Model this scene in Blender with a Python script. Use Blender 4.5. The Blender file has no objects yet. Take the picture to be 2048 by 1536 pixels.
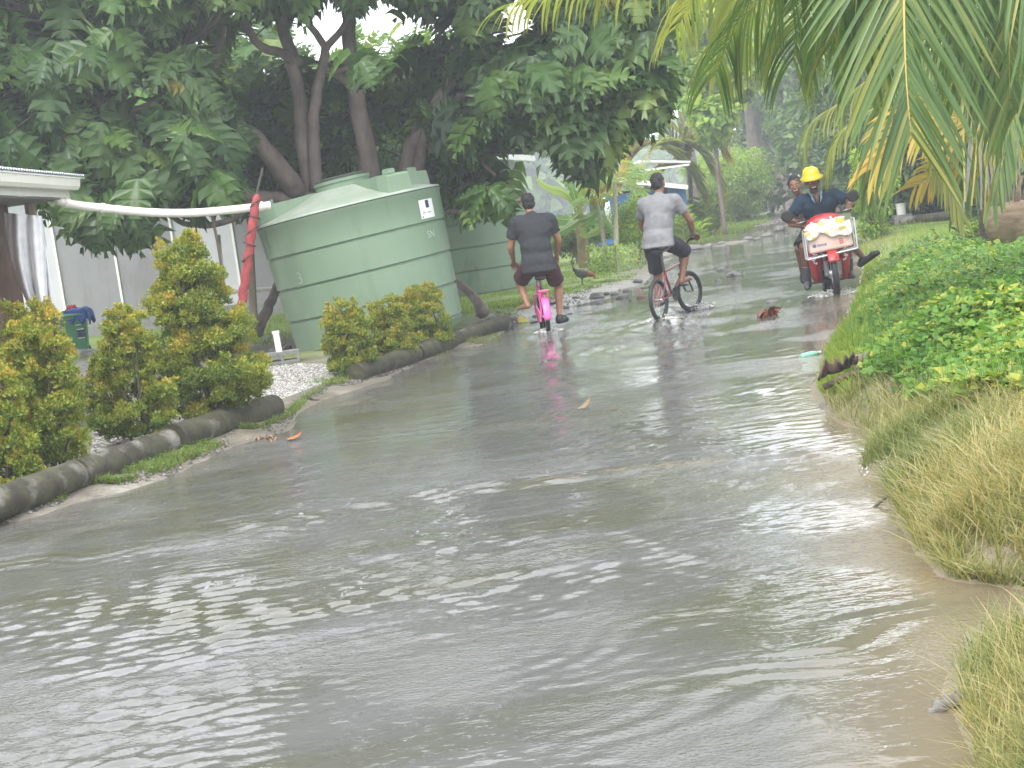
import bpy, bmesh, math, random
import numpy as np
from mathutils import Vector, Matrix, noise as mnoise

random.seed(7); np.random.seed(7)
SC = bpy.context.scene
COL = SC.collection
R = math.radians

# ------------------------------------------------------------------ camera
EYE = np.array([0.0, 0.0, 1.45])
FPX, W0, H0 = 2850.0, 2048.0, 1536.0        # focal length in pixels of the photograph
PITCH, ROLL = R(6.86), R(7.5)
Fw = np.array([0, math.cos(PITCH), -math.sin(PITCH)])
U0 = np.array([0, math.sin(PITCH), math.cos(PITCH)])
R0 = np.array([1.0, 0, 0])
Rc = math.cos(ROLL)*R0 - math.sin(ROLL)*U0
Uc = math.sin(ROLL)*R0 + math.cos(ROLL)*U0
cam_d = bpy.data.cameras.new('camera'); cam = bpy.data.objects.new('camera', cam_d); COL.objects.link(cam)
cam_d.sensor_width = 36; cam_d.lens = 36*FPX/W0; cam_d.clip_start = .05; cam_d.clip_end = 3000
mw = Matrix.Identity(4)
for i in range(3):
    mw[i][0] = Rc[i]; mw[i][1] = Uc[i]; mw[i][2] = -Fw[i]; mw[i][3] = EYE[i]
cam.matrix_world = mw
SC.camera = cam

# ------------------------------------------------------------------ sky, sun, exposure
SUN_EL, SUN_AZ = R(58), R(205)
world = bpy.data.worlds.new('World'); SC.world = world; world.use_nodes = True
nt = world.node_tree; nt.nodes.clear()
wo = nt.nodes.new('ShaderNodeOutputWorld'); bg = nt.nodes.new('ShaderNodeBackground')
sky = nt.nodes.new('ShaderNodeTexSky'); sky.sky_type = 'NISHITA'; sky.sun_disc = False
sky.sun_elevation = SUN_EL; sky.sun_rotation = SUN_AZ; sky.air_density = 1.5; sky.dust_density = 4
tc = nt.nodes.new('ShaderNodeTexCoord'); nz = nt.nodes.new('ShaderNodeTexNoise'); cr = nt.nodes.new('ShaderNodeValToRGB')
nz.inputs['Scale'].default_value = 2.2; nz.inputs['Detail'].default_value = 5
cr.color_ramp.elements[0].position = .3; cr.color_ramp.elements[0].color = (8.2, 8.6, 9.2, 1)
cr.color_ramp.elements[1].position = .72; cr.color_ramp.elements[1].color = (11.5, 11.6, 11.8, 1)
mx = nt.nodes.new('ShaderNodeMix'); mx.data_type = 'RGBA'; mx.inputs[0].default_value = .9
nt.links.new(tc.outputs['Generated'], nz.inputs['Vector']); nt.links.new(nz.outputs['Fac'], cr.inputs['Fac'])
nt.links.new(sky.outputs[0], mx.inputs[6]); nt.links.new(cr.outputs[0], mx.inputs[7])
nt.links.new(mx.outputs[2], bg.inputs['Color']); bg.inputs['Strength'].default_value = .135
nt.links.new(bg.outputs[0], wo.inputs['Surface'])
sd = bpy.data.lights.new('sun', 'SUN'); sd.energy = 1.0; sd.angle = R(14); sd.color = (1, .96, .9)
so = bpy.data.objects.new('sun', sd); COL.objects.link(so)
sdir = Vector((math.sin(SUN_AZ)*math.cos(SUN_EL), math.cos(SUN_AZ)*math.cos(SUN_EL), math.sin(SUN_EL)))
so.rotation_euler = sdir.to_track_quat('Z', 'Y').to_euler()
SC.view_settings.view_transform = 'Standard'; SC.view_settings.look = 'None'
SC.view_settings.exposure = 1.38; SC.view_settings.gamma = 1; SC.view_settings.use_curve_mapping = False
SC.render.engine = 'CYCLES'; SC.cycles.max_bounces = 8; SC.cycles.transparent_max_bounces = 8
SC.cycles.volume_bounces = 0

# ------------------------------------------------------------------ pixels <-> places
def ray(px, py):
    d = Rc*(px-W0/2)/FPX + Uc*(H0/2-py)/FPX + Fw
    return d
def G(px, py, z=0.0):
    d = ray(px, py); t = (z-EYE[2])/d[2]; return EYE + d*t
def D(px, py, y):
    d = ray(px, py); return EYE + d*(y/d[1])
def project(P):
    P = np.asarray(P, float).reshape(-1, 3) - EYE
    f = P@Fw
    return np.stack([W0/2 + FPX*(P@Rc)/f, H0/2 - FPX*(P@Uc)/f, f], 1)

# ------------------------------------------------------------------ terrain
shore_px = [(60,1040),(150,1005),(250,985),(340,955),(400,925),(480,888),(560,866),(600,826),(660,797),
    (720,778),(770,757),(830,732),(900,702),(960,692),(1010,662),(1050,632),(1110,622),(1180,596),(1250,576),(1300,566),
    (1300,540),(1350,512),(1400,497),(1480,478),(1560,462)]
shore_r = [(1720,452),(1735,500),(1722,560),(1712,610),(1690,650),(1655,690),(1640,740),(1638,790),(1665,835),(1735,862),(1738,900),
    (1716,940),(1735,956),(1790,965),(1800,1030),(1835,1105),(1900,1152),(2050,1172),(2130,1200),(2060,1238),(1965,1262),
    (1925,1340),(1925,1430),(1965,1520),(1990,1600),(2000,1800)]
poly = [(-9.,8.0),(-3.9,8.6)] + [tuple(G(a,b)[:2]) for a, b in shore_px] + [tuple(G(a,b)[:2]) for a, b in shore_r] + [(1.5,1.0),(1.5,-12.),(-9.,-12.)]
poly = np.array(poly)
def sdist(X, Y):                       # >0 on land, <0 in the water
    shp = X.shape; P = np.stack([X.ravel(), Y.ravel()], 1)
    best = np.full(len(P), 1e9); ins = np.zeros(len(P), bool)
    for i in range(len(poly)):
        a = poly[i]; b = poly[(i+1) % len(poly)]; ab = b-a
        t = np.clip(((P-a)@ab)/max(ab@ab, 1e-9), 0, 1)
        d = np.hypot(*(P-a-t[:, None]*ab).T); best = np.minimum(best, d)
        c = ((a[1] > P[:, 1]) != (b[1] > P[:, 1]))
        with np.errstate(divide='ignore', invalid='ignore'):
            xi = (b[0]-a[0])*(P[:, 1]-a[1])/(b[1]-a[1]) + a[0]
        ins ^= c & (P[:, 0] < xi)
    return np.where(ins, -best, best).reshape(shp)
_k = np.random.RandomState(3)
_w = [( _k.uniform(.3, 6), _k.uniform(0, 6.28), _k.uniform(0, 6.28)) for _ in range(26)]
def lump(X, Y, s=1.0):
    z = 0
    for f, a, p in _w:
        z = z + np.sin((X*math.cos(a)+Y*math.sin(a))*f*s + p + 1.3*np.sin(X*f*s*.37+Y*f*s*.29+p))/(1+f)
    return z*.35
def road_center(Y):                    # middle of the road
    return np.interp(Y, [0, 3, 8, 16.7, 36, 60, 140, 400], [-.6, -.6, .2, 1.9, 6.4, 11.0, 26.5, 75])
def height(X, Y):
    X = np.asarray(X, float); Y = np.asarray(Y, float)
    d = sdist(X, Y)
    rc = road_center(Y)
    right = np.clip((X-rc)/.8, 0, 1)
    far = np.clip((Y-27)/8, 0, 1)
    a = .13*(1-right) + right*(.30*(1-np.clip((Y-13)/7, 0, 1)) + .12)
    land = a*(1-np.exp(-np.maximum(d, 0)/.55)) + .012*lump(X, Y, 2)
    wet = -.14*(1-np.exp(np.minimum(d, 0)/.5)) + .02*lump(X, Y, 3)
    z = np.where(d > 0, land, wet)
    # beyond the ford the road is a wet gravel strip with puddles
    off = np.abs(X-rc) - (2.0+.012*np.maximum(Y-30, 0))
    farz = np.where(off < 0, -.008+.03*lump(X, Y*.6, 1.5), .012+.12*(1-np.exp(-np.maximum(off, 0)/.8))+.012*lump(X, Y, 1))
    return z*(1-far) + farz*far
def hz(x, y): return float(height(np.array([x]), np.array([y]))[0])
def GT(px, py):
    p = G(px, py)
    for _ in range(12):
        p = G(px, py, hz(p[0], p[1]))
    return p

# ------------------------------------------------------------------ helpers: objects
def setp(o, label=None, cat=None, group=None, kind=None):
    if label: o['label'] = label
    if cat: o['category'] = cat
    if group: o['group'] = group
    if kind: o['kind'] = kind
    return o
def thing(name, label, cat, loc=(0, 0, 0), rotz=0, group=None, rot=None):
    o = bpy.data.objects.new(name, None); COL.objects.link(o); o.empty_display_size = .2
    m = Matrix.Translation(Vector([float(c) for c in loc])) @ (rot if rot is not None else Matrix.Rotation(rotz, 4, 'Z'))
    o.matrix_world = m; o['_m'] = [c for r in m for c in r]
    return setp(o, label, cat, group)
def wmat(o):
    if '_m' in o.keys():
        v = list(o['_m']); return Matrix([v[0:4], v[4:8], v[8:12], v[12:16]])
    return Matrix.Identity(4)
def link(name, me, parent=None, world=False, mats=None, basis=None):
    o = bpy.data.objects.new(name, me); COL.objects.link(o)
    if mats is not None and not me.materials:
        for m in (mats if isinstance(mats, (list, tuple)) else [mats]): me.materials.append(m)
    if parent is not None:
        o.parent = parent; o.matrix_parent_inverse = Matrix.Identity(4)
    if basis is not None: o.matrix_basis = basis
    elif world and parent is not None:
        p = parent
        while p is not None and '_m' not in p.keys(): p = p.parent
        if p is parent: o.matrix_basis = wmat(parent).inverted()
    return o
def mesh_np(name, V, F, smooth=True, rnd=None):
    """V (n,3); F (m,k) constant k"""
    me = bpy.data.meshes.new(name); V = np.ascontiguousarray(V, dtype=np.float32); F = np.ascontiguousarray(F, dtype=np.int32)
    me.vertices.add(len(V)); me.vertices.foreach_set('co', V.ravel())
    k = F.shape[1]; me.loops.add(F.size); me.loops.foreach_set('vertex_index', F.ravel())
    me.polygons.add(len(F)); me.polygons.foreach_set('loop_start', np.arange(0, F.size, k, dtype=np.int32))
    me.polygons.foreach_set('use_smooth', np.full(len(F), smooth))
    if rnd is not None:
        a = me.attributes.new('rnd', 'FLOAT', 'POINT'); a.data.foreach_set('value', np.ascontiguousarray(rnd, dtype=np.float32))
    me.update(calc_edges=True); return me
def nrm(v):
    v = np.asarray(v, float); n = np.linalg.norm(v); return v/n if n > 1e-9 else v
class MB:
    def __init__(s): s.V = []; s.F = []; s.m = []
    def add(s, V, F, mi=0):
        b = len(s.V); s.V += [tuple(map(float, v)) for v in V]; s.F += [tuple(b+i for i in f) for f in F]; s.m += [mi]*len(F); return s
    def box(s, c, size, rot=None, mi=0, taper=1.0, bev=0):
        x, y, z = [a/2 for a in size]
        if bev:
            b = min(bev, x*.9, y*.9, z*.9); bm = bmesh.new(); bmesh.ops.create_cube(bm, size=1)
            for v in bm.verts: v.co = Vector((v.co.x*2*x, v.co.y*2*y, v.co.z*2*z))
            bmesh.ops.bevel(bm, geom=list(bm.edges), offset=b, segments=2, affect='EDGES', profile=.5)
            bm.verts.index_update(); V = [v.co[:] for v in bm.verts]; F = [[v.index for v in f.verts] for f in bm.faces]; bm.free()
        else:
            V = [(-x, -y, -z), (x, -y, -z), (x, y, -z), (-x, y, -z), (-x*taper, -y*taper, z), (x*taper, -y*taper, z), (x*taper, y*taper, z), (-x*taper, y*taper, z)]
            F = [(0, 3, 2, 1), (4, 5, 6, 7), (0, 1, 5, 4), (1, 2, 6, 5), (2, 3, 7, 6), (3, 0, 4, 7)]
        V = [Vector(v) for v in V]
        if rot is not None: V = [rot @ v for v in V]
        c = Vector(c); return s.add([v+c for v in V], F, mi)
    def tube(s, P, rad, seg=8, caps=True, mi=0, closed=False, flat=1.0, up=(0, 0, 1)):
        P = [np.asarray(p, float) for p in P]; n = len(P)
        rad = [rad]*n if np.isscalar(rad) else list(rad)
        V = []; F = []; prev = None
        for i in range(n):
            if closed: t = nrm(P[(i+1) % n]-P[i-1])
            else: t = nrm(P[min(i+1, n-1)]-P[max(i-1, 0)])
            u = prev if prev is not None else np.array(up, float)
            a = np.cross(u, t)
            if np.linalg.norm(a) < 1e-3: a = np.cross((1, 0, .1), t)
            a = nrm(a); b = nrm(np.cross(t, a)); prev = b
            for k in range(seg):
                th = 2*math.pi*k/seg; V.append(P[i]+rad[i]*(a*math.cos(th)*flat+b*math.sin(th)))
        m = n if closed else n-1
        for i in range(m):
            for k in range(seg):
                j = (i+1) % n; F.append((i*seg+k, i*seg+(k+1) % seg, j*seg+(k+1) % seg, j*seg+k))
        if caps and not closed:
            F.append(tuple(range(seg))[::-1]); F.append(tuple((n-1)*seg+k for k in range(seg)))
        return s.add(V, F, mi)
    def cap(s, a, b, ra, rb, seg=12, mi=0, up=(0, 0, 1)):      # tapered capsule
        a = np.asarray(a, float); b = np.asarray(b, float); t = nrm(b-a); P = []; rr = []
        for th in (80, 60, 35, 12): P.append(a-t*ra*math.sin(R(th))); rr.append(ra*math.cos(R(th)))
        P.append(a); rr.append(ra); P.append(b); rr.append(rb)
        for th in (12, 35, 60, 80): P.append(b+t*rb*math.sin(R(th))); rr.append(rb*math.cos(R(th)))
        return s.tube(P, rr, seg, True, mi, up=up)
    def ell(s, c, r, rot=None, seg=14, rings=9, mi=0):
        V = []; F = []
        for i in range(rings+1):
            ph = math.pi*i/rings
            for k in range(seg):
                th = 2*math.pi*k/seg; v = Vector((r[0]*math.sin(ph)*math.cos(th), r[1]*math.sin(ph)*math.sin(th), r[2]*math.cos(ph)))
                V.append(v)
        for i in range(rings):
            for k in range(seg): F.append((i*seg+k, (i+1)*seg+k, (i+1)*seg+(k+1) % seg, i*seg+(k+1) % seg))
        if rot is not None: V = [rot @ v for v in V]
        c = Vector([float(q) for q in c]); return s.add([v+c for v in V], F, mi)
    def lathe(s, prof, seg=48, c=(0, 0, 0), mi=0, rot=None, caps=False, arc=None):
        V = []; F = []; n = len(prof)
        a0, a1 = arc if arc else (0, 2*math.pi); full = arc is None; cols = seg if full else seg+1
        for r_, z in prof:
            for k in range(cols):
                th = a0+(a1-a0)*k/seg; V.append(Vector((r_*math.cos(th), r_*math.sin(th), z)))
        for i in range(n-1):
            for k in range(seg):
                k2 = (k+1) % cols; F.append((i*cols+k, i*cols+k2, (i+1)*cols+k2, (i+1)*cols+k))
        if caps and full: F.append(tuple(range(cols))[::-1]); F.append(tuple((n-1)*cols+k for k in range(cols)))
        if rot is not None: V = [rot @ v for v in V]
        c = Vector([float(q) for q in c]); return s.add([v+c for v in V], F, mi)
    def loft(s, rings, caps=True, mi=0):
        n = len(rings[0]); V = [p for r_ in rings for p in r_]; F = []
        for i in range(len(rings)-1):
            for k in range(n): F.append((i*n+k, i*n+(k+1) % n, (i+1)*n+(k+1) % n, (i+1)*n+k))
        if caps: F.append(tuple(range(n))[::-1]); F.append(tuple((len(rings)-1)*n+k for k in range(n)))
        return s.add(V, F, mi)
    def mesh(s, name='m', smooth=None):
        me = bpy.data.meshes.new(name); me.from_pydata(s.V, [], s.F)
        me.polygons.foreach_set('material_index', s.m); 
        if smooth: me.polygons.foreach_set('use_smooth', [True]*len(s.F))
        me.update(); return me
    def build(s, name, mats, parent=None, world=False, smooth=False, sharp=None):
        me = s.mesh(name, smooth or sharp is not None)
        if sharp is not None:
            try: me.set_sharp_from_angle(angle=R(sharp))
            except Exception: pass
        return link(name, me, parent, world, mats)

TMP = bpy.data.scenes.new('tmp')
def remesh(mb, voxel, smooth=3, disp=None, fac=.5):
    me = mb.mesh('t'); o = bpy.data.objects.new('t', me); TMP.collection.objects.link(o)
    m = o.modifiers.new('r', 'REMESH'); m.mode = 'VOXEL'; m.voxel_size = voxel; m.use_smooth_shade = True
    if smooth:
        m2 = o.modifiers.new('s', 'SMOOTH'); m2.iterations = smooth; m2.factor = fac
    vl = TMP.view_layers[0]; vl.update(); dg = vl.depsgraph
    out = bpy.data.meshes.new_from_object(o.evaluated_get(dg)); bpy.data.objects.remove(o); bpy.data.meshes.remove(me)
    if disp:
        n = len(out.vertices); co = np.empty(n*3, np.float32); out.vertices.foreach_get('co', co); co = co.reshape(-1, 3)
        no = np.empty(n*3, np.float32); out.vertices.foreach_get('normal', no); no = no.reshape(-1, 3)
        co += no*disp(co)[:, None].astype(np.float32); out.vertices.foreach_set('co', co.ravel())
    out.polygons.foreach_set('use_smooth', [True]*len(out.polygons)); out.update(); return out
def waves3(co, amp, f, seed, aniso=(1, 1, 1)):
    k = np.random.RandomState(seed); z = np.zeros(len(co))
    for i in range(9):
        d = k.normal(size=3)*np.array(aniso); d /= np.linalg.norm(d); q = f*k.uniform(.5, 1.7)
        z += np.sin(co@d*q + k.uniform(0, 6.3) + 1.5*np.sin(co@k.normal(size=3)*q*.35))
    return z*amp/3

# ------------------------------------------------------------------ helpers: materials
def node(nt, t, **kw):
    n = nt.nodes.new(t)
    for k, v in kw.items():
        if hasattr(n, k): setattr(n, k, v)
        else: n.inputs[k.replace('_', ' ')].default_value = v
    return n
def base_mat(name):
    m = bpy.data.materials.new(name); m.use_nodes = True; nt = m.node_tree; nt.nodes.clear()
    o = nt.nodes.new('ShaderNodeOutputMaterial'); b = nt.nodes.new('ShaderNodeBsdfPrincipled'); nt.links.new(b.outputs[0], o.inputs[0])
    return m, nt, b, o
def ramp(nt, cols, fac):
    r_ = nt.nodes.new('ShaderNodeValToRGB'); e = r_.color_ramp.elements
    while len(e) < len(cols): e.new(.5)
    for i, (p, c) in enumerate(cols): e[i].position = p; e[i].color = (*c, 1)
    nt.links.new(fac, r_.inputs['Fac']); return r_
def mat(name, col, rough=.6, metal=0, var=.18, scale=6, bump=.15, bscale=60, spec=.5, coat=0, col2=None, stretch=(1, 1, 1), thresh=None):
    m, nt, b, o = base_mat(name); L = nt.links
    tc = node(nt, 'ShaderNodeTexCoord'); mp = node(nt, 'ShaderNodeMapping'); mp.inputs['Scale'].default_value = stretch
    L.new(tc.outputs['Object'], mp.inputs['Vector'])
    n = node(nt, 'ShaderNodeTexNoise', Scale=scale, Detail=6, Roughness=.6); L.new(mp.outputs[0], n.inputs['Vector'])
    c = np.array(col); c2 = np.array(col2) if col2 is not None else np.clip(c*(1+var), 0, 1); c1 = c if col2 is not None else c*(1-var)
    lo, hi = thresh if thresh else (.3, .7)
    r_ = ramp(nt, [(lo, c1), (hi, c2)], n.outputs['Fac']); L.new(r_.outputs[0], b.inputs['Base Color'])
    b.inputs['Roughness'].default_value = rough; b.inputs['Metallic'].default_value = metal
    b.inputs['Specular IOR Level'].default_value = spec; b.inputs['Coat Weight'].default_value = coat
    if bump:
        n2 = node(nt, 'ShaderNodeTexNoise', Scale=bscale, Detail=4); L.new(mp.outputs[0], n2.inputs['Vector'])
        bp = node(nt, 'ShaderNodeBump', Strength=bump, Distance=.01); L.new(n2.outputs['Fac'], bp.inputs['Height']); L.new(bp.outputs[0], b.inputs['Normal'])
    return m
def leafmat(name, cols, rough=.45, trans=.35, tcol=(1.25, 1.3, .55), spec=.4, dirt=.12):
    """colour picked per leaf: attribute 'rnd' in joined foliage, object random for single leaves"""
    m, nt, b, o = base_mat(name); L = nt.links
    at = node(nt, 'ShaderNodeAttribute', attribute_name='rnd'); oi = node(nt, 'ShaderNodeObjectInfo')
    ad = node(nt, 'ShaderNodeMath', operation='ADD'); fr = node(nt, 'ShaderNodeMath', operation='FRACT')
    sel = node(nt, 'ShaderNodeMath', operation='GREATER_THAN'); sel.inputs[1].default_value = .0001
    mxf = node(nt, 'ShaderNodeMix'); 
    L.new(at.outputs['Fac'], sel.inputs[0]); L.new(sel.outputs[0], mxf.inputs[0]); L.new(oi.outputs['Random'], mxf.inputs[2]); L.new(at.outputs['Fac'], mxf.inputs[3])
    tc = node(nt, 'ShaderNodeTexCoord'); n = node(nt, 'ShaderNodeTexNoise', Scale=9, Detail=3); L.new(tc.outputs['Object'], n.inputs['Vector'])
    L.new(mxf.outputs[0], ad.inputs[0])
    sc_ = node(nt, 'ShaderNodeMath', operation='MULTIPLY_ADD'); sc_.inputs[1].default_value = dirt; sc_.inputs[2].default_value = -dirt/2
    L.new(n.outputs['Fac'], sc_.inputs[0]); L.new(sc_.outputs[0], ad.inputs[1])
    r_ = ramp(nt, cols, ad.outputs[0]); L.new(r_.outputs[0], b.inputs['Base Color'])
    b.inputs['Roughness'].default_value = rough; b.inputs['Specular IOR Level'].default_value = spec
    if trans:
        tr = node(nt, 'ShaderNodeBsdfTranslucent'); mu = node(nt, 'ShaderNodeMix', data_type='RGBA', blend_type='MULTIPLY'); mu.inputs[0].default_value = 1
        L.new(r_.outputs[0], mu.inputs[6]); mu.inputs[7].default_value = (*tcol, 1); L.new(mu.outputs[2], tr.inputs['Color'])
        ms = node(nt, 'ShaderNodeMixShader'); ms.inputs[0].default_value = trans
        L.new(b.outputs[0], ms.inputs[1]); L.new(tr.outputs[0], ms.inputs[2]); L.new(ms.outputs[0], o.inputs[0])
    return m

# ------------------------------------------------------------------ helpers: scattered leaves
def scatter(name, tmpl, pos, X, Y, Z, size, rnd, material, parent=None, kind='stuff', smooth=True):
    """tmpl: (V,F) with quads; one copy per pos with axes X,Y,Z scaled by size"""
    TV, TF = tmpl; TV = np.asarray(TV, float); n = len(pos)
    TF = np.asarray([(f[0], f[j], f[j+1]) for f in TF for j in range(1, len(f)-1)], int); k = len(TV)
    size = np.broadcast_to(np.asarray(size, float), (n,))
    V = (TV[None, :, 0:1]*X[:, None, :] + TV[None, :, 1:2]*Y[:, None, :] + TV[None, :, 2:3]*Z[:, None, :])*size[:, None, None] + pos[:, None, :]
    F = TF[None] + (np.arange(n)*k)[:, None, None]
    me = mesh_np(name, V.reshape(-1, 3), F.reshape(-1, TF.shape[1]), smooth, np.repeat(np.clip(rnd, .01, .99), k))
    o = link(name, me, parent, world=True, mats=material)
    if kind: o['kind'] = kind
    return o
def frames(Yd, up=None, roll=None):
    """axes from leaf directions Yd; Z near 'up'"""
    n = len(Yd); Yd = Yd/np.linalg.norm(Yd, axis=1, keepdims=True)
    up = np.tile([0, 0, 1.], (n, 1)) if up is None else up
    X = np.cross(Yd, up); l = np.linalg.norm(X, axis=1, keepdims=True); X = np.where(l > 1e-3, X/np.maximum(l, 1e-6), [[1., 0, 0]])
    Z = np.cross(X, Yd)
    if roll is not None:
        c, s_ = np.cos(roll)[:, None], np.sin(roll)[:, None]; X, Z = X*c+Z*s_, Z*c-X*s_
    return X, Yd, Z
def leaf_simple(w=.3, fold=.12, curl=.15, two=False):
    V = [(0, 0, 0), (w*.8, .35, fold), (w*.6, .72, fold-curl*.4), (0, 1, -curl), (-w*.6, .72, fold-curl*.4), (-w*.8, .35, fold)]
    if two: return [(0, 0, 0), (w, .42, fold), (0, 1, -curl), (-w, .42, fold)], [(0, 1, 2), (0, 2, 3)]
    return V, [(0, 1, 2, 3), (0, 3, 4, 5)]
def leaf_bread(droop=.25, seed=0):
    k = random.Random(seed); V = []; F = []
    ys = [.0, .24, .48, .70, .88, 1.0]; wid = [.0, .36, .52, .50, .34, .0]
    for i, y in enumerate(ys): V.append((0, y, -droop*y*y))
    for sgn in (1, -1):
        for i in range(5):
            w1 = wid[i+1]*k.uniform(.88, 1.1) if i < 4 else .07; yt = ys[i]+.33 if i < 4 else 1.06; nt_ = .52*wid[min(i+1, 4)]+.03 if i < 4 else 0
            b = len(V); fold = .22
            V.append((sgn*w1*.72, ys[i]+.09, fold*w1*.62-droop*ys[i]**2))
            V.append((sgn*w1, yt, fold*w1*.8-droop*yt**2-.07*w1))
            V.append((sgn*nt_*1.4, ys[i+1]+.04, fold*nt_-droop*ys[i+1]**2))
            F += [(i, b, b+1), (i, b+1, b+2), (i, b+2, i+1)] if sgn > 0 else [(i, b+1, b), (i, b+2, b+1), (i, i+1, b+2)]
    return V, F

def GTv(px, py):
    px = np.asarray(px, float); py = np.asarray(py, float); z = np.zeros(len(px)); P = None
    d = Rc[None]*((px-W0/2)/FPX)[:, None] + Uc[None]*((H0/2-py)/FPX)[:, None] + Fw[None]
    d[:, 2] = np.minimum(d[:, 2], -.004)
    for _ in range(7):
        P = EYE + d*((z-EYE[2])/d[:, 2])[:, None]; z = height(P[:, 0], P[:, 1])
    P[:, 2] = z; return P
def inpoly(px, py, pg):
    ins = np.zeros(len(px), bool); n = len(pg)
    for i in range(n):
        (x1, y1), (x2, y2) = pg[i], pg[(i+1) % n]
        if y1 == y2: continue
        ins ^= ((y1 > py) != (y2 > py)) & (px < (x2-x1)*(py-y1)/(y2-y1)+x1)
    return ins
def sample(pg, n):
    a = np.array(pg); out = []
    while sum(map(len, out)) < n:
        q = np.random.uniform(a.min(0), a.max(0), (n*2, 2)); q = q[inpoly(q[:, 0], q[:, 1], pg)]; out.append(q)
    return np.concatenate(out)[:n]
def blades(name, P, h, w, lean, mt, label=None, cat=None, seg=3, tmin=.2, rnd=None, kind='stuff', bend=.5, lean0=0.05, ldir=None):
    """grass blades: bent tapering strips"""
    n = len(P); az = np.random.uniform(0, 2*np.pi, n) if ldir is None else ldir
    hh = h*np.random.uniform(.45, 1.15, n); dx = np.stack([np.cos(az), np.sin(az), 0*az], 1); sx = np.stack([-np.sin(az), np.cos(az), 0*az], 1)
    tw = np.random.uniform(0, np.pi, n); sx = sx*np.cos(tw)[:, None]+dx*np.sin(tw)[:, None]*.6
    ln = lean*np.random.uniform(.2, 1.3, n)+lean0; V = []
    for i in range(seg+1):
        t = i/seg; c = P+dx*(ln*hh*t**1.6)[:, None]; c = c+np.array([0, 0, 1])*(hh*(t-bend*.5*np.minimum(ln, 1.2)*t*t))[:, None]
        ww = w*(1-.85*t**1.3)/2; V += [c-sx*ww, c+sx*ww]
    V = np.stack(V, 1); k = V.shape[1]; F = np.array([(2*i, 2*i+1, 2*i+3, 2*i+2) for i in range(seg)])
    F = F[None]+(np.arange(n)*k)[:, None, None]
    r_ = np.random.uniform(0, 1, n) if rnd is None else rnd
    me = mesh_np(name, V.reshape(-1, 3), F.reshape(-1, 4), True, np.repeat(np.clip(r_, .01, .99), k))
    o = link(name, me, None, mats=mt); setp(o, label, cat, None, kind); return o
# ================================================================== ground and water
def grid_fan(ys, xs_fn, cols):
    X = []; Y = []
    for y in ys:
        a, b = xs_fn(y); X.append(np.linspace(a, b, cols)); Y.append(np.full(cols, y))
    return np.array(X), np.array(Y)
def grid_faces(r, c):
    i = np.arange(r-1)[:, None]*c + np.arange(c-1)[None]; i = i.ravel(); return np.stack([i, i+1, i+c+1, i+c], 1)

ys = np.concatenate([np.linspace(-14, 2.4, 40), 2.5*1.0135**np.arange(1, 235), np.geomspace(60, 1500, 40)])
X, Y = grid_fan(ys, lambda y: (-(abs(y)*.62+9), abs(y)*.62+9) if y < 60 else (-(y*1.1+9), y*1.1+9), 240)
Zh = height(X, Y)
gm, nt, b, o_ = base_mat('wet_soil_and_grass'); L = nt.links
sdv = sdist(X, Y); rcv = road_center(Y)
right = np.clip((X-rcv)/.8, 0, 1)
Pj = project(np.stack([X, Y, Zh], -1)); pxx = Pj[:, 0].reshape(X.shape); pyy = Pj[:, 1].reshape(X.shape)
grass = np.clip((sdv-.25+.12*lump(X, Y, 4))/.5, 0, 1)
yard = (X < -1.2) & (Y < 21) & (Y > 3) & (X > -14)        # gravel yard round the tank
grass = np.where(yard, grass*np.clip(.25+.5*lump(X, Y, 2), 0, .6), grass)
far = np.clip((Y-27)/8, 0, 1); offv = np.abs(X-rcv)-(2.0+.012*np.maximum(Y-30, 0))
grass = grass*(1-far)+np.clip((offv+.3*lump(X, Y, 2))/.7, 0, 1)*far
tan = np.clip(1-np.abs(sdv+.2)/.9, 0, 1)*right*(1-far)
me = mesh_np('ground', np.stack([X, Y, Zh], -1).reshape(-1, 3), grid_faces(*X.shape))
for nm, v in (('grassy', grass), ('tan', tan)):
    a = me.attributes.new(nm, 'FLOAT', 'POINT'); a.data.foreach_set('value', v.ravel().astype(np.float32))
tc = node(nt, 'ShaderNodeTexCoord')
n1 = node(nt, 'ShaderNodeTexNoise', Scale=3, Detail=8, Roughness=.7); n2 = node(nt, 'ShaderNodeTexNoise', Scale=.9, Detail=6)
n3 = node(nt, 'ShaderNodeTexVoronoi', Scale=34)
for n in (n1, n2, n3): L.new(tc.outputs['Object'], n.inputs['Vector'])
r1 = ramp(nt, [(.25, (.07, .058, .042)), (.55, (.19, .17, .14)), (.8, (.33, .31, .27))], n1.outputs['Fac'])
r2 = ramp(nt, [(.3, (.045, .085, .014)), (.5, (.13, .19, .03)), (.75, (.24, .28, .06))], n1.outputs['Fac'])
a1 = node(nt, 'ShaderNodeAttribute', attribute_name='grassy'); a2 = node(nt, 'ShaderNodeAttribute', attribute_name='tan')
m1 = node(nt, 'ShaderNodeMix', data_type='RGBA'); m2 = node(nt, 'ShaderNodeMix', data_type='RGBA'); m2.inputs[7].default_value = (.19, .15, .095, 1)
L.new(a2.outputs['Fac'], m2.inputs[0]); L.new(r1.outputs[0], m2.inputs[6])
L.new(a1.outputs['Fac'], m1.inputs[0]); L.new(m2.outputs[2], m1.inputs[6]); L.new(r2.outputs[0], m1.inputs[7]); L.new(m1.outputs[2], b.inputs['Base Color'])
rr = node(nt, 'ShaderNodeMath', operation='MULTIPLY_ADD'); rr.inputs[1].default_value = .45; rr.inputs[2].default_value = .38
L.new(a1.outputs['Fac'], rr.inputs[0]); L.new(rr.outputs[0], b.inputs['Roughness'])
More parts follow.
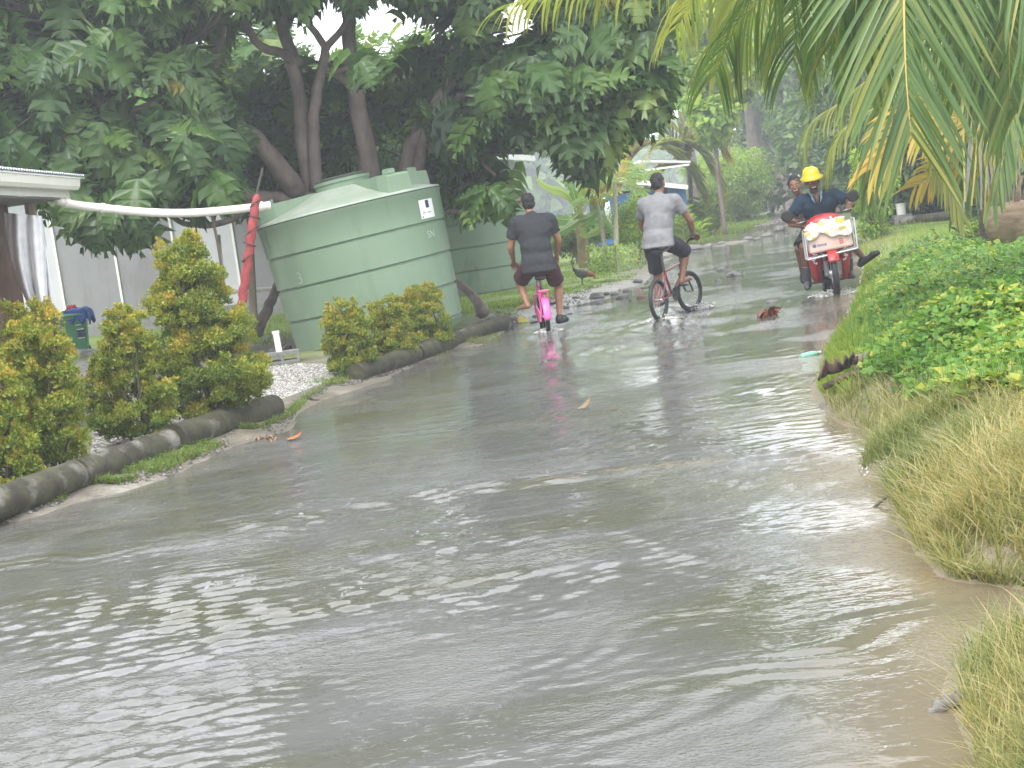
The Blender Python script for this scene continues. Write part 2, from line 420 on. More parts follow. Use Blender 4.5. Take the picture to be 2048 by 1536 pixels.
bp = node(nt, 'ShaderNodeBump', Strength=.35, Distance=.02); L.new(n3.outputs['Distance'], bp.inputs['Height']); L.new(bp.outputs[0], b.inputs['Normal'])
g = link('ground', me, mats=gm); setp(g, 'wet ground of gravel, mud and grass on both sides of the flooded road', None, None, 'structure')

# water: real ripples in the mesh, the finest in the material
ys = np.concatenate([2.2*1.0045**np.arange(0, 380), 2.2*1.0045**380*1.012**np.arange(0, 120)])
X, Y = grid_fan(ys, lambda y: (-(y*.42+1.4), y*.42+1.2), 430)
rs = np.random.RandomState(11)
def ripple(X, Y):
    Z = np.zeros_like(X)
    env = 0
    calm = np.clip(.6+.8*lump(X, Y, 1.1), .15, 1.4)
    dyl = np.gradient(Y, axis=0)
    for i in range(40):
        lam = rs.uniform(.048, .12) if i > 6 else rs.uniform(.18, .35); th = math.pi/2+rs.normal(0, .33)+.08; k = 2*math.pi/lam
        amp = lam*(.024 if lam < .16 else .009)*rs.uniform(.5, 1.2)*np.clip(lam/(3.2*dyl), 0, 1)
        ph = k*(X*math.cos(th)+Y*math.sin(th))+rs.uniform(0, 6.28)
        wob = 1.2*np.sin(X*rs.uniform(1, 3.5)+Y*rs.uniform(.5, 3)+rs.uniform(0, 6)); mod = .5+.5*np.sin(X*rs.uniform(2, 6)+Y*rs.uniform(.6, 2)+rs.uniform(0, 6))
        Z += amp*mod*np.sin(ph+wob)
    return Z*calm
Zw = ripple(X, Y)
# swirl where the flow turns round the near bank, and the wakes of the riders
sw = G(1560, 1330); dxs = (X-sw[0]); dys = (Y-sw[1]); ww = np.exp(-((dxs*1.0)**2/.55+(dys*.75)**2/.5))
ang = dys*1.25-dxs*.55+.30*dxs**2+.10*np.sin(dxs*5)+.06*np.sin(dys*11+dxs*4)
Zw = Zw*(1-.45*ww)+ww*(.0055*np.sin(ang*30+1.5*np.sin(dys*5)+1.2*np.sin(dxs*9+dys*3)))*(.5+.5*np.sin(dxs*5-dys*7+1))
for (px, py, a, s_) in ((1325, 640, .020, .5), (1390, 612, .022, .55), (1095, 662, .018, .5), (1672, 588, .026, .65), (1290, 690, .008, 1.2), (1450, 640, .012, 1.3)):
    c = G(px, py); rr_ = np.hypot(X-c[0], (Y-c[1])); Zw += a*np.exp(-rr_/s_)*np.sin(rr_*26-1)
c0 = G(1672, 590); c1 = G(1180, 640)
for c, sg in ((c0, -1), (c0, 1), (G(1325, 640), -1), (G(1325, 640), 1), (G(1095, 662), -1), (G(1095, 662), 1)):   # V wakes
    t = (c[1]-Y); dd = (X-c[0])-sg*t*.45
    if c is c0: t = -t*-1
    Zw += .014*np.exp(-(dd/.10)**2)*np.clip(t/.3, 0, 1)*np.exp(-np.maximum(t, 0)/1.6)
ch = np.exp(-((Y-7.6-.35*np.sin(X*1.1)-.12*X)/.22)**2)*.5+np.exp(-((Y-11.5+.2*X)/.4)**2)*.25      # small riffles across the stream
Zw += ch*.012*np.sin(Y*42+3*np.sin(X*5)+2*np.sin(X*11+1))
def pdist(X, Y, L_):
    best = np.full(X.shape, 1e9)
    for a_, b__ in zip(L_[:-1], L_[1:]):
        ax, ay = a_[0], a_[1]; bx, by = b__[0]-ax, b__[1]-ay; tt = np.clip(((X-ax)*bx+(Y-ay)*by)/(bx*bx+by*by), 0, 1); best = np.minimum(best, np.hypot(X-ax-tt*bx, Y-ay-tt*by))
    return best
rdg = pdist(X+.03*np.sin(Y*9), Y+.05*np.sin(X*4)+.02*np.sin(X*13), [G(*q_) for q_ in ((520, 1050), (640, 1020), (820, 992), (1050, 970), (1250, 942), (1440, 926), (1700, 892))])
Zw += .016*np.exp(-(rdg/.09)**2)+.010*np.exp(-(rdg/.30)**2)*np.sin(Y*48+3*np.sin(X*6))*np.sin(X*9+Y*5)
rd2 = pdist(X, Y, [G(*q_) for q_ in ((1050, 968), (1250, 941), (1440, 925))])
edge = np.clip(-sdist(X, Y)/.35, .15, 1)
Zw = Zw*edge
me = mesh_np('flood_water', np.stack([X, Y, Zw], -1).reshape(-1, 3), grid_faces(*X.shape))
a = me.attributes.new('shore', 'FLOAT', 'POINT'); sdw = sdist(X, Y)
shv = .8*np.clip(1+sdw/.5, 0, 1)*np.clip((X-road_center(Y))/.6+.3, .15, 1)
shv = np.maximum(shv, .75*np.exp(-(rd2/.04)**2))
a.data.foreach_set('value', shv.ravel().astype(np.float32))
wm, nt, b, o_ = base_mat('muddy_water'); L = nt.links
tc = node(nt, 'ShaderNodeTexCoord'); mp = node(nt, 'ShaderNodeMapping'); mp.inputs['Scale'].default_value = (1, 2.2, 1); mp.inputs['Rotation'].default_value = (0, 0, R(6))
L.new(tc.outputs['Object'], mp.inputs['Vector'])
n1 = node(nt, 'ShaderNodeTexNoise', Scale=.55, Detail=4, Distortion=1.0); L.new(mp.outputs[0], n1.inputs['Vector'])
r1 = ramp(nt, [(.32, (.082, .080, .060)), (.5, (.096, .096, .089)), (.7, (.114, .115, .114))], n1.outputs['Fac'])
at = node(nt, 'ShaderNodeAttribute', attribute_name='shore'); m1 = node(nt, 'ShaderNodeMix', data_type='RGBA'); m1.inputs[7].default_value = (.19, .145, .09, 1)
L.new(at.outputs['Fac'], m1.inputs[0]); L.new(r1.outputs[0], m1.inputs[6]); L.new(m1.outputs[2], b.inputs['Base Color'])
b.inputs['IOR'].default_value = 1.5; b.inputs['Roughness'].default_value = .04
f1 = node(nt, 'ShaderNodeTexNoise', Scale=14, Detail=2, Roughness=.5); f2 = node(nt, 'ShaderNodeTexNoise', Scale=42, Detail=2); f3 = node(nt, 'ShaderNodeTexNoise', Scale=.8, Detail=2)
mpb = node(nt, 'ShaderNodeMapping'); mpb.inputs['Scale'].default_value = (1, 1.9, 1); L.new(tc.outputs['Object'], mpb.inputs['Vector'])
for f in (f1, f2): L.new(mpb.outputs[0], f.inputs['Vector'])
L.new(tc.outputs['Object'], f3.inputs['Vector'])
b1 = node(nt, 'ShaderNodeBump', Strength=.18, Distance=.016); b2 = node(nt, 'ShaderNodeBump', Strength=.5, Distance=.011)
pm = node(nt, 'ShaderNodeMapRange'); pm.inputs[1].default_value = .47; pm.inputs[2].default_value = .62; pm.inputs[3].default_value = .04; pm.inputs[4].default_value = .75
L.new(f3.outputs['Fac'], pm.inputs[0]); L.new(pm.outputs[0], b2.inputs['Strength'])
L.new(f1.outputs['Fac'], b1.inputs['Height']); L.new(f2.outputs['Fac'], b2.inputs['Height']); L.new(b1.outputs[0], b2.inputs['Normal']); L.new(b2.outputs[0], b.inputs['Normal'])
w = link('flood_water', me, mats=wm); setp(w, 'muddy grey flood water rippling over the road', None, None, 'structure')
# the flood goes on outside the picture and along the far road as a flat sheet
mb = MB(); ye = ys[-1]; xe0, xe1 = -(ye*.42+1.4), ye*.42+1.2
mb.add([(-60, ye, 0), (90, ye, 0), (260, 400, 0), (-60, 400, 0)], [(0, 1, 2, 3)])
mb.add([(-(2.2*.42+1.4), 2.2, 0), (2.2*.42+1.2, 2.2, 0), (6, -14, 0), (-12, -14, 0)], [(3, 2, 1, 0)])
mb.add([(-(2.2*.42+1.4), 2.2, 0), (xe0, ye, 0), (-60, ye, 0), (-30, -14, 0), (-12, -14, 0)], [(0, 1, 2, 3, 4)])
ww_ = mb.build('puddle_water', wm); setp(ww_, 'standing rain water in puddles along the far gravel road', None, None, 'structure')

# ================================================================== materials
M_tank = mat('green_polythene', (.150, .225, .145), .6, var=.06, scale=1.2, bump=.05, bscale=25, col2=(.175, .252, .168))
def weather(m, dark, sc=(9, 9, .5), lo=.5, hi=.75, amt=.6):
    nt_ = m.node_tree; b_ = [n for n in nt_.nodes if n.type == 'BSDF_PRINCIPLED'][0]; old = b_.inputs['Base Color'].links[0].from_socket
    tc_ = node(nt_, 'ShaderNodeTexCoord'); mp_ = node(nt_, 'ShaderNodeMapping'); mp_.inputs['Scale'].default_value = sc; n_ = node(nt_, 'ShaderNodeTexNoise', Scale=1, Detail=8, Roughness=.65)
    nt_.links.new(tc_.outputs['Object'], mp_.inputs['Vector']); nt_.links.new(mp_.outputs[0], n_.inputs['Vector']); r_ = ramp(nt_, [(lo, (0, 0, 0)), (hi, (amt,)*3)], n_.outputs['Fac'])
    m_ = node(nt_, 'ShaderNodeMix', data_type='RGBA'); m_.inputs[7].default_value = (*dark, 1); nt_.links.new(r_.outputs[0], m_.inputs[0]); nt_.links.new(old, m_.inputs[6]); nt_.links.new(m_.outputs[2], b_.inputs['Base Color'])
weather(M_tank, (.07, .10, .065), (7, 7, .45), .53, .85, .4)
weather(M_tank, (.26, .29, .25), (2.5, 2.5, 2.5), .60, .72, .25)
weather(M_tank, (.05, .07, .04), (3, 3, 1.2), .60, .78, .5)
M_tankroof = mat('weathered_roof_polythene', (.22, .29, .21), .5, scale=3, bump=.08, col2=(.36, .39, .34))
M_grime = mat('black_mould_line', (.03, .04, .03), .9, var=.5, scale=20)
M_white = mat('white_paint', (.72, .72, .70), .4, var=.06, scale=4, bump=.05)
M_pvc = mat('white_pvc', (.80, .78, .72), .35, var=.05, scale=3, bump=.02)
M_wall = mat('grey_wall_board', (.22, .22, .23), .6, var=.08, scale=1.5, bump=.1)
weather(M_wall, (.12, .115, .10), (3, 3, .8), .5, .75, .6)
M_wall2 = mat('pale_wall_board', (.46, .47, .50), .6, var=.07, scale=1.5, bump=.1)
M_rooftin = mat('bright_roofing_tin', (.62, .65, .68), .35, metal=.3, var=.12, scale=2, bump=.05)
M_brownwall = mat('bare_brown_board', (.16, .10, .075), .8, var=.3, scale=4)
M_dark = mat('dark_board', (.05, .045, .045), .8, var=.3)  # plain dark tone for some battens, the shed wall and far windows
M_tarp = mat('white_tarpaulin', (.72, .72, .74), .45, var=.12, scale=9, bump=.4, bscale=30)
M_log = mat('mossy_coconut_log', (.024, .020, .013), .85, scale=7, bump=1, bscale=35, col2=(.075, .075, .036), thresh=(.35, .75))
_nt = M_log.node_tree; _b = [n for n in _nt.nodes if n.type == 'BSDF_PRINCIPLED'][0]; _old = _b.inputs['Base Color'].links[0].from_socket
_tc = node(_nt, 'ShaderNodeTexCoord'); _n = node(_nt, 'ShaderNodeTexNoise', Scale=2.6, Detail=7, Roughness=.6); _nt.links.new(_tc.outputs['Object'], _n.inputs['Vector'])
_r = ramp(_nt, [(.57, (0, 0, 0)), (.66, (1, 1, 1))], _n.outputs['Fac']); _m = node(_nt, 'ShaderNodeMix', data_type='RGBA'); _m.inputs[7].default_value = (.16, .155, .135, 1)
_nt.links.new(_r.outputs[0], _m.inputs[0]); _nt.links.new(_old, _m.inputs[6]); _nt.links.new(_m.outputs[2], _b.inputs['Base Color'])
M_lime = mat('lichen_patch', (.45, .45, .42), .9, scale=16, col2=(.22, .22, .2), bump=.5)
M_stone = mat('grey_stone', (.07, .065, .06), .6, scale=7, bump=.5, bscale=30, col2=(.2, .19, .175))
M_stone2 = mat('pale_stone', (.22, .21, .2), .7, scale=7, bump=.5, col2=(.42, .41, .39))
M_redstone = mat('red_brown_stone', (.17, .085, .055), .8, scale=7, bump=.5, col2=(.28, .16, .11))
M_conc = mat('grey_concrete', (.2, .2, .19), .85, scale=8, bump=.4)
M_wood = mat('weathered_wood', (.22, .18, .13), .8, scale=5, bump=.4, stretch=(6, 6, .6))
M_redwrap = mat('red_plastic_wrap', (.30, .045, .045), .6, var=.3, scale=12, bump=.5, bscale=25)
M_black = mat('black_rubber', (.018, .018, .02), .6, var=.3)
M_bin = mat('green_bin_plastic', (.05, .22, .10), .4, var=.12)
M_blue = mat('blue_cloth', (.02, .07, .26), .8, var=.25, bump=.4)
M_red = mat('red_cloth', (.5, .03, .03), .8, var=.2, bump=.4)
M_navy = mat('navy_print', (.01, .02, .08), .5)
M_bark = mat('grey_brown_bark', (.12, .092, .078), .85, scale=6, bump=.8, bscale=40, col2=(.25, .20, .17), stretch=(1, 1, .5))
M_palmbark = mat('palm_bark', (.10, .085, .07), .9, scale=5, bump=.8, bscale=20, col2=(.23, .2, .18), stretch=(1, 1, 5))
M_twig = mat('twig', (.07, .06, .045), .8)

# ================================================================== road-side house (left edge)
hA = D(140, 371, 15.5); zE = hA[2]; xE = hA[0]
t = thing('house', 'low house with a white gutter and tin roof at the left edge', 'house', (xE-2, 13, hz(xE-1, 13)))
mb = MB(); mb.box((xE-2.9, 11.2, (zE+.1)/2), (4.6, 8.0, zE-.14)); mb.build('wall', M_brownwall, t, True)
mb = MB(); mb.box((xE-.05, 11.1, zE-.03), (.025, 8.9, .19)); mb.build('fascia', M_white, t, True)
mb = MB(); mb.box((xE-.38, 11.1, zE-.135), (.62, 8.8, .012)); mb.build('soffit', M_conc, t, True)
# gutter: an open channel with a rolled lip
mb = MB(); prof = [(-.0, .10), (-.002, -.0), (.03, -.035), (.10, -.035), (.125, 0), (.135, .075), (.15, .08), (.15, .088), (.125, .088), (.113, .004), (.095, -.025), (.035, -.025), (.01, .0), (.012, .10)]
rings = [[(xE-.035+a, y, zE+bb-.02) for a, bb in prof] for y in (6.6, 15.56)]
mb.loft(rings, True); mb.build('gutter', M_pvc, t, True)
mb = MB(); n = 90                                             # corrugated roof sheets
for i in range(n):
    pass
ysr = np.linspace(6.4, 15.75, 420); V = []; F = []
for k, (xx, zz) in enumerate(((xE+.10, zE+.10), (xE-2.7, zE+.62), (xE-5.6, zE+.10))):
    for y in ysr: V.append((xx, y, zz+.012*math.sin(y*2*math.pi/.076)))
for k in range(2):
    for i in range(419): F.append((k*420+i, k*420+i+1, (k+1)*420+i+1, (k+1)*420+i))
mb = MB(); mb.add(V, F); mb.add([(a, b_, c-.03) for a, b_, c in V], [f[::-1] for f in F]); mb.build('roof', M_rooftin, t, True, smooth=True)
mb = MB(); mb.tube([(xE-.35, 15.15, .1), (xE-.35, 15.15, zE-.15)], .06, 8); mb.build('post', M_wood, t, True)

# tarpaulin hanging at the house corner
lf = [(8, 425), (12, 470), (22, 520), (40, 570), (62, 618)]; rt = [(82, 432), (90, 480), (97, 530), (103, 580), (108, 625)]
V = []; nu, nv = 26, 22
for j in range(nv+1):
    v = j/nv*4; i0 = min(int(v), 3); f = v-i0
    l = np.array(lf[i0])*(1-f)+np.array(lf[i0+1])*f; r_ = np.array(rt[i0])*(1-f)+np.array(rt[i0+1])*f
    for i in range(nu+1):
        u = i/nu; q = l*(1-u)+r_*u
        V.append(D(q[0], q[1], 14.55+.05*math.sin(u*13+v*.8)*(1+.3*v)+.03*math.sin(u*31+v*2)+.25*abs(u-.45)))
F = [(j*(nu+1)+i, j*(nu+1)+i+1, (j+1)*(nu+1)+i+1, (j+1)*(nu+1)+i) for j in range(nv) for i in range(nu)]
mb = MB(); mb.add(V, F); o = mb.build('tarpaulin', M_tarp, smooth=True)
so_ = o.modifiers.new('thick', 'SOLIDIFY'); so_.thickness = .01
setp(o, 'creased white tarpaulin hanging under the eave of the left house', 'tarpaulin')

# rain pipe from the gutter to the tank
pp = [D(122, 384, 15.35), D(116, 398, 15.35), D(124, 404, 15.4), D(160, 411, 15.5), D(220, 418, 15.65), D(300, 425, 15.8), D(380, 426, 15.95), D(460, 420, 16.1), D(540, 411, 16.25)]
# smooth by Catmull-Rom
def crom(P, m=6):
    P = [np.asarray(p, float) for p in P]; Q = [2*P[0]-P[1]]+P+[2*P[-1]-P[-2]]; out = []
    for i in range(1, len(Q)-2):
        for j in range(m):
            u = j/m; a, b_, c, d = Q[i-1:i+3]
            out.append(.5*((2*b_)+(-a+c)*u+(2*a-5*b_+4*c-d)*u*u+(-a+3*b_-3*c+d)*u**3))
    out.append(P[-1]); return out
mb = MB(); mb.tube(crom(pp), .047, 14); o = mb.build('rain_pipe', M_pvc, smooth=True, sharp=50)
for a_, b__ in ((pp[3], pp[4]), (pp[7], pp[8])):
    q0 = a_*.3+b__*.7; q1 = a_*.18+b__*.82; mb = MB(); mb.tube([q0, q1], .056, 14); mb.build('pipe_joint', M_pvc, o, smooth=True, sharp=50)
mb = MB(); mb.tube([pp[2]*.85+pp[3]*.15, pp[2]*.6+pp[3]*.4], .056, 14); mb.build('pipe_joint', M_pvc, o, smooth=True, sharp=50)
setp(o, 'long sagging white pipe running from the house gutter to the green tank', 'pipe')

# ================================================================== water tanks
def fontmesh(txt, size, name='t', bold=.0):
    cu = bpy.data.curves.new(name, 'FONT'); cu.body = txt; cu.size = size; cu.align_x = 'CENTER'; cu.align_y = 'CENTER'; cu.offset = bold
    o = bpy.data.objects.new(name, cu); TMP.collection.objects.link(o); vl = TMP.view_layers[0]; vl.update()
    me = bpy.data.meshes.new_from_object(o.evaluated_get(vl.depsgraph)); bpy.data.objects.remove(o); return me
def tank(label, base, tilt, group, r0=1.0, r1=1.10, Hh=1.62, fins=((182, .17), (-48, .17), (28, .15), (108, .15)), band=.385, seglab=True):
    rot = Matrix.Rotation(tilt, 4, 'Y')
    t = thing('water_tank', label, 'water tank', base, group=group, rot=rot)
    prof = [(r0*.97, 0)]
    zs = [Hh-band*4-.0, Hh-band*3, Hh-band*2, Hh-band, ]
    def rad(z): return r0+(r1-r0)*(z/Hh)
    for z in zs:
        prof += [(rad(z)-.004, z-.035), (rad(z)-.022, z-.022), (rad(z)-.022, z-.008), (rad(z)+.006, z+.004), (rad(z)+.006, z+.03)]
    prof += [(r1, Hh-.05), (r1+.012, Hh-.035), (r1+.012, Hh-.004)]
    mb = MB(); mb.lathe(prof, 96, caps=True); mb.build('body', M_tank, t, sharp=40)
    mb = MB(); mb.lathe([(r1+.013, Hh-.014), (r1+.017, Hh-.010), (r1+.013, Hh-.004)], 96); mb.build('rim_grime', M_grime, t)
    mb = MB(); mb.lathe([(r1+.012, Hh), (r1+.005, Hh+.02), (r1-.05, Hh+.03), (.62, Hh+.15), (.40, Hh+.235), (.36, Hh+.25), (0, Hh+.25)], 96); mb.build('roof', M_tankroof, t, sharp=40)
    for az, hw in fins:
        a = R(az); c, s_ = math.cos(a), math.sin(a)
        def pt(r_, w_, z): return (r_*c-w_*s_, r_*s_+w_*c, z)
        top = Hh+.265
        mb = MB(); mb.loft([[pt(r_, -w_*1.06, Hh-.03), pt(r_, w_*1.06, Hh-.03), pt(r_, w_*.92, top-dz), pt(r_, -w_*.92, top-dz)] for r_, w_, dz in ((.3, .10, 0), (.7, .13, .01), (.86, hw, .01), (1.06, hw, .03), (1.075, hw*.97, .05))])
        mb.build('roof_rib', M_tank, t)
        mb = MB(); mb.loft([[pt(.86, -.05, top-.01), pt(.86, .05, top-.01), pt(.86, .04, top+.05), pt(.86, -.04, top+.05)], [pt(.98, -.05, top-.015), pt(.98, .05, top-.015), pt(.98, .04, top+.04), pt(.98, -.04, top+.04)]])
        mb.build('lug', M_tank, t)
    mb = MB(); mb.lathe([(.33, Hh+.2), (.33, Hh+.31), (.345, Hh+.315), (.345, Hh+.35), (.30, Hh+.355), (.30, Hh+.2)], 48); mb.build('neck', M_tank, t, sharp=40)
    mb = MB(); mb.lathe([(.31, Hh+.345), (.32, Hh+.375), (.30, Hh+.39), (0, Hh+.40)], 40); mb.build('lid', mat('lid_dark', (.05, .06, .05), .7), t, sharp=40)
    return t, rad
bT = GT(768, 700); bT = np.array([D(766, 690, 17.4)[0], 17.4, hz(-1.5, 17.4)-.02])
tk, radf = tank('large pale green rain tank leaning behind the clipped bushes, fed by a white pipe', bT, R(-6.2), 'green rain tanks', 1.02, 1.12, 1.66)
# label on the curved wall, graffiti marks
def patch(name, t, az0, az1, z0, z1, r_, m, seg=6):
    mb = MB(); V = []
    for i in range(seg+1):
        a = R(az0+(az1-az0)*i/seg)
        for z in (z0, z1): V.append((( r_(z))*math.cos(a), (r_(z))*math.sin(a), z))
    F = [(2*i, 2*i+2, 2*i+3, 2*i+1) for i in range(seg)]
    mb.add(V, F); return mb.build(name, m, t)
rl = lambda z: radf(z)+.0085
patch('label', tk, -39, -24.5, 1.31, 1.53, rl, M_white)
rl2 = lambda z: radf(z)+.0105
sub = [(-33, -29.5, 1.43, 1.52), (-37, -34, 1.372, 1.38), (-32, -28.5, 1.372, 1.38), (-37, -34.8, 1.395, 1.398), (-38, -37, 1.322, 1.34)]
for q in sub: patch('label_print', tk, *q, rl2, M_navy)
M_faint = mat('faded_white_chalk', (.42, .48, .43), .8)
def curved_text(txt, size, az, z, t, m):
    me = fontmesh(txt, size)
    for v in me.vertices:
        x, y = v.co.x, v.co.y; rr_ = radf(z+y)+.009; a = R(az)+x/rr_; v.co = Vector((rr_*math.cos(a), rr_*math.sin(a), z+y))
    return link('chalk_mark', me, t, mats=m)
curved_text('SN', .12, -33, 1.12, tk, M_faint)
curved_text('3', .20, -128, .98, tk, mat('chalk_pink', (.27, .36, .29), .8))
for az, z0, z1 in ((-168, 1.1, 1.63), (-160, 1.25, 1.63), (-172, 1.3, 1.62), (-150, 1.4, 1.63), (-163, .0, .5)):
    patch('streak', tk, az, az+.55, z0, z1, lambda z: radf(z)+.0075, M_grime)
b2 = np.array([D(950, 600, 25.2)[0], 25.2, hz(-.6, 25)])
tank('second green plastic rain tank, farther back and half hidden by the cyclist in black', b2, R(-.5), 'green rain tanks', 1.12, 1.15, 1.62, fins=((150, .15), (-20, .15)), band=.40)

# concrete block and pipe stub at the foot of the tank
p = GT(566, 726)
t = thing('concrete_block', 'hollow concrete block at the foot of the leaning green tank', 'block', p, R(8))
for k, xx in enumerate((-.14, -.02, .11)): pass
mb = MB(); mb.box((0, 0, .115), (.38, .2, .03)); mb.box((0, 0, .015), (.38, .2, .03))
for xx in (-.175, -.0, .175): mb.box((xx, 0, .065), (.03, .198, .069))
mb.build('shell', M_conc, t)
mb = MB(); b0 = D(560, 712, p[1]-.02); b1_ = D(553, 668, p[1]); 
mb.lathe([(.035, 0), (.035, .25), (.042, .25), (.042, .28), (.03, .28), (.03, 0)], 18, c=b0, rot=Matrix.Rotation(R(-2), 3, 'Y'))
o = mb.build('pipe_stub', M_pvc, sharp=40); setp(o, 'short white pipe standing on the concrete block by the tank', 'pipe')

# red wrapped pole with black ties
pt_, pb_ = D(514, 388, 16.0), D(481, 625, 16.0)
t = thing('wrapped_pole', 'slanting pole wrapped in red plastic, tied with black cord, left of the tank', 'pole', pb_)
n = 26; P = [pt_*(1-i/n)+pb_*(i/n)+np.array([.008*math.sin(i*1.7), 0, 0]) for i in range(n+1)]
mb = MB(); mb.tube(P, [(.02 if i == 0 else .046+.003*math.sin(i*2.1)+.006*min(i, 8)/8) for i in range(n+1)], 10); mb.build('wrap', M_redwrap, t, True, smooth=True)
for k in (2, 5, 8, 11, 14):
    c = P[k]; d = nrm(P[k+1]-P[k]); mb = MB(); e = np.array([1, 0, .25*(-1)**k])
    mb.tube([c+.064*(np.array([1, 0, 0])*math.cos(q)+np.array([0, 1, 0])*math.sin(q)+np.array([0, 0, .5*(-1)**k])*math.cos(q)) for q in np.linspace(0, 2*math.pi, 14)[:-1]], .006, 5, closed=True); mb.build('tie', M_black, t, True)
mb = MB(); mb.tube([D(526, 335, 16.02), D(512, 392, 16.02)], .012, 6); mb.build('stick', M_twig, t, True)
p1, p2 = D(500, 480, 17.2), GT(508, 664)
mb = MB(); mb.tube([D(499, 470, 17.6), D(508, 640, 17.6)], .05, 9); o = mb.build('wooden_post', M_wood, smooth=True, sharp=60); setp(o, 'plain wooden post just right of the red wrapped pole', 'post')
mb = MB(); mb.tube([D(440, 586, 21), D(548, 577, 21)], .028, 8); o = mb.build('rail', M_pvc, smooth=True); setp(o, 'thin white rail low between the tall shrub and the tank', 'rail')
mb = MB(); mb.tube([D(436, 470, 21.4), D(450, 600, 21.4)], .035, 8); o = mb.build('pipe_post', M_pvc, smooth=True); setp(o, 'thin upright white pipe behind the tall golden shrub', 'pipe')
for a_, b_ in (((415, 380), (432, 560)),):
    mb = MB(); mb.tube(crom([D(418, 372, 17), D(424, 430, 17), D(436, 490, 17), D(446, 560, 17)]), .018, 6); o = mb.build('cane', M_wood, smooth=True); setp(o, 'thin bent cane hanging in front of the grey wall', 'cane')

# ================================================================== grey house behind the tanks
A = np.array([-2.45, 26.3]); Bq = np.array([.95, 43.0]); u = nrm(Bq-A); v = np.array([-u[1], u[0]]); gz = .12
def Wp(a, b_, z): q = A+u*a+v*b_; return np.array([q[0], q[1], z])
t = thing('house', 'grey board house with white battens and a bright tin roof behind the tanks', 'house', Wp(0, 0, gz))
zt = 2.95; Wd = 7.2; Ln = 17.0
rotw = Matrix.Rotation(math.atan2(u[1], u[0]), 3, 'Z')
mb = MB(); c = Wp(Ln/2, Wd/2, (gz-.3+zt)/2); mb.box(c, (Ln-.1, Wd-.1, zt-gz+.3), rotw); 
mb.add([Wp(.06, .05, zt), Wp(.06, Wd-.05, zt), Wp(.06, Wd/2, zt+1.15)], [(0, 1, 2)]); mb.build('wall', M_wall, t, True)
npan = 6
for i in range(npan):
    a0, a1 = i*Wd/npan, (i+1)*Wd/npan
    mb = MB(); mb.box(Wp(.03, (a0+a1)/2, (gz+.25+zt)/2), (.03+.012*(i % 2), a1-a0-.05, zt-gz-.25), rotw)
    mb.build('wall_panel', M_wall2 if i in (5, 2) else M_wall, t, True)
    mb = MB(); mb.box(Wp(-.0, a1-.01, (gz+.25+zt)/2), (.05, .045, zt-gz-.25), rotw); mb.build('batten', M_white, t, True)
for i in range(14):
    a0 = i*Ln/14
    mb = MB(); mb.box(Wp(a0+Ln/28, .03, (gz+.2+zt)/2), (Ln/14-.04, .03+.012*(i % 2), zt-gz-.2), rotw); mb.build('wall_panel', M_wall2 if i % 3 == 1 else M_wall, t, True)
    mb = MB(); mb.box(Wp(a0, -.005, (gz+.2+zt)/2), (.045, .05, zt-gz-.2), rotw); mb.build('batten', M_dark if i % 4 == 2 else M_conc, t, True)
mb = MB(); mb.box(Wp(-.03, Wd/2, gz+.03), (.12, Wd+.1, .5), rotw); mb.build('footing', M_conc, t, True)
V = []; F = []; m = 260
for k, (b_, z) in enumerate(((-.5, zt+.02), (Wd/2, zt+1.25), (Wd+.5, zt+.02))):
    for i in range(m): a_ = -.5+(Ln+1)*i/(m-1); V.append(Wp(a_, b_, z+.014*math.sin(i*1.571)))
for k in range(2):
    for i in range(m-1): F.append((k*m+i, k*m+i+1, (k+1)*m+i+1, (k+1)*m+i))
mb = MB(); mb.add(V, F); mb.add([(a_, b_, c-.04) for a_, b_, c in V], [f[::-1] for f in F]); mb.build('roof', M_rooftin, t, True)
mb = MB(); mb.box(Wp(Ln/2, -.5, zt-.03), (Ln+1, .1, .16), rotw); mb.build('fascia', M_white, t, True)

# blue shed by the far bend
c = D(1268, 395, 40); gzz = hz(c[0], 40)
t = thing('shed', 'small blue walled shed with a white edged roof beyond the papaya trees', 'shed', (c[0], 40, gzz))
for k, (xx, w_) in enumerate(((-.85, .55), (-.2, .5), (.38, .42), (1.2, .5))):
    mb = MB(); mb.box((xx, 0, .75), (w_, .06, 1.35)); mb.build('wall_board', mat('blue_board', (.03, .13, .35), .6, var=.15), t)
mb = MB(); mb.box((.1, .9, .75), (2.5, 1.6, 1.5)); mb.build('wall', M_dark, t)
mb = MB(); rt_ = Matrix.Rotation(R(13), 3, 'Y'); mb.box((.05, .7, 1.72), (2.9, 2.3, .05), rt_); mb.box((.05, -.47, 1.70), (2.9, .05, .12), rt_); mb.build('roof', M_white, t)
mb = MB(); mb.box((.9, .2, 2.15), (1.4, 1.6, .05), Matrix.Rotation(R(8), 3, 'Y')); mb.box((.9, -.62, 1.98), (1.3, .04, .05)); mb.build('upper_roof', M_white, t)
t = None
# far small house seen under the trees
c = D(1505, 335, 128)
t = thing('house', 'tiny far house with a pale roof under the trees at the end of the road', 'house', (c[0], 128, 0))
mb = MB(); mb.box((0, 0, 1.2), (7, 4, 2.3)); mb.build('wall', M_wall2, t)
mb = MB(); mb.box((0, -.9, 2.55), (7.8, 3, .08), Matrix.Rotation(R(14), 3, 'X')); mb.box((0, 1.6, 2.6), (7.8, 2.4, .08), Matrix.Rotation(R(-18), 3, 'X')); mb.build('roof', M_rooftin, t)
for xx in (-2, .4, 2.2):
    mb = MB(); mb.box((xx, -2.01, 1.35), (.9, .05, .9)); mb.build('window', M_dark, t)

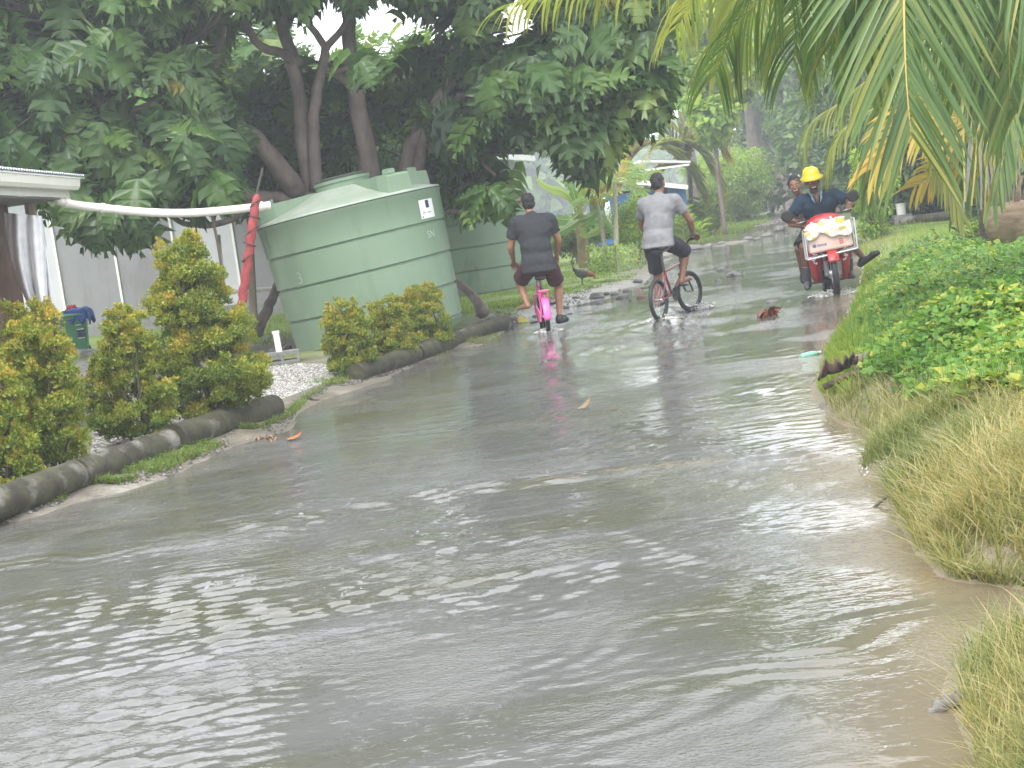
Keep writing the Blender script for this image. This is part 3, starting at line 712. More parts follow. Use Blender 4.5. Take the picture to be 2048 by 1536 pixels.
# ================================================================== logs edging the road
def log_row(pa, pb, n, r_, label_fn, seed, ra=None):
    k = random.Random(seed); A_ = GT(*pa); B_ = GT(*pb)
    for i in range(n):
        f0, f1 = i/n+.004, (i+1)/n-.004; a = A_+(B_-A_)*f0; b_ = A_+(B_-A_)*f1
        rr_ = r_*k.uniform(.94, 1.06); jig = np.array([k.uniform(-.02, .02), k.uniform(-.02, .02), 0])
        P = [a+(b_-a)*q/14+jig+np.array([0, 0, rr_*.62]) for q in range(15)]
        d = nrm(b_-a); mb = MB(); mb.tube(P, [rr_*(1+.02*math.sin(q*1.3+i)+.02*k.uniform(-1, 1)) for q in range(15)], 22)
        me = mb.mesh('log', True); co = np.array([v_.co[:] for v_ in me.vertices]); no = np.array([v_.normal[:] for v_ in me.vertices])
        co += no*waves3(co, .004, 22, seed+i)[:, None]; me.vertices.foreach_set('co', co.ravel())
        t = thing('edging_log', label_fn(i), 'log', a, group='mossy logs laid along the road edge')
        try: me.set_sharp_from_angle(angle=R(50))
        except Exception: pass
        link('trunk', me, t, True, mats=M_log)
        for j in range(3):                                       # lichen patches, slightly proud
            if k.random() < 0:
                f = k.uniform(.15, .8); c = a+(b_-a)*f+jig+np.array([0, 0, rr_*.62]); az = k.uniform(-.2, 1.2)
                side = nrm(np.cross(d, (0, 0, 1))); V = []; F = []; m = 6; wl = k.uniform(.05, .12)
                for ii in range(m+1):
                    for jj in range(m+1):
                        th = az+(jj/m-.5)*1.1*(1-.4*abs(ii/m-.5)*2); q = (ii/m-.5)*2*wl*(1-.3*abs(jj/m-.5)*2)
                        V.append(c+d*q+(side*math.cos(th)+np.array([0, 0, 1])*math.sin(th))*(rr_*1.045+.004))
                for ii in range(m):
                    for jj in range(m): F.append((ii*(m+1)+jj, ii*(m+1)+jj+1, (ii+1)*(m+1)+jj+1, (ii+1)*(m+1)+jj))
                mb = MB(); mb.add(V, F); mb.build('lichen', M_lime, t, True, smooth=True)
log_row((-70, 1055), (338, 902), 2, .108, lambda i: ['near mossy log at the bottom left corner of the yard', 'mossy log below the left golden shrubs, with pale lichen'][i], 3)
log_row((345, 898), (548, 830), 1, .108, lambda i: 'mossy log whose round end stops below the tallest golden shrub', 5)
log_row((712, 760), (1018, 655), 3, .095, lambda i: ['dark split end log below the clipped bushes', 'middle mossy log in front of the leaning tank', 'farthest mossy log, its end beside the pink bicycle'][i], 9)

# ================================================================== stones
def stone_mesh(seed, sub=2):
    bm = bmesh.new(); bmesh.ops.create_icosphere(bm, subdivisions=sub, radius=1); k = Vector((seed*3.1, seed*1.7, seed))
    for v_ in bm.verts:
        n = mnoise.noise(v_.co*1.1+k)*.35+mnoise.noise(v_.co*2.6+k)*.16; v_.co *= 1+n
    me = bpy.data.meshes.new('stone'); bm.to_mesh(me); bm.free(); return me
sm = [stone_mesh(i) for i in range(7)]
def stone(px, py, wpx, lab, m=M_stone, flat=.55, grp='stones in the shallow water', i=[0]):
    p = GT(px, py); s_ = wpx/2*p[1]/FPX; i[0] += 1
    me = sm[i[0] % 7]; 
    o = bpy.data.objects.new('stone', me); COL.objects.link(o)
    if len(me.materials) == 0: me.materials.append(m)
    o.material_slots[0].link = 'OBJECT'; o.material_slots[0].material = m
    o.matrix_world = Matrix.Translation((p[0], p[1], max(p[2], -.01)+s_*flat*.30)) @ Matrix.Rotation(i[0]*1.9, 4, 'Z') @ Matrix.Diagonal((s_, s_*.8, s_*flat, 1))
    return setp(o, lab, 'stone', grp)
ST = [(1196, 602, 40, 'largest stone, rounded and grey, between the two cyclists'), (1246, 610, 30, 'flat dark stone right of the large rounded one'), (1133, 616, 13, 'small upright dark stone left of the large rounded one'),
      (1202, 622, 20, 'small stone just below the large rounded one'), (1160, 612, 14, 'small stone between the pink bicycle and the large stone'), (1444, 556, 24, 'grey stone in the stream right of the grey cyclist'),
      (1470, 569, 32, 'broad flat stone nearer the motorcycle in the stream'), (1438, 580, 14, 'small dark stone just above water right of the black front wheel'), (1417, 496, 26, 'dark stone at the left end of the stone line across the road'),
      (1388, 500, 34, 'long dark stone touching the far grass edge'), (1442, 489, 18, 'small stone in the line across the road'), (1497, 480, 22, 'round stone in the middle of the line across the road'),
      (1535, 474, 24, 'right hand stone of the line across the road'), (1560, 462, 30, 'flat stone farthest right of the line across the road'), (1232, 598, 24, 'low stone behind the flat dark one'), (1255, 588, 22, 'stone left of the red cloth'),
      (1100, 612, 14, 'small stone behind the right leg of the cyclist in black'), (1025, 640, 26, 'stone at the end of the farthest log'), (1062, 622, 20, 'stone behind the left foot of the cyclist in black'), (985, 640, 22, 'stone beside the farthest log on the yard side'),
      (960, 632, 20, 'stone at the right foot of the leaning tank'), (1000, 626, 18, 'pebble sized stone left of the pink bicycle'), (1545, 626, 20, 'dark rounded stone alone in mid stream below the motorcycle'), (1305, 575, 20, 'stone behind the rear wheel of the grey cyclist'),
      (1275, 565, 22, 'stone on the muddy bank above the red cloth'), (1330, 548, 16, 'small stone at the water edge behind the grey cyclist')]
for a in ST: stone(a[0], a[1], a[2], a[3])
for a_, b__, w__, lb in ((1085, 596, 12, 'small wet stone just above the rear mudguard of the pink bicycle'), (1120, 600, 11, 'small stone between the right calf of the cyclist in black and the rooster'), (1150, 597, 16, 'dark wet stone straight below the rooster'),
        (1214, 588, 14, 'small stone above the large rounded grey one'), (1140, 630, 12, 'tiny stone in open water right of the pink bicycle wheel'), (1070, 634, 14, 'stone touching the water just left of the pink rear wheel'), (1264, 620, 12, 'tiny stone below the reddish brown one'),
        (1318, 560, 11, 'stone at the bank right behind the left leg of the grey cyclist'), (1345, 538, 14, 'small stone on the bank under the left pedal side of the grey cyclist'), (1362, 520, 13, 'stone at the bank beside the right knee of the grey cyclist'),
        (1455, 492, 12, 'smallest stone in the line across the road'), (1515, 480, 14, 'small stone between the two right hand stones of the line across the road'), (1490, 562, 9, 'tiny stone right of the broad flat one in the stream')):
    stone(a_, b__, w__, lb)
stone(1284, 612, 22, 'reddish brown stone beside the black rear wheel', M_redstone)
for a in ((-5, 655, 46, 'grey boulder on top of the heap by the left house', M_stone2), (8, 688, 40, 'reddish boulder in the heap at the left edge', M_redstone), (0, 715, 44, 'lower reddish boulder in the heap at the left edge', M_redstone)):
    stone(a[0], a[1]+22, a[2], a[3], a[4], .8, 'boulders heaped by the left house')
for a in ((165, 702, 70, 'broad pale slab lying behind the left shrubs', M_stone2), (208, 700, 62, 'tilted grey slab right of the pale slab', M_stone), (205, 730, 60, 'flat grey slab below the white plank', M_stone2), (560, 690, 50, 'dark flat slab left of the leaning tank', M_stone), (545, 712, 44, 'lower dark slab left of the leaning tank', M_stone)):
    stone(a[0], a[1]+10, a[2], a[3], a[4], .35, 'slabs lying in the yard')
mb = MB(); pa, pb = D(180, 722, 17), D(232, 712, 17); mb.box((pa+pb)/2, (.32, .1, .05), Matrix.Rotation(R(10), 3, 'Z')); o = mb.build('plank', M_white); setp(o, 'white painted plank lying between the left shrubs', 'plank')

def oct_t():
    V = [(.5, 0, 0), (0, .45, .05), (-.5, .05, 0), (0, -.4, 0), (.05, 0, .32), (0, 0, -.2)]
    return V, [(0, 1, 4), (1, 2, 4), (2, 3, 4), (3, 0, 4)]
def pebbles(name, label, pgs, n, size, cols, zoff=0.0):
    q = np.concatenate([sample(pg, n//len(pgs)) for pg in pgs]); P = GTv(q[:, 0], q[:, 1]); P = P[P[:, 2] > -.03]; n = len(P); P[:, 2] += zoff
    az = np.random.uniform(0, 6.28, n); Yd = np.stack([np.cos(az), np.sin(az), np.random.normal(0, .2, n)], 1); Xa, Ya, Za = frames(Yd)
    m = leafmat(name+'_m', cols, .7, 0)
    o = scatter(name, oct_t(), P, Xa, Ya, Za, size*np.random.uniform(.4, 1.6, n), np.random.uniform(0, 1, n), m, smooth=False); setp(o, label, 'gravel'); return o
pebbles('gravel', 'pale coral gravel spread in front of the leaning tank', [[(505, 790), (530, 735), (600, 728), (700, 730), (650, 765), (560, 800)], [(180, 960), (190, 790), (240, 760), (540, 780), (560, 810), (400, 850)]], 16000, .035, [(.1, (.10, .095, .085)), (.5, (.26, .25, .23)), (.9, (.45, .44, .41))])
pebbles('shingle', 'dark wet shingle along the muddy left edge of the road', [[(940, 650), (1060, 600), (1300, 560), (1300, 590), (1050, 640)], [(1290, 530), (1480, 478), (1560, 455), (1300, 520)], [(0, 1060), (340, 960), (560, 870), (600, 820), (330, 930), (0, 1030)], [(620, 800), (1000, 680), (960, 680), (640, 780)]], 9000, .026, [(.1, (.03, .027, .022)), (.6, (.095, .085, .07)), (.9, (.2, .185, .16))])
pebbles('road_gravel', 'wet grey gravel of the far road', [[(1480, 478), (1530, 415), (1600, 395), (1640, 400), (1700, 450), (1600, 470)]], 5000, .06, [(.1, (.04, .037, .033)), (.6, (.10, .095, .088)), (.9, (.2, .19, .18))])
pebbles('shore_gravel', 'pale broken coral at the foot of the dry grass on the right shore', [[(1715, 935), (1735, 925), (1800, 955), (1790, 975), (1740, 965)]], 350, .016, [(.1, (.16, .14, .11)), (.6, (.32, .29, .25)), (.9, (.5, .47, .43))])
# ================================================================== leaf materials
L_bread = leafmat('breadfruit_leaf', [(.0, (.03, .075, .02)), (.3, (.055, .12, .028)), (.6, (.09, .175, .04)), (.9, (.18, .27, .06)), (.98, (.30, .27, .03))], .38, .45, spec=.5)
L_bread2 = leafmat('sunlit_breadfruit_leaf', [(.0, (.06, .13, .03)), (.4, (.10, .20, .045)), (.8, (.18, .28, .06)), (1, (.30, .33, .07))], .4, .45)  # sunlight on the farther crown is put into this paler leaf colour
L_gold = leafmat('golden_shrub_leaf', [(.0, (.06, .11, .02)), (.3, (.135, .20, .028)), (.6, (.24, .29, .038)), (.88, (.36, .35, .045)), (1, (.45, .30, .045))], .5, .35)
L_cover = leafmat('ground_cover_leaf', [(.0, (.05, .12, .02)), (.4, (.09, .21, .03)), (.8, (.16, .30, .045)), (.97, (.28, .36, .06)), (1, (.42, .40, .06))], .45, .4)
L_dry = leafmat('dry_grass_blade', [(.0, (.09, .14, .035)), (.35, (.17, .21, .06)), (.7, (.30, .28, .11)), (1, (.50, .41, .21))], .6, .35)
L_lawn = leafmat('lawn_blade', [(.0, (.08, .16, .02)), (.5, (.17, .27, .03)), (1, (.32, .37, .06))], .55, .4)
L_frond = leafmat('palm_leaflet', [(.0, (.04, .085, .02)), (.4, (.07, .14, .028)), (.8, (.13, .20, .04)), (1, (.27, .26, .05))], .38, .38, spec=.5)
L_yfrond = leafmat('yellowing_palm_leaflet', [(.0, (.22, .23, .04)), (.5, (.42, .33, .045)), (1, (.55, .34, .05))], .45, .45)
L_pfrond = leafmat('pale_palm_leaflet', [(.0, (.12, .17, .05)), (.5, (.22, .27, .07)), (1, (.38, .36, .09))], .45, .45)
L_dead = leafmat('dead_leaf', [(.0, (.25, .12, .05)), (1, (.45, .22, .09))], .8, .2)
L_far = leafmat('far_leaf', [(.0, (.06, .13, .022)), (.45, (.11, .21, .034)), (.85, (.20, .30, .05)), (1, (.26, .31, .06))], .5, .35)
L_fardk = leafmat('dark_far_leaf', [(.0, (.025, .06, .016)), (.6, (.06, .125, .028)), (1, (.15, .22, .045))], .5, .3)
L_lime = leafmat('lime_leaf', [(.0, (.13, .25, .03)), (.5, (.27, .42, .06)), (1, (.45, .52, .10))], .45, .45)
M_rachis = mat('yellow_green_rib', (.33, .30, .06), .5, bump=0)
M_brach = mat('orange_rib', (.5, .36, .10), .5, bump=0)

RS = np.random.RandomState(21)
def limb(t, name, pts, rads, m=M_bark, seg=9, sm_=5):
    P = crom(pts, sm_); n = len(P); r_ = np.interp(np.linspace(0, 1, n), np.linspace(0, 1, len(rads)), rads)
    P = [p+RS.normal(0, .012, 3)*min(1, r_[i]*8) for i, p in enumerate(P)]
    mb = MB(); mb.tube(P, list(r_), seg); mb.build(name, m, t, True, smooth=True); return P

# ================================================================== big breadfruit tree behind the tank
tb = D(668, 600, 19.3); tb = np.array([tb[0], tb[1], hz(tb[0], tb[1])])
t = thing('breadfruit_tree', 'huge dark breadfruit tree with lobed glossy leaves spreading over the green tanks', 'tree', tb)
fork = D(625, 375, 18.9)
skel = []
skel += limb(t, 'trunk', [tb-[0, 0, .1], D(640, 480, 19.1), fork], [.20, .17, .15], seg=12)
def br(pts, rads, nm='branch'): 
    P = [D(a, b_, c) for a, b_, c in pts]; q = limb(t, nm, P, rads); skel.extend(q); return q
br([(625, 385, 18.9), (604, 270, 18.8), (598, 190, 18.8), (575, 90, 18.8), (548, -20, 18.8), (520, -160, 18.9)], [.12, .10, .09, .07, .05])
br([(632, 380, 18.8), (628, 230, 18.7), (648, 120, 18.6), (652, 92, 18.6)], [.09, .07, .05])
br([(652, 95, 18.6), (620, 50, 18.5), (602, 22, 18.5), (590, -40, 18.4)], [.05, .04, .03])
br([(652, 95, 18.6), (690, 48, 18.6), (712, -20, 18.5)], [.05, .04, .03])
br([(745, 520, 19.1), (740, 345, 19.0), (712, 190, 18.9), (700, 90, 18.9), (696, -40, 18.9), (700, -200, 19)], [.16, .13, .10, .085, .06], 'trunk')
br([(712, 190, 18.9), (675, 150, 18.8), (640, 148, 18.7)], [.06, .05, .04])
br([(640, 148, 18.7), (700, 135, 18.5), (750, 112, 18.4)], [.045, .035, .025])
br([(595, 385, 18.9), (545, 320, 18.5), (492, 260, 18.2), (440, 230, 18), (340, 205, 17.7), (260, 225, 17.5)], [.15, .12, .09, .07, .05])
br([(600, 130, 18.8), (560, 105, 18.6), (520, 90, 18.4), (480, 30, 18.3), (450, -30, 18.2)], [.07, .06, .05, .03])
br([(590, 400, 19), (510, 395, 18.6), (420, 360, 18.3), (370, 340, 18.1), (285, 305, 17.8), (225, 345, 17.6)], [.12, .09, .07, .05, .03])
br([(285, 305, 17.8), (240, 260, 17.7), (180, 190, 17.4), (120, 150, 17.2)], [.05, .04, .03])
br([(380, 290, 18), (345, 240, 17.9), (342, 150, 17.6), (345, 110, 17.5)], [.045, .04, .03])
br([(430, 140, 18.3), (444, 60, 18.3), (448, -30, 18.3)], [.045, .04, .03])
br([(430, 145, 18.3), (390, 160, 18.1), (300, 130, 17.8), (235, 105, 17.6), (160, 50, 17.4)], [.06, .05, .04, .03])
br([(800, 480, 19.6), (815, 320, 19.4), (870, 215, 19.1), (905, 150, 19), (940, 60, 18.9), (960, -60, 18.8)], [.12, .10, .08, .06, .04])
br([(835, 345, 19.3), (855, 260, 19.1), (895, 180, 18.9), (985, 80, 18.7)], [.08, .07, .06, .03])
br([(880, 210, 19), (1000, 160, 18.6), (1130, 120, 18.3), (1250, 60, 18)], [.06, .05, .04, .03])
br([(860, 300, 19.1), (960, 300, 18.7), (1060, 300, 18.2), (1180, 260, 17.8), (1280, 200, 17.5)], [.05, .045, .035, .025])
br([(895, 425, 19), (930, 424, 18), (985, 418, 17.6), (1040, 400, 17.3)], [.035, .03, .025])
br([(860, 285, 19.1), (920, 280, 18.9), (960, 320, 18.6), (990, 350, 18.3)], [.03, .025, .02])
br([(530, 385, 18.9), (460, 440, 18.4), (380, 450, 17.9), (330, 425, 17.6)], [.05, .04, .03])
br([(555, 570, 19.2), (535, 620, 18.9), (512, 665, 18.6)], [.06, .07, .09], 'root')
br([(905, 560, 19.6), (945, 590, 19.2), (968, 628, 18.9)], [.06, .06, .09], 'root')
# crown: rosettes of leaves at the twig ends
bot_x = [-400, 0, 60, 100, 160, 230, 262, 275, 330, 360, 400, 470, 495, 520, 560, 610, 640, 690, 760, 790, 850, 880, 905, 950, 990, 1040, 1090, 1130, 1170, 1200, 1235, 1280, 1315, 1335, 1350]
bot_y = [300, 318, 320, 400, 460, 475, 455, 430, 430, 400, 430, 445, 430, 390, 360, 320, 330, 310, 235, 290, 310, 390, 400, 425, 425, 400, 365, 335, 330, 335, 290, 240, 170, 80, 0]
holes = [(60, 25, 12), (185, 20, 13), (245, 12, 15), (395, 60, 11), (420, 110, 9), (860, 30, 14), (900, 70, 10), (980, 60, 12), (545, 40, 18), (700, 60, 14), (462, 8, 26), (640, 45, 42), (590, 60, 26), (672, 20, 35), (500, 85, 20), (770, 15, 36), (815, 28, 18), (1030, 15, 34), (320, 425, 24), (345, 402, 16), (765, 270, 34), (740, 318, 26), (1010, 285, 16), (1045, 290, 32), (1090, 303, 20), (1010, 320, 22), (1045, 345, 22),
         (130, 70, 9), (215, 120, 8), (140, 80, 10), (300, 140, 9), (290, 220, 9), (250, 185, 12), (480, 120, 16), (470, 160, 14), (640, 310, 18), (598, 345, 16), (880, 200, 10), (1105, 80, 8), (630, 200, 9), (556, 130, 10), (300, 425, 15), (70, 300, 8), (385, 470, 10), (415, 405, 14)]
cand = []
while len(cand) < 1420:
    px = RS.uniform(-330, 1345); py = RS.uniform(-640, 510); dep = RS.uniform(0, 1)**1.15
    by = np.interp(px, bot_x, bot_y)-38
    open_ = 470 < px < 930 and -40 < py < 400
    if open_ and RS.rand() < .42: continue
    if py > by: continue
    Yc = 16.3+5.6*dep
    if px > 780 and Yc < 17.2: Yc += .8
    if open_ and Yc < 19.3 and RS.rand() < .93: Yc = RS.uniform(19.4, 22.5)
    if any((px-hx)**2+(py-hy)**2 < (hr+30)**2 for hx, hy, hr in holes) and RS.rand() < .99: continue
    if py < -120 and RS.rand() < .62: continue
    if py < -350 and px < 60-.5*py*.3: continue  # unseen crown above the frame cut back at left so sky reflects in the water
    if px < 260 and py < -170 and RS.rand() < .9: continue  # out-of-view left crown thinned further to brighten the near water
    cand.append(D(px, py, Yc))
cand = np.array(cand)
SK = np.array(skel)
lp, ld, ls, lr, lu = [], [], [], [], []; twV = MB()
for c in cand:
    d2 = ((SK-c)**2).sum(1); j = d2.argmin(); root_ = SK[j]
    axis = nrm(nrm(c-root_)*.6+np.array([0, -.15, .75])+RS.normal(0, .2, 3))
    if d2[j] < 4.5:
        mid = (root_+c)/2+np.array([0, 0, -.12])+RS.normal(0, .05, 3); twV.tube([root_, mid, c], [.016, .012, .009], 4, False)
    else: twV.tube([c-axis*.5, c], [.012, .008], 4, False)
    nlf = RS.randint(6, 10); tone = RS.uniform(-.18, .18)
    e1 = nrm(np.cross(axis, (0.3, .2, 1))); e2 = np.cross(axis, e1)
    for k in range(nlf):
        a = 2*math.pi*(k+RS.uniform(-.3, .3))/nlf; el = RS.uniform(-.85, .35)
        d = (e1*math.cos(a)+e2*math.sin(a))*math.cos(el)+axis*math.sin(el)+np.array([0, 0, -.42])
        lp.append(c+axis*RS.uniform(-.12, .04)+nrm(d)*.05); ld.append(nrm(d)); ls.append(RS.uniform(.30, .56)); lr.append(np.clip(RS.beta(2, 2.2)+tone, .01, .9) if RS.rand() > .005 else .985); lu.append(axis+RS.normal(0, .25, 3))
lp, ld, ls, lr, lu = map(np.array, (lp, ld, ls, lr, lu))
keep = np.ones(len(lp), bool)
for f in (0, .5, .95):                      # the gaps in the crown stay free of leaves
    q_ = project(lp+ld*ls[:, None]*f)
    for hx, hy, hr in holes: keep &= ((q_[:, 0]-hx)**2+(q_[:, 1]-hy)**2 > (hr*.9)**2)
lp, ld, ls, lr, lu = lp[keep], ld[keep], ls[keep], lr[keep], lu[keep]
twV.build('twigs', M_twig, t, True)['kind'] = 'stuff'
pj = project(lp); big = ls/pj[:, 2]; score = np.where((pj[:, 0] > -40) & (pj[:, 0] < 2048) & (pj[:, 1] > -30), big+ .012*(18.2-np.minimum(lp[:, 1], 30)), -9)
order = np.argsort(-score); single = order[:296]; rest = order[296:]
Xa, Ya, Za = frames(ld, lu)
tm = [leaf_bread(d_, i) for i, d_ in enumerate((.15, .35, .55, .25, .45, .7))]
for q in range(6):
    s_ = rest[q::6]; scatter('foliage', tm[q], lp[s_], Xa[s_], Ya[s_], Za[s_], ls[s_], lr[s_], L_bread, t) if q == 99 else None
# all remaining leaves as one mesh
Vs, Fs, Rs_, off = [], [], [], 0
for q in range(6):
    s_ = rest[q::6]; TV = np.array(tm[q][0]); TF = np.array(tm[q][1])
    V = (TV[None, :, 0:1]*Xa[s_][:, None]+TV[None, :, 1:2]*Ya[s_][:, None]+TV[None, :, 2:3]*Za[s_][:, None])*ls[s_][:, None, None]+lp[s_][:, None]
    F = TF[None]+(np.arange(len(s_))*len(TV))[:, None, None]+off; off += V.shape[0]*V.shape[1]
    Vs.append(V.reshape(-1, 3)); Fs.append(F.reshape(-1, 3)); Rs_.append(np.repeat(np.clip(lr[s_], .01, .99), len(TV)))
me = mesh_np('foliage', np.concatenate(Vs), np.concatenate(Fs), True, np.concatenate(Rs_)); o = link('foliage', me, t, True, mats=L_bread); o['kind'] = 'stuff'
lm = []
for q in range(18):
    TV, TF = tm[q % 6]; me = mesh_np('leaf', TV, np.array(TF), True, np.full(len(TV), [.12, .25, .35, .45, .55, .62, .70, .3, .5][q % 9])); me.materials.append(L_bread); lm.append(me)
inv = wmat(t).inverted()
for n_, i in enumerate(single):
    m = Matrix([[*(np.array([Xa[i][r_], Ya[i][r_], Za[i][r_]])*ls[i]), lp[i][r_]] for r_ in range(3)]+[[0, 0, 0, 1]])
    link('leaf', lm[n_ % 18], t, basis=inv @ m)

# ================================================================== generic leafy trees and bushes
def foliage(t, name, centres, radii, n, size, m, tmpl, squash=.8, out=.75, seed=0, droop=.2, parent=True, tone=.16):
    k = np.random.RandomState(seed); nb = len(centres); centres = np.asarray(centres); radii = np.asarray(radii, float)
    w_ = radii**2; idx = k.choice(nb, n, p=w_/w_.sum()); d = k.normal(size=(n, 3)); d /= np.linalg.norm(d, axis=1, keepdims=True)
    rr_ = radii[idx]*(k.uniform(.0, 1, n)**.33)*(1+.12*np.sin(d[:, 0]*7+idx)*np.sin(d[:, 2]*6+idx*2)); P = centres[idx]+d*rr_[:, None]*np.array([1, 1, squash])
    dr = d*out+k.normal(size=(n, 3))*.45+np.array([0, 0, -droop]); up = d*.6+np.array([0, 0, .8])+k.normal(size=(n, 3))*.3
    Xa, Ya, Za = frames(dr, up); tn = k.uniform(-tone, tone, nb)
    return scatter(name, tmpl, P, Xa, Ya, Za, size*k.uniform(.6, 1.3, n), np.clip(k.uniform(0, 1, n)*.8+.1+tn[idx], .01, .99), m, t)
def blobs(c, r, n, br_, seed, squash=1):
    k = np.random.RandomState(seed); d = k.normal(size=(n, 3)); d /= np.linalg.norm(d, axis=1, keepdims=True)
    q = k.uniform(.35, .92, n)[:, None]; return np.asarray(c)+d*q*np.asarray(r), k.uniform(.7, 1.3, n)*br_
T1, T2, T3 = leaf_simple(.3, two=True), leaf_simple(.24, .08, .3, True), leaf_simple(.42, .15, .2, True)
def tree(name, label, bx, py_c, Yd, rx, rz, nb, br_, n, size, m, seed, tmpl=T2, trunk=.2, cat='tree', group=None, ry=None, lean=0, squash=.8):
    """crown centred at picture point (bx, py_c) at distance Yd"""
    c = D(bx, py_c, Yd); gz = hz(c[0]-lean, Yd); t = thing(name, label, cat, (c[0]-lean, Yd, gz), group=group)
    C_, Rr = blobs(c, (rx, ry or rx*.8, rz), nb, br_, seed)
    k = np.random.RandomState(seed+5); base = np.array([c[0]-lean, Yd, gz-.1]); top = c+np.array([0, 0, rz*.5])
    if trunk:
        mid = (base+c)/2+np.array([k.uniform(-.2, .2), 0, 0]); mb = MB(); mb.tube(crom([base, mid, c, top]), list(np.interp(np.linspace(0, 1, 19), [0, .5, 1], [trunk*1.2, trunk, trunk*.3])), 9); mb.build('trunk', M_bark, t, True, smooth=True)
        for i in range(min(7, nb)):
            a = mid+(c-mid)*k.uniform(.3, 1); mb = MB(); mb.tube(crom([a, (a+C_[i])/2+np.array([0, 0, .1*rz]), C_[i]], 4), list(np.linspace(trunk*.45, trunk*.12, 9)), 6); mb.build('branch', M_bark, t, True, smooth=True)
    foliage(t, 'crown', C_, Rr, n, size, m, tmpl, seed=seed+1, squash=squash); return t
# second brighter breadfruit behind, seen through the big one
tree('breadfruit_tree', 'paler green breadfruit tree glimpsed behind the trunks of the big one', 640, 225, 27, 3.4, 1.3, 24, .8, 2300, .42, L_bread2, 31, tmpl=leaf_bread(.3, 9), trunk=.2)
tree('leafy_tree', 'bright leafy tree behind the grey house roof, right of the trunks', 930, 245, 47, 6.0, 1.9, 26, 1.5, 7000, .42, L_far, 32, trunk=.3)
tree('leafy_tree', 'dull green tree far behind the left end of the grey house', 150, 190, 48, 7.5, 4.0, 40, 2.2, 10000, .5, L_fardk, 33, trunk=.3)
tree('leafy_tree', 'pale green treetop right behind the paler breadfruit', 520, 270, 52, 6, 1.8, 26, 1.6, 5000, .45, L_far, 34, trunk=.3)
# right of the crown
tree('leafy_tree', 'light green large leaved tree beside the leaning palm trunk', 1425, 110, 40, 1.3, 2.4, 38, .5, 6500, .24, L_lime, 36, tmpl=T3, trunk=.06, lean=.2)
tree('mango_tree', 'dark dense tree closing the view above the bend of the road', 1530, 195, 72, 4.2, 2.9, 46, 1.3, 15000, .38, L_far, 37, trunk=.4)
tree('mango_tree', 'mid green tree above the riders with hanging shoots', 1665, 190, 60, 3.2, 3.6, 40, 1.2, 14000, .34, L_far, 38, trunk=.35)
tree('leafy_tree', 'yellow green treetop far behind the leaning palm', 1480, 60, 62, 4.6, 2.8, 30, 1.3, 9000, .36, L_lime, 39, trunk=.3)
tree('leafy_tree', 'small bright tree low behind the round bush at the bend', 1560, 290, 84, 3.0, 1.5, 20, .9, 5000, .35, L_far, 40, trunk=.2)
tree('leafy_tree', 'dark tree behind the drooping yellow fronds on the right', 1890, 300, 31, 2.6, 1.6, 34, .75, 13000, .22, L_fardk, 41, trunk=.2)
tree('leafy_tree', 'dark tree at the right edge behind the hanging palm leaves', 2060, 200, 27, 1.9, 2.6, 34, .8, 12000, .22, L_fardk, 42, trunk=.2)
tree('leafy_tree', 'mid green tree filling the gap behind the big palm frond', 1800, 120, 38, 2.6, 3.0, 30, .9, 11000, .26, L_far, 43, trunk=.2)
tree('creeper_bush', 'tall lime green creeper bush beside the thin trunk right of the riders', 1742, 370, 27, .42, .95, 22, .24, 6000, .085, L_lime, 44, trunk=.03, cat='bush')
tree('round_bush', 'big rounded green bush at the left bend of the road', 1472, 370, 52, 1.25, 1.3, 46, .45, 16000, .12, L_lime, 45, trunk=.05, cat='bush')
tree('round_bush', 'lighter bushy mass behind the round bush by the bend', 1425, 345, 58, 1.3, 1.2, 30, .5, 8000, .14, L_lime, 46, trunk=.05, cat='bush')
tree('round_bush', 'low green bush under the yellowing young palm', 1370, 400, 50, .9, .7, 22, .35, 5000, .12, L_lime, 47, trunk=.04, cat='bush')
tree('flowering_bush', 'flowering vine bush left of the grey shirted cyclist', 1262, 450, 28.5, .36, .62, 24, .2, 6500, .06, L_lime, 48, trunk=.03, cat='bush')
tree('hedge_bush', 'dense low hedge behind the banana plant', 1150, 470, 31.5, .85, .42, 22, .25, 6500, .075, L_far, 49, trunk=.03, cat='bush')
tree('hedge_bush', 'dark green hedge behind the fork of the big tree', 850, 330, 24.5, 1.7, .9, 26, .4, 7000, .11, L_fardk, 50, trunk=.06, cat='bush')
tree('weed_bush', 'wet weeds along the foot of the grey wall', 420, 660, 24, 1.0, .25, 16, .2, 3500, .06, L_far, 51, trunk=.02, cat='bush')

# far wood: one mass behind everything
k = np.random.RandomState(77); n = 90; C_ = np.stack([k.uniform(-90, 130, n), k.uniform(140, 210, n), k.uniform(2, 9, n)], 1)
o = foliage(None, 'distant_wood', C_, k.uniform(3.5, 6.5, n), 42000, 1.4, L_far, T3, seed=78); setp(o, 'hazy distant wood closing the horizon behind all the other trees', 'wood')
k = np.random.RandomState(79); n = 46; C_ = np.stack([k.uniform(-40, -8, n), k.uniform(46, 60, n), k.uniform(1, 4, n)], 1)
o = foliage(None, 'distant_wood', C_, k.uniform(1.8, 3, n), 16000, .6, L_far, T3, seed=80); setp(o, 'thicket behind the left house and the grey house', 'wood')
k = np.random.RandomState(81); n = 40; C_ = np.stack([k.uniform(9.5, 26, n), k.uniform(36, 54, n), k.uniform(.8, 3.2, n)], 1)
o = foliage(None, 'roadside_thicket', C_, k.uniform(1.2, 2.2, n), 16000, .4, L_fardk, T3, seed=82); setp(o, 'thicket behind the palm leaves on the right side of the road', 'wood')
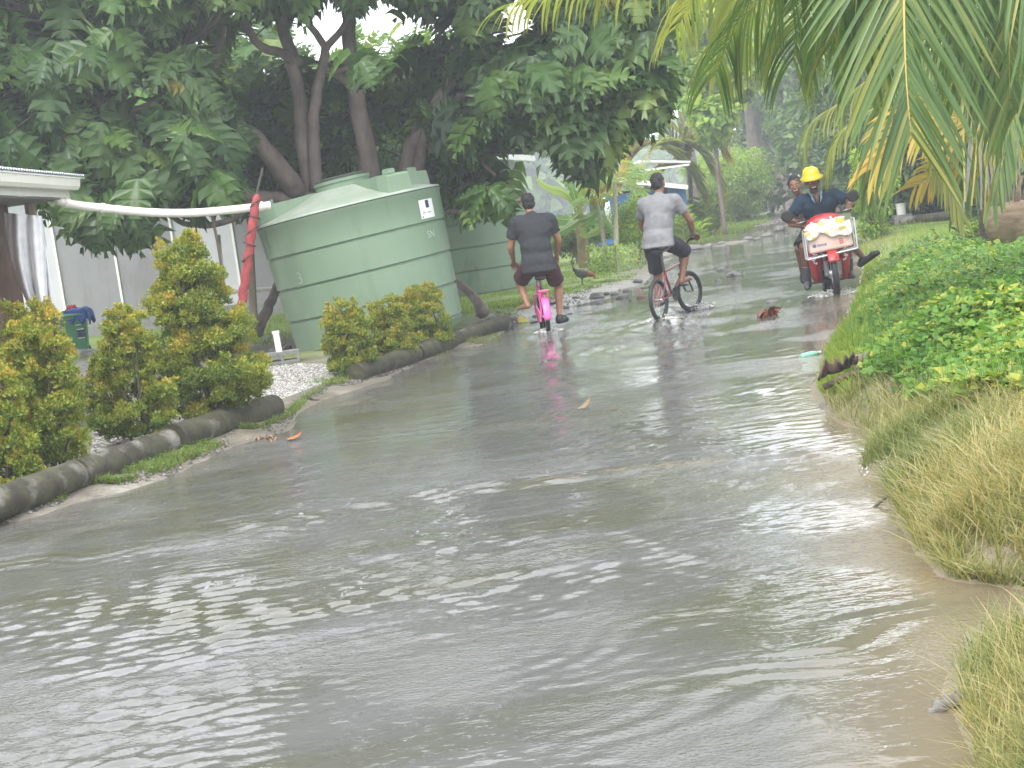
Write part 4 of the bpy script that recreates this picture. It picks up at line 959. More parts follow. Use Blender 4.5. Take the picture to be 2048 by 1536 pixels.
# light fill
# ================================================================== golden shrubs
def nrm_rows(a): return a/np.linalg.norm(a, axis=1, keepdims=True)
def shrub(px, py, wpx, hpx, label, seed, n=9000, lean=0, grp='golden clipped shrubs', conic=.55, leaf=.024):
    n = int(n*3.0)
    b_ = GT(px, py); s_ = b_[1]/FPX; w_, h = wpx*s_/2, hpx*s_; k = np.random.RandomState(seed)
    t = thing('golden_shrub', label, 'shrub', b_, group=grp)
    C_, Rr, tone = [], [], []
    nb = 74
    for i in range(nb):
        z = h*(.06+.86*(i+.5)/nb); env = w_*(1-conic*(z/h)**1.6)*(.75 if z < .12*h else 1)
        for q in range(2):
            a = k.uniform(0, 6.28); r_ = env*k.uniform(.3, 1.0)
            C_.append(b_+np.array([math.cos(a)*r_+lean*z, math.sin(a)*r_*.8, z+k.uniform(-.05, .05)])); Rr.append(k.uniform(.08, .20)*w_*1.15*(1-.3*z/h))
    C_ = np.array(C_); Rr = np.array(Rr); n_ = n
    idx = k.choice(len(C_), n_, p=(Rr**2)/(Rr**2).sum()); d = k.normal(size=(n_, 3)); d[:, 2] = np.abs(d[:, 2])*.9-.25; d /= np.linalg.norm(d, axis=1, keepdims=True)
    sp_ = np.where(k.rand(n_) < .16, k.uniform(1, 1.9, n_), 1+.22*k.normal(size=n_)); sdir_ = k.normal(0, .5, (len(C_), 3))+[0, 0, .9]; d = np.where((sp_ > 1.25)[:, None], nrm_rows(sdir_[idx]+d*.35), d)
    P = C_[idx]+d*(Rr[idx]*sp_)[:, None]; P[:, 2] = np.maximum(P[:, 2], b_[2]+.01)
    dr = d*.5+k.normal(size=(n_, 3))*.45+np.array([0, 0, .45]); up = d+np.array([0, 0, .4])+k.normal(size=(n_, 3))*.4
    Xa, Ya, Za = frames(dr, up); tn = k.uniform(-.22, .22, len(C_)); hgt = (P[:, 2]-b_[2])/h
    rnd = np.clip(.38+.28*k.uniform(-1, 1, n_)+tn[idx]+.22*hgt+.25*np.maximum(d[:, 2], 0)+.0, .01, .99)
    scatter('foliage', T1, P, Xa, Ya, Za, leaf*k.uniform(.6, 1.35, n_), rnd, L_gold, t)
    for i in range(6):
        a = k.uniform(0, 6.28); mb = MB(); top = C_[k.randint(len(C_))]
        mb.tube(crom([b_+np.array([math.cos(a)*.05, math.sin(a)*.05, -.03]), (b_+top)/2+k.normal(0, .03, 3), top], 4), [.014]*4+[.009]*5, 5); mb.build('stem', M_twig, t, True)
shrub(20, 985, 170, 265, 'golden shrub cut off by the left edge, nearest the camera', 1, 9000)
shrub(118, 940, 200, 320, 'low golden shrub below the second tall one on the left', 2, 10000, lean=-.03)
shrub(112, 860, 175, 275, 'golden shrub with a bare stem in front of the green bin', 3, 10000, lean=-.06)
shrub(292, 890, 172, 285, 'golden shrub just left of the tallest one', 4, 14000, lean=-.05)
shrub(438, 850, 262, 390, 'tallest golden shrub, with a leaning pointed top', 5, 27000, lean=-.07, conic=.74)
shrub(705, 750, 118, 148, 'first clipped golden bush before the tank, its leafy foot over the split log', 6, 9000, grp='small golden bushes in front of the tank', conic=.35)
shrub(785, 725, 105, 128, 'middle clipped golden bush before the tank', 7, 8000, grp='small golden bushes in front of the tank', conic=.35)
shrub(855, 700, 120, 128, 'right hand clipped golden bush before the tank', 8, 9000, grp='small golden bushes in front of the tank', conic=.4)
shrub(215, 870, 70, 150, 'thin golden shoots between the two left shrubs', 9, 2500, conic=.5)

# ================================================================== ground vegetation
q = sample([(1722, 600), (1740, 545), (1850, 495), (2000, 480), (2400, 470), (2400, 800), (1850, 815), (1790, 795), (1730, 765), (1705, 735), (1680, 690)], 46000)
P = GTv(q[:, 0], q[:, 1]); n = len(P); k = np.random.RandomState(5)
ed = np.clip((sdist(P[:, 0], P[:, 1])-.05)/.7, .12, 1); ht = (.05+.20*np.clip(.5+.9*lump(P[:, 0], P[:, 1], 1.6), .1, 1.2))*ed
P[:, 2] += ht*k.uniform(.15, 1.0, n)**.6
az = k.uniform(0, 6.28, n); Yd = np.stack([np.cos(az), np.sin(az)-.3, k.normal(.15, .35, n)], 1); Xa, Ya, Za = frames(Yd, np.array([0, -.25, 1])+k.normal(0, .35, (n, 3)))
o = scatter('ground_cover', leaf_simple(.42, .1, .12, True), P, Xa, Ya, Za, (.032+.045*k.uniform(0, 1, n)**3)*(.8+P[:, 1]/30), np.clip(.58+.3*k.normal(size=n)+.35*lump(P[:, 0], P[:, 1], 2), .01, .99), L_cover)
setp(o, 'bright leafy creeping plants covering the right bank', 'ground cover')
q2 = k.choice(n, 5000); Pb = P[q2].copy(); Pb[:, 2] = height(Pb[:, 0], Pb[:, 1])
st = blades('weed_stems', Pb, .28, .006, .3, L_cover, 'thin green stems under the creeping plants of the right bank', 'weeds', seg=2)
# dry grass
pg1 = [(1690, 800), (1735, 795), (2380, 760), (2380, 1200), (2048, 1178), (1900, 1158), (1835, 1105), (1795, 1025), (1770, 965), (1722, 935), (1740, 880), (1730, 862), (1668, 838), (1650, 800)]
q = sample(pg1, 24000); P = GTv(q[:, 0], q[:, 1]); cl = lump(P[:, 0]*2.2, P[:, 1]*2.2, 2)
P = P[(cl > -.55)]; n = len(P)
blades('dry_grass', P, .155*(1+.4*lump(P[:, 0]*2, P[:, 1]*2, 2)), .0065, 1.15, L_dry, 'long straw coloured grass hanging over the right edge of the flood', 'dry grass', seg=3, rnd=np.clip(.5+.25*np.random.normal(size=n)+.4*lump(P[:, 0], P[:, 1], 2.5), .01, .99))
pg2 = [(1968, 1275), (2060, 1245), (2500, 1210), (2500, 1800), (2020, 1800), (1985, 1600), (1950, 1520), (1922, 1430), (1922, 1340)]
q = sample(pg2, 11000); P = GTv(q[:, 0], q[:, 1]); n = len(P)
blades('dry_grass', P, .15, .004, 1.0, L_dry, 'tuft of straw coloured grass in the bottom right corner', 'dry grass', seg=4, rnd=np.clip(.42+.25*np.random.normal(size=n)+.4*lump(P[:, 0], P[:, 1], 4), .01, .99))
# lawns
q = np.concatenate([sample([(1722, 600), (1730, 520), (1712, 470), (1760, 452), (2400, 420), (2400, 520), (1850, 540), (1740, 620)], 20000), sample([(1745, 500), (1700, 640), (1655, 700), (1640, 790), (1700, 790), (1770, 560)], 8000)]); P = GTv(q[:, 0], q[:, 1]); n = len(P)
blades('lawn', P, .10, .012, .6, L_lawn, 'bright yellow green grass on the right bank behind the creeping plants', 'grass', seg=2, rnd=np.clip(.6+.2*np.random.normal(size=n)+.4*lump(P[:, 0], P[:, 1], 1.2), .01, .99))
q = sample([(900, 640), (930, 575), (1100, 530), (1250, 505), (1300, 520), (1270, 555), (1110, 600), (1010, 640)], 16000); P = GTv(q[:, 0], q[:, 1]); n = len(P)
P = P[lump(P[:, 0], P[:, 1], 3) > -.25]; blades('lawn', P, .055, .012, .6, L_lawn, 'patchy lawn round the rooster on the left side', 'grass', seg=2)
q = sample([(1370, 495), (1330, 470), (1400, 440), (1530, 430), (1545, 440), (1470, 470)], 9000); P = GTv(q[:, 0], q[:, 1]); blades('lawn', P, .09, .03, .6, L_lawn, 'far lawn below the round bush at the bend', 'grass', seg=2)
q = np.concatenate([sample([(90, 1010), (250, 930), (545, 845), (580, 815), (640, 780), (700, 765), (620, 800), (590, 830), (480, 880), (330, 945), (150, 1000)], 10000), sample([(600, 770), (760, 745), (1000, 680), (1010, 665), (740, 730), (690, 770)], 3500)])
P = GTv(q[:, 0], q[:, 1]); P = P[lump(P[:, 0]*3, P[:, 1]*3, 2) > -.55]; n = len(P)
L_verge = leafmat('verge_blade', [(0, (.06, .11, .03)), (.45, (.12, .20, .035)), (.7, (.22, .26, .07)), (1, (.38, .32, .15))], .6, .35)
blades('verge_grass', P, .06*(1+.5*lump(P[:, 0]*4, P[:, 1]*4, 2)), .005, 1.0, L_verge, 'short weedy grass along the water side of the logs', 'grass', seg=2)
k = np.random.RandomState(8); q = P[k.choice(n, 2600)]; q = q+np.array([0, 0, 1])*k.uniform(.0, .05, (2600, 1)); az = k.uniform(0, 6.28, 2600)
Xa, Ya, Za = frames(np.stack([np.cos(az), np.sin(az), k.normal(.1, .3, 2600)], 1)); o = scatter('weeds', T1, q, Xa, Ya, Za, .022, k.uniform(0, 1, 2600), L_cover); setp(o, 'small round leaved weeds among the verge grass', 'weeds')
q = sample([(250, 700), (250, 650), (550, 600), (640, 640), (560, 690)], 4500); P = GTv(q[:, 0], q[:, 1]); blades('yard_grass', P, .08, .012, .6, L_lawn, 'thin grass between the tank and the grey wall', 'grass', seg=2)

# ================================================================== palms
def frond(t, P, n, Lf, m, ang=50, droop=.6, w_=.022, sep=False, rib=.018, mr=M_rachis, up=(0, 0, 1), seed=0, t0=.12, gap=None, name='frond', sidecurl=0):
    P = crom(P, 8); P = np.array(P); s_ = np.concatenate([[0], np.cumsum(np.linalg.norm(np.diff(P, axis=0), axis=1))]); Lr = s_[-1]; k = np.random.RandomState(seed)
    mb = MB(); mb.tube(list(P), list(np.interp(s_/Lr, [0, .3, 1], [rib, rib*.7, rib*.15])), 6); fr = mb.build(name, mr, t, True, smooth=True)
    V, F, Rn, off = [], [], [], 0; inv = wmat(t).inverted(); nseg = 6
    for i in range(n):
        for sd_ in (1, -1):
            f = t0+(1-t0)*(i+k.uniform(-.3, .3)+.5)/n; f = min(max(f, 0), .999)
            c = np.array([np.interp(f*Lr, s_, P[:, a]) for a in range(3)]); c2 = np.array([np.interp(min(f+.02, 1)*Lr, s_, P[:, a]) for a in range(3)]); c1 = np.array([np.interp((f-.02)*Lr, s_, P[:, a]) for a in range(3)])
            T = nrm(c2-c1); side = nrm(np.cross(T, up)); N_ = nrm(np.cross(side, T)); a = R(ang+k.normal(0, 4))*(1-.45*f)
            d = nrm(T*math.cos(a)+side*sd_*math.sin(a)+N_*.10*k.normal(1, .5)); LL = Lf*(1-abs(f-.42)**1.6*1.25)*k.uniform(.88, 1.05)
            if LL < .05: continue
            pts = []; cur = c.copy(); dd = d.copy()
            for j in range(nseg+1):
                pts.append(cur.copy()); dd = nrm(dd+np.array([0, 0, -droop*(j+1)/nseg*.9/nseg*2])+side*sd_*sidecurl/nseg); cur = cur+dd*LL/nseg
            wd = nrm(np.cross(d, N_)+.25*k.normal(size=3)); vv = []
            for j, p in enumerate(pts):
                u_ = j/nseg; ww_ = w_*(.55+.9*u_)*(1-u_**2.2)**.8 if u_ < 1 else 0.0015; vv += [p-wd*ww_, p-N_*ww_*.35, p+wd*ww_]
            ff = []
            for j in range(nseg): b_ = 3*j; ff += [(b_, b_+1, b_+4, b_+3), (b_+1, b_+2, b_+5, b_+4)]
            r_ = float(np.clip(.45+.2*k.normal()+.18*f, .01, .99))
            if sep:
                me = mesh_np('leaflet', np.array(vv)-c, np.array(ff), True, np.full(len(vv), r_)); me.materials.append(m)
                o = link('leaflet', me, fr); o.matrix_basis = wmat(t).inverted() @ Matrix.Translation(c) if False else Matrix.Translation(c)
                o.matrix_basis = Matrix.Translation(c)
            else:
                V += vv; F += [tuple(off+q_ for q_ in g_) for g_ in ff]; off += len(vv); Rn += [r_]*len(vv)
    if not sep:
        me = mesh_np('leaflets', np.array(V), np.array(F), True, np.array(Rn)); me.materials.append(m); o = link('leaflets', me, fr); o['kind'] = 'stuff'
    return fr
# A: near palm, crown above the picture, trunk beyond the right edge
cA = D(1905, -560, 9.6); bA = np.array([cA[0]+1.5, 8.8, 0]); bA[2] = hz(bA[0], bA[1])
t = thing('coconut_palm', 'near coconut palm whose long green fronds hang down over the top right corner', 'palm', bA)
mb = MB(); mb.tube(crom([bA-[0, 0, .1], bA*.6+cA*.4+[.15, 0, 0], cA]), list(np.linspace(.17, .12, 13)), 12); mb.build('trunk', M_palmbark, t, True, smooth=True)
frond(t, [cA, D(1845, -420, 9.2), D(1812, -200, 8.9), D(1808, 0, 8.8), D(1812, 150, 8.75), D(1822, 272, 8.75)], 58, 1.16, L_frond, ang=46, droop=.25, w_=.017, sep=True, up=(0, -1, .1), seed=1, rib=.022, mr=M_brach)
frond(t, [cA, D(1980, -400, 9.0), D(2080, -200, 8.7), D(2120, 0, 8.6), D(2125, 180, 8.5)], 46, 1.1, L_frond, ang=46, droop=.5, w_=.017, up=(0, -1, .1), seed=2, rib=.022)
frond(t, [cA, D(1760, -420, 9.7), D(1640, -210, 10), D(1560, -60, 10.3), D(1470, 60, 10.6), D(1430, 150, 10.9)], 60, .98, L_frond, ang=62, droop=1.5, w_=.016, up=(0, 0, 1), seed=3, rib=.02)
frond(t, [cA, D(1820, -430, 10.2), D(1740, -190, 10.8), D(1700, -30, 11.4), D(1660, 90, 12)], 50, 1.0, L_frond, ang=60, droop=1.5, w_=.016, up=(0, 0, 1), seed=4, rib=.02)
frond(t, [cA, D(1700, -500, 9.8), D(1500, -260, 10), D(1300, -90, 10.4), D(1150, -38, 10.7), D(1030, 10, 11)], 64, .92, L_pfrond, ang=64, droop=1.4, w_=.015, up=(0, 0, 1), seed=5, rib=.018)
frond(t, [cA, D(1990, -500, 9.9), D(2050, -330, 10.3), D(2090, -100, 10.9), D(2080, 60, 11.4), D(2040, 220, 11.8)], 56, 1.1, L_frond, ang=50, droop=.9, w_=.016, up=(0, -1, .4), seed=6, rib=.02)
frond(t, [cA, D(1900, -400, 9.6), D(1925, -180, 9.7), D(1945, 0, 9.9), D(1960, 180, 10.1)], 50, 1.0, L_frond, ang=44, droop=.4, w_=.015, up=(.5, -1, .1), seed=7, rib=.02)
frond(t, [cA, D(1830, -300, 9.4), D(1740, -120, 9.5), D(1690, 0, 9.7), D(1662, 90, 9.9)], 50, .95, L_frond, ang=52, droop=1.4, w_=.016, seed=8)
frond(t, [cA, D(1790, -470, 10.4), D(1640, -280, 11.2), D(1500, -120, 12), D(1400, -20, 12.6), D(1350, 60, 13)], 64, 1.0, L_pfrond, ang=60, droop=1.7, w_=.018, seed=9)
frond(t, [cA, D(1960, -350, 9.3), D(1990, -150, 9.2), D(2015, 20, 9.2), D(2020, 200, 9.2)], 54, 1.0, L_frond, ang=42, droop=.6, w_=.016, up=(-.3, -1, .1), seed=10)
for i_, pts_ in enumerate(([(1800, -380, 10.6), (1700, -200, 11), (1640, -60, 11.4), (1600, 40, 11.8), (1585, 120, 12)], [(1760, -420, 10.8), (1600, -230, 11.6), (1520, -90, 12.2), (1480, 20, 12.6), (1462, 90, 12.8)], [(1850, -400, 10), (1800, -220, 10.6), (1770, -80, 11), (1750, 40, 11.4), (1730, 130, 11.6)], [(1960, -400, 9.8), (1980, -230, 10.6), (1975, -80, 11.2), (1960, 60, 11.8), (1940, 170, 12.2)], [(1990, -420, 9.4), (2060, -260, 9.6), (2090, -90, 9.9), (2070, 80, 10.2), (2050, 200, 10.4)])):
    frond(t, [cA]+[D(*q_) for q_ in pts_], 62, 1.15, L_frond if i_ != 1 else L_pfrond, ang=58, droop=1.6, w_=.019, seed=70+i_)
# B: low palm with yellow fronds, mid right
cB = D(1935, 60, 17); bB = GT(1955, 500); bB = np.array([cB[0]+.2, 17.3, hz(cB[0], 17.3)])
t = thing('coconut_palm', 'second coconut palm behind, with drooping yellow fronds above the bright grass', 'palm', bB)
mb = MB(); mb.tube(crom([bB-[0, 0, .1], (bB+cB)/2+[.1, 0, 0], cB]), list(np.linspace(.20, .13, 13)), 12); mb.build('trunk', M_palmbark, t, True, smooth=True)
frond(t, [cB, D(1985, 150, 16.6), D(1970, 250, 16.3), D(1900, 235, 16.0), D(1820, 255, 15.8), D(1745, 335, 15.6)], 48, .95, L_yfrond, ang=40, droop=.9, w_=.028, up=(0, -1, .6), seed=11, mr=M_brach)
frond(t, [cB, D(1990, 180, 16.9), D(1980, 300, 16.8), D(1900, 330, 16.6), D(1830, 375, 16.4)], 34, .7, L_yfrond, ang=45, droop=.7, w_=.024, up=(0, -1, .6), seed=12, mr=M_brach)
frond(t, [cB, D(1860, 60, 17.4), D(1760, 140, 17.6), D(1680, 205, 17.6), D(1625, 245, 17.6), D(1612, 300, 17.6)], 60, .8, L_pfrond, ang=55, droop=2.2, w_=.018, seed=13)
frond(t, [cB, D(1860, 130, 17), D(1790, 190, 17), D(1720, 235, 17), D(1675, 275, 17), D(1655, 340, 17)], 54, .7, L_pfrond, ang=55, droop=2.2, w_=.018, seed=14)
frond(t, [cB, D(1800, 140, 16), D(1760, 230, 16), D(1745, 300, 15.9), D(1738, 400, 15.8)], 44, .7, L_frond, ang=40, droop=1.2, w_=.02, up=(0, -1, .1), seed=15)
frond(t, [cB, D(1990, 100, 15.6), D(2020, 200, 15.0), D(2010, 300, 14.8), D(1985, 400, 14.7)], 44, .75, L_frond, ang=28, droop=1.4, w_=.02, up=(0, -1, .1), seed=16)
frond(t, [cB, D(1940, 100, 16.6), D(1935, 220, 16.4), D(1940, 320, 16.3), D(1915, 410, 16.3)], 40, .8, L_frond, ang=25, droop=1.2, w_=.02, up=(0, -1, .1), seed=17)
frond(t, [cB, D(2010, 60, 16.9), D(2060, 150, 16.6), D(2080, 260, 16.5), D(2075, 400, 16.4)], 44, .85, L_frond, ang=30, droop=1.4, w_=.02, up=(0, -1, .1), seed=18)
frond(t, [cB, D(1880, -20, 17.4), D(1790, 10, 17.8), D(1720, 90, 18), D(1690, 170, 18)], 50, .9, L_frond, ang=55, droop=1.8, w_=.02, seed=19)
frond(t, [cB, D(1900, 200, 16.4), D(1880, 300, 16.2), D(1900, 380, 16.1), D(1925, 440, 16.0)], 36, .6, L_pfrond, ang=30, droop=1.0, w_=.018, up=(0, -1, .1), seed=20)
for i in range(16):                                        # hanging bare ribs of dead fronds
    x0 = 1925+i*8+random.uniform(-4, 4); mb = MB(); mb.tube(crom([D(x0, 190+random.uniform(-60, 20), 15.6), D(x0+4, 300, 15.5), D(x0+random.uniform(-8, 14), random.uniform(400, 450), 15.4)], 4), .010, 5)
    mb.build('dead_rib', M_conc if i % 3 else M_rachis, t, True)
L_ygf = leafmat('young_palm_leaflet', [(0, (.22, .28, .06)), (.6, (.34, .40, .09)), (1, (.5, .46, .10))], .45, .5)
# C: young palm with arching yellow edged fronds by the blue shed
cC = D(1378, 332, 42); bC = np.array([cC[0]-.05, 42.3, hz(cC[0], 42)])
t = thing('coconut_palm', 'young coconut palm with arching yellow edged fronds beyond the grey shirted cyclist', 'palm', bC)
mb = MB(); mb.tube([bC-[0, 0, .1], (bC+cC)/2, cC], [.07, .065, .06], 10); mb.build('trunk', M_palmbark, t, True, smooth=True)
for i, pts in enumerate(([(1375, 335), (1345, 300), (1300, 288), (1262, 320), (1240, 370)], [(1375, 335), (1330, 262), (1290, 272), (1262, 300)], [(1375, 335), (1362, 270), (1320, 246), (1280, 262), (1262, 290)], [(1375, 335), (1385, 268), (1420, 262), (1446, 300)],
                         [(1300, 300), (1330, 296), (1370, 325), (1400, 375), (1408, 410)], [(1290, 320), (1320, 288), (1380, 288), (1420, 330), (1440, 370)], [(1375, 335), (1340, 330), (1315, 360), (1300, 410)])):
    frond(t, [D(a, b_, 41.8-.15*i) for a, b_ in pts], 80, 1.35, L_ygf if i % 3 else L_yfrond, ang=66, droop=.55, w_=.042, seed=30+i, mr=M_brach, rib=.03, t0=.05)
P_ = [D(1262, 262, 31), D(1248, 285, 31), D(1242, 312, 31)]
frond(t, P_, 12, .3, L_dead, ang=60, droop=.5, w_=.05, seed=41, mr=M_brach)
# D: tall leaning palm trunk behind
p0 = D(1372, 330, 47); p0 = np.array([p0[0]+.1, 47, hz(p0[0], 47)]); 
t = thing('coconut_palm', 'tall grey palm trunk leaning left behind the light green tree', 'palm', p0)
PT = crom([p0, D(1375, 270, 47), D(1352, 160, 47), D(1335, 60, 47), D(1320, -60, 47), D(1300, -180, 47)], 10); mb = MB(); mb.tube(PT, [(.19 if i % 2 else .175) for i in range(len(PT))], 12); mb.build('trunk', M_palmbark, t, True)
top = PT[-1]
for i, (dx, dz, L_) in enumerate(((-1, .1, 3.2), (1, .3, 3.2), (-.6, .9, 2.8), (.7, .9, 2.8), (-.2, -.3, 3), (.3, -.2, 3), (-1, -.4, 2.6))):
    frond(t, [top, top+np.array([dx*L_*.5, -.3*i+.6, dz*1.2+.5]), top+np.array([dx*L_, -.4*i+.9, dz*1.0-1.2])], 40, .9, L_pfrond, ang=50, droop=1.8, w_=.03, seed=50+i)
frond(t, [D(1330, 95, 46.5), D(1325, 120, 46.4), D(1328, 200, 46.4), D(1322, 280, 46.4)], 44, .45, L_pfrond, ang=50, droop=1.2, w_=.03, up=(0, -1, .1), seed=60, mr=M_brach)
frond(t, [D(1345, 130, 46.5), D(1310, 118, 46.4), D(1280, 135, 46.4), D(1262, 165, 46.4)], 30, .4, L_pfrond, ang=50, droop=1.6, w_=.03, seed=61, mr=M_brach)

# stump of a cut palm at the right edge
b_ = GT(2028, 545); sp = 15.3/FPX; c = D(2022, 470, 15.3); gz = hz(c[0], 15.3)-.14
t = thing('palm_stump', 'swollen brown cut palm stump at the right edge above the creeping plants', 'stump', (c[0], 15.3, gz))
mb = MB(); mb.lathe([(.20, -.1), (.17, .1), (.16, .22), (.20, .30), (.25, .40), (.265, .52), (.25, .62), (.19, .68), (.08, .70), (0, .70)], 28)
M_stump = mat('fibrous_stump', (.13, .09, .055), .95, scale=9, bump=.9, bscale=60, col2=(.27, .2, .13), stretch=(1, 1, 3))
me = mb.mesh('stump', True); co = np.array([v_.co[:] for v_ in me.vertices]); no = np.array([v_.normal[:] for v_ in me.vertices]); co += no*waves3(co, .012, 16, 3)[:, None]; me.vertices.foreach_set('co', co.ravel()); link('bole', me, t, mats=M_stump)
for i in range(5):
    mb = MB(); a = i*1.25; mb.tube([(.15*math.cos(a), .12*math.sin(a), .62), (.2*math.cos(a), .15*math.sin(a), .8), (.15*math.cos(a)+.1, .1*math.sin(a), .95+.1*(i % 2))], [.035, .025, .012], 6); mb.build('frond_stub', M_stump, t, smooth=True)

# ================================================================== banana, papaya, ginger and other plants
def leafblade(t, pts, w_, m, name='leaf', mr=M_rachis, seg=14, tears=True, seed=0, fold=.25, up=(.1, -1, .45)):
    P = np.array(crom(pts, 6)); n = len(P); V, F = [], []; k = random.Random(seed)
    for i in range(n):
        T = nrm(P[min(i+1, n-1)]-P[max(i-1, 0)]); sd_ = nrm(np.cross(T, up)); N_ = np.cross(sd_, T); u_ = i/(n-1); ww_ = w_*math.sin(math.pi*min(1, .06+.94*u_)**.75)**.7 if u_ < .99 else .005
        e = [ww_*(k.uniform(.45, 1) if tears else 1) for _ in range(2)]
        V += [P[i]+sd_*e[0]-N_*fold*e[0], P[i], P[i]-sd_*e[1]-N_*fold*e[1]]
    for i in range(n-1): b_ = 3*i; F += [(b_, b_+1, b_+4, b_+3), (b_+1, b_+2, b_+5, b_+4)]
    inv = wmat(t).inverted(); mb = MB(); mb.add(V, F); o = mb.build(name, m, t, True, smooth=True)
    mb = MB(); mb.tube(list(P), list(np.linspace(w_*.09, w_*.02, n)), 5); mb.build('midrib', mr, o); return o
b_ = GT(1172, 528); b_[1] = 29.5; b_ = np.array([D(1168, 520, 29.5)[0], 29.5, hz(1.4, 29.5)])
t = thing('banana_plant', 'banana plant with broad torn leaves behind the rooster', 'banana plant', b_)
L_ban = leafmat('banana_leaf', [(0, (.09, .2, .05)), (.5, (.15, .29, .07)), (1, (.27, .36, .09))], .35, .45)
M_banst = mat('banana_stem', (.30, .26, .12), .7, var=.3, scale=8, bump=.3, col2=(.22, .12, .06))
mb = MB(); Yq = 29.5; mb.tube(crom([b_-[0, 0, .05], D(1163, 470, Yq), D(1157, 420, Yq), D(1152, 405, Yq)]), list(np.linspace(.125, .07, 19)), 12); mb.build('stem', M_banst, t, True, smooth=True)
for i, (pts, w_) in enumerate((([(1152, 410), (1128, 385), (1095, 375), (1068, 352)], .15), ([(1154, 408), (1140, 370), (1120, 362)], .14), ([(1156, 412), (1180, 375), (1215, 372), (1232, 390)], .16), ([(1156, 430), (1140, 440), (1110, 438), (1095, 455)], .17), ([(1160, 440), (1135, 455), (1110, 470), (1100, 490)], .16),
                    ([(1160, 440), (1185, 430), (1205, 405), (1222, 395)], .15), ([(1162, 450), (1185, 440), (1212, 445), (1225, 470)], .16), ([(1158, 405), (1162, 375), (1172, 350)], .12), ([(1163, 455), (1175, 470), (1200, 455), (1215, 430)], .14))):
    leafblade(t, [D(a, b2_, 29.4-.25*(i % 3)) for a, b2_ in pts], w_*.85, L_ban, seed=i)
def papaya_leaf():
    V = [(0, 0, 0)]; F = []
    for i, a in enumerate(np.linspace(-140, 140, 7)):
        a = R(a); l = 1-.25*abs(a)/2.4; b_ = len(V)
        for (r_, da) in ((.45, -.22), (.72, -.20), (.78, -.07), (1.0, 0), (.76, .08), (.70, .21), (.45, .22)): V.append((math.sin(a+da)*r_*l, math.cos(a+da)*r_*l, -.12*r_*r_+.05*(abs(da) < .1)))
        F += [(0, b_, b_+1, b_+2), (0, b_+2, b_+3, b_+4), (0, b_+4, b_+5, b_+6)]
    return V, F
T_pap = papaya_leaf()
L_pap = leafmat('papaya_leaf', [(0, (.12, .24, .04)), (.6, (.22, .34, .05)), (.9, (.34, .40, .07)), (1, (.5, .42, .05))], .45, .5)
def papaya(px0, py0, px1, py1, Yq, label, n, seed, spread=1.0):
    k = np.random.RandomState(seed); base = D(px0, py0, Yq); base[2] = hz(base[0], Yq); top = D(px1, py1, Yq)
    t = thing('papaya_tree', label, 'papaya tree', base, group='papaya trees beside the banana plant')
    mb = MB(); mb.tube(crom([base, (base+top)/2+[.02, 0, 0], top], 8), list(np.linspace(.055, .035, 17)), 9); mb.build('trunk', mat('papaya_bark', (.33, .31, .22), .8, var=.2, scale=20, bump=.3), t, True, smooth=True)
    for i in range(n):
        a = k.uniform(0, 6.28); el = k.uniform(-.5, .9); L_ = k.uniform(.3, .6)*spread; d = np.array([math.cos(a)*math.cos(el), math.sin(a)*math.cos(el), math.sin(el)])
        s0 = top-np.array([0, 0, k.uniform(0, .25)]); e = s0+d*L_; mb = MB(); mb.tube([s0, (s0+e)/2+[0, 0, .04], e], .009, 5); st_ = mb.build('leaf_stalk', M_rachis, t, True)
        Xa, Ya, Za = frames(np.array([d*[1, 1, .3]+[0, 0, -.35]]), np.array([[k.normal(0, .3), -.5, 1]])); s_ = k.uniform(.17, .27)*spread
        me = mesh_np('leaf', (np.array(T_pap[0])[:, 0:1]*Xa+np.array(T_pap[0])[:, 1:2]*Ya+np.array(T_pap[0])[:, 2:3]*Za)*s_+e, np.array(T_pap[1]), True, np.full(len(T_pap[0]), k.uniform(.02, .98))); link('leaf', me, t, True, mats=L_pap)
papaya(1232, 535, 1228, 345, 28, 'taller pale trunked papaya tree nearest the grey shirted cyclist', 26, 1, 1.1)
papaya(1212, 515, 1190, 385, 28.6, 'thin leaning papaya tree with a yellow crown left of the taller one', 20, 2, .9)
papaya(1290, 500, 1262, 352, 30, 'papaya tree behind the head of the grey shirted cyclist', 22, 3, 1.0)
c = D(1193, 372, 28.3)
T_hang = leaf_simple(.3, .1, .4)
k = np.random.RandomState(4); nn = 70; P = c+k.normal(0, 1, (nn, 3))*[.10, .08, .16]; Xa, Ya, Za = frames(k.normal(0, .3, (nn, 3))+[0, 0, -1]); o = scatter('hanging_leaf_cluster', T_hang, P, Xa, Ya, Za, .16, k.uniform(0, 1, nn), L_yfrond); setp(o, 'cluster of yellow withering leaves hanging at the leaning papaya crown', 'leaves')
# white pipe standing among the papayas
mb = MB(); mb.tube([D(1222, 455, 30.5), D(1211, 395, 30.5)], .065, 10); o = mb.build('pipe_post', M_pvc, smooth=True); setp(o, 'thick white upright pipe between the papaya trunks', 'pipe')
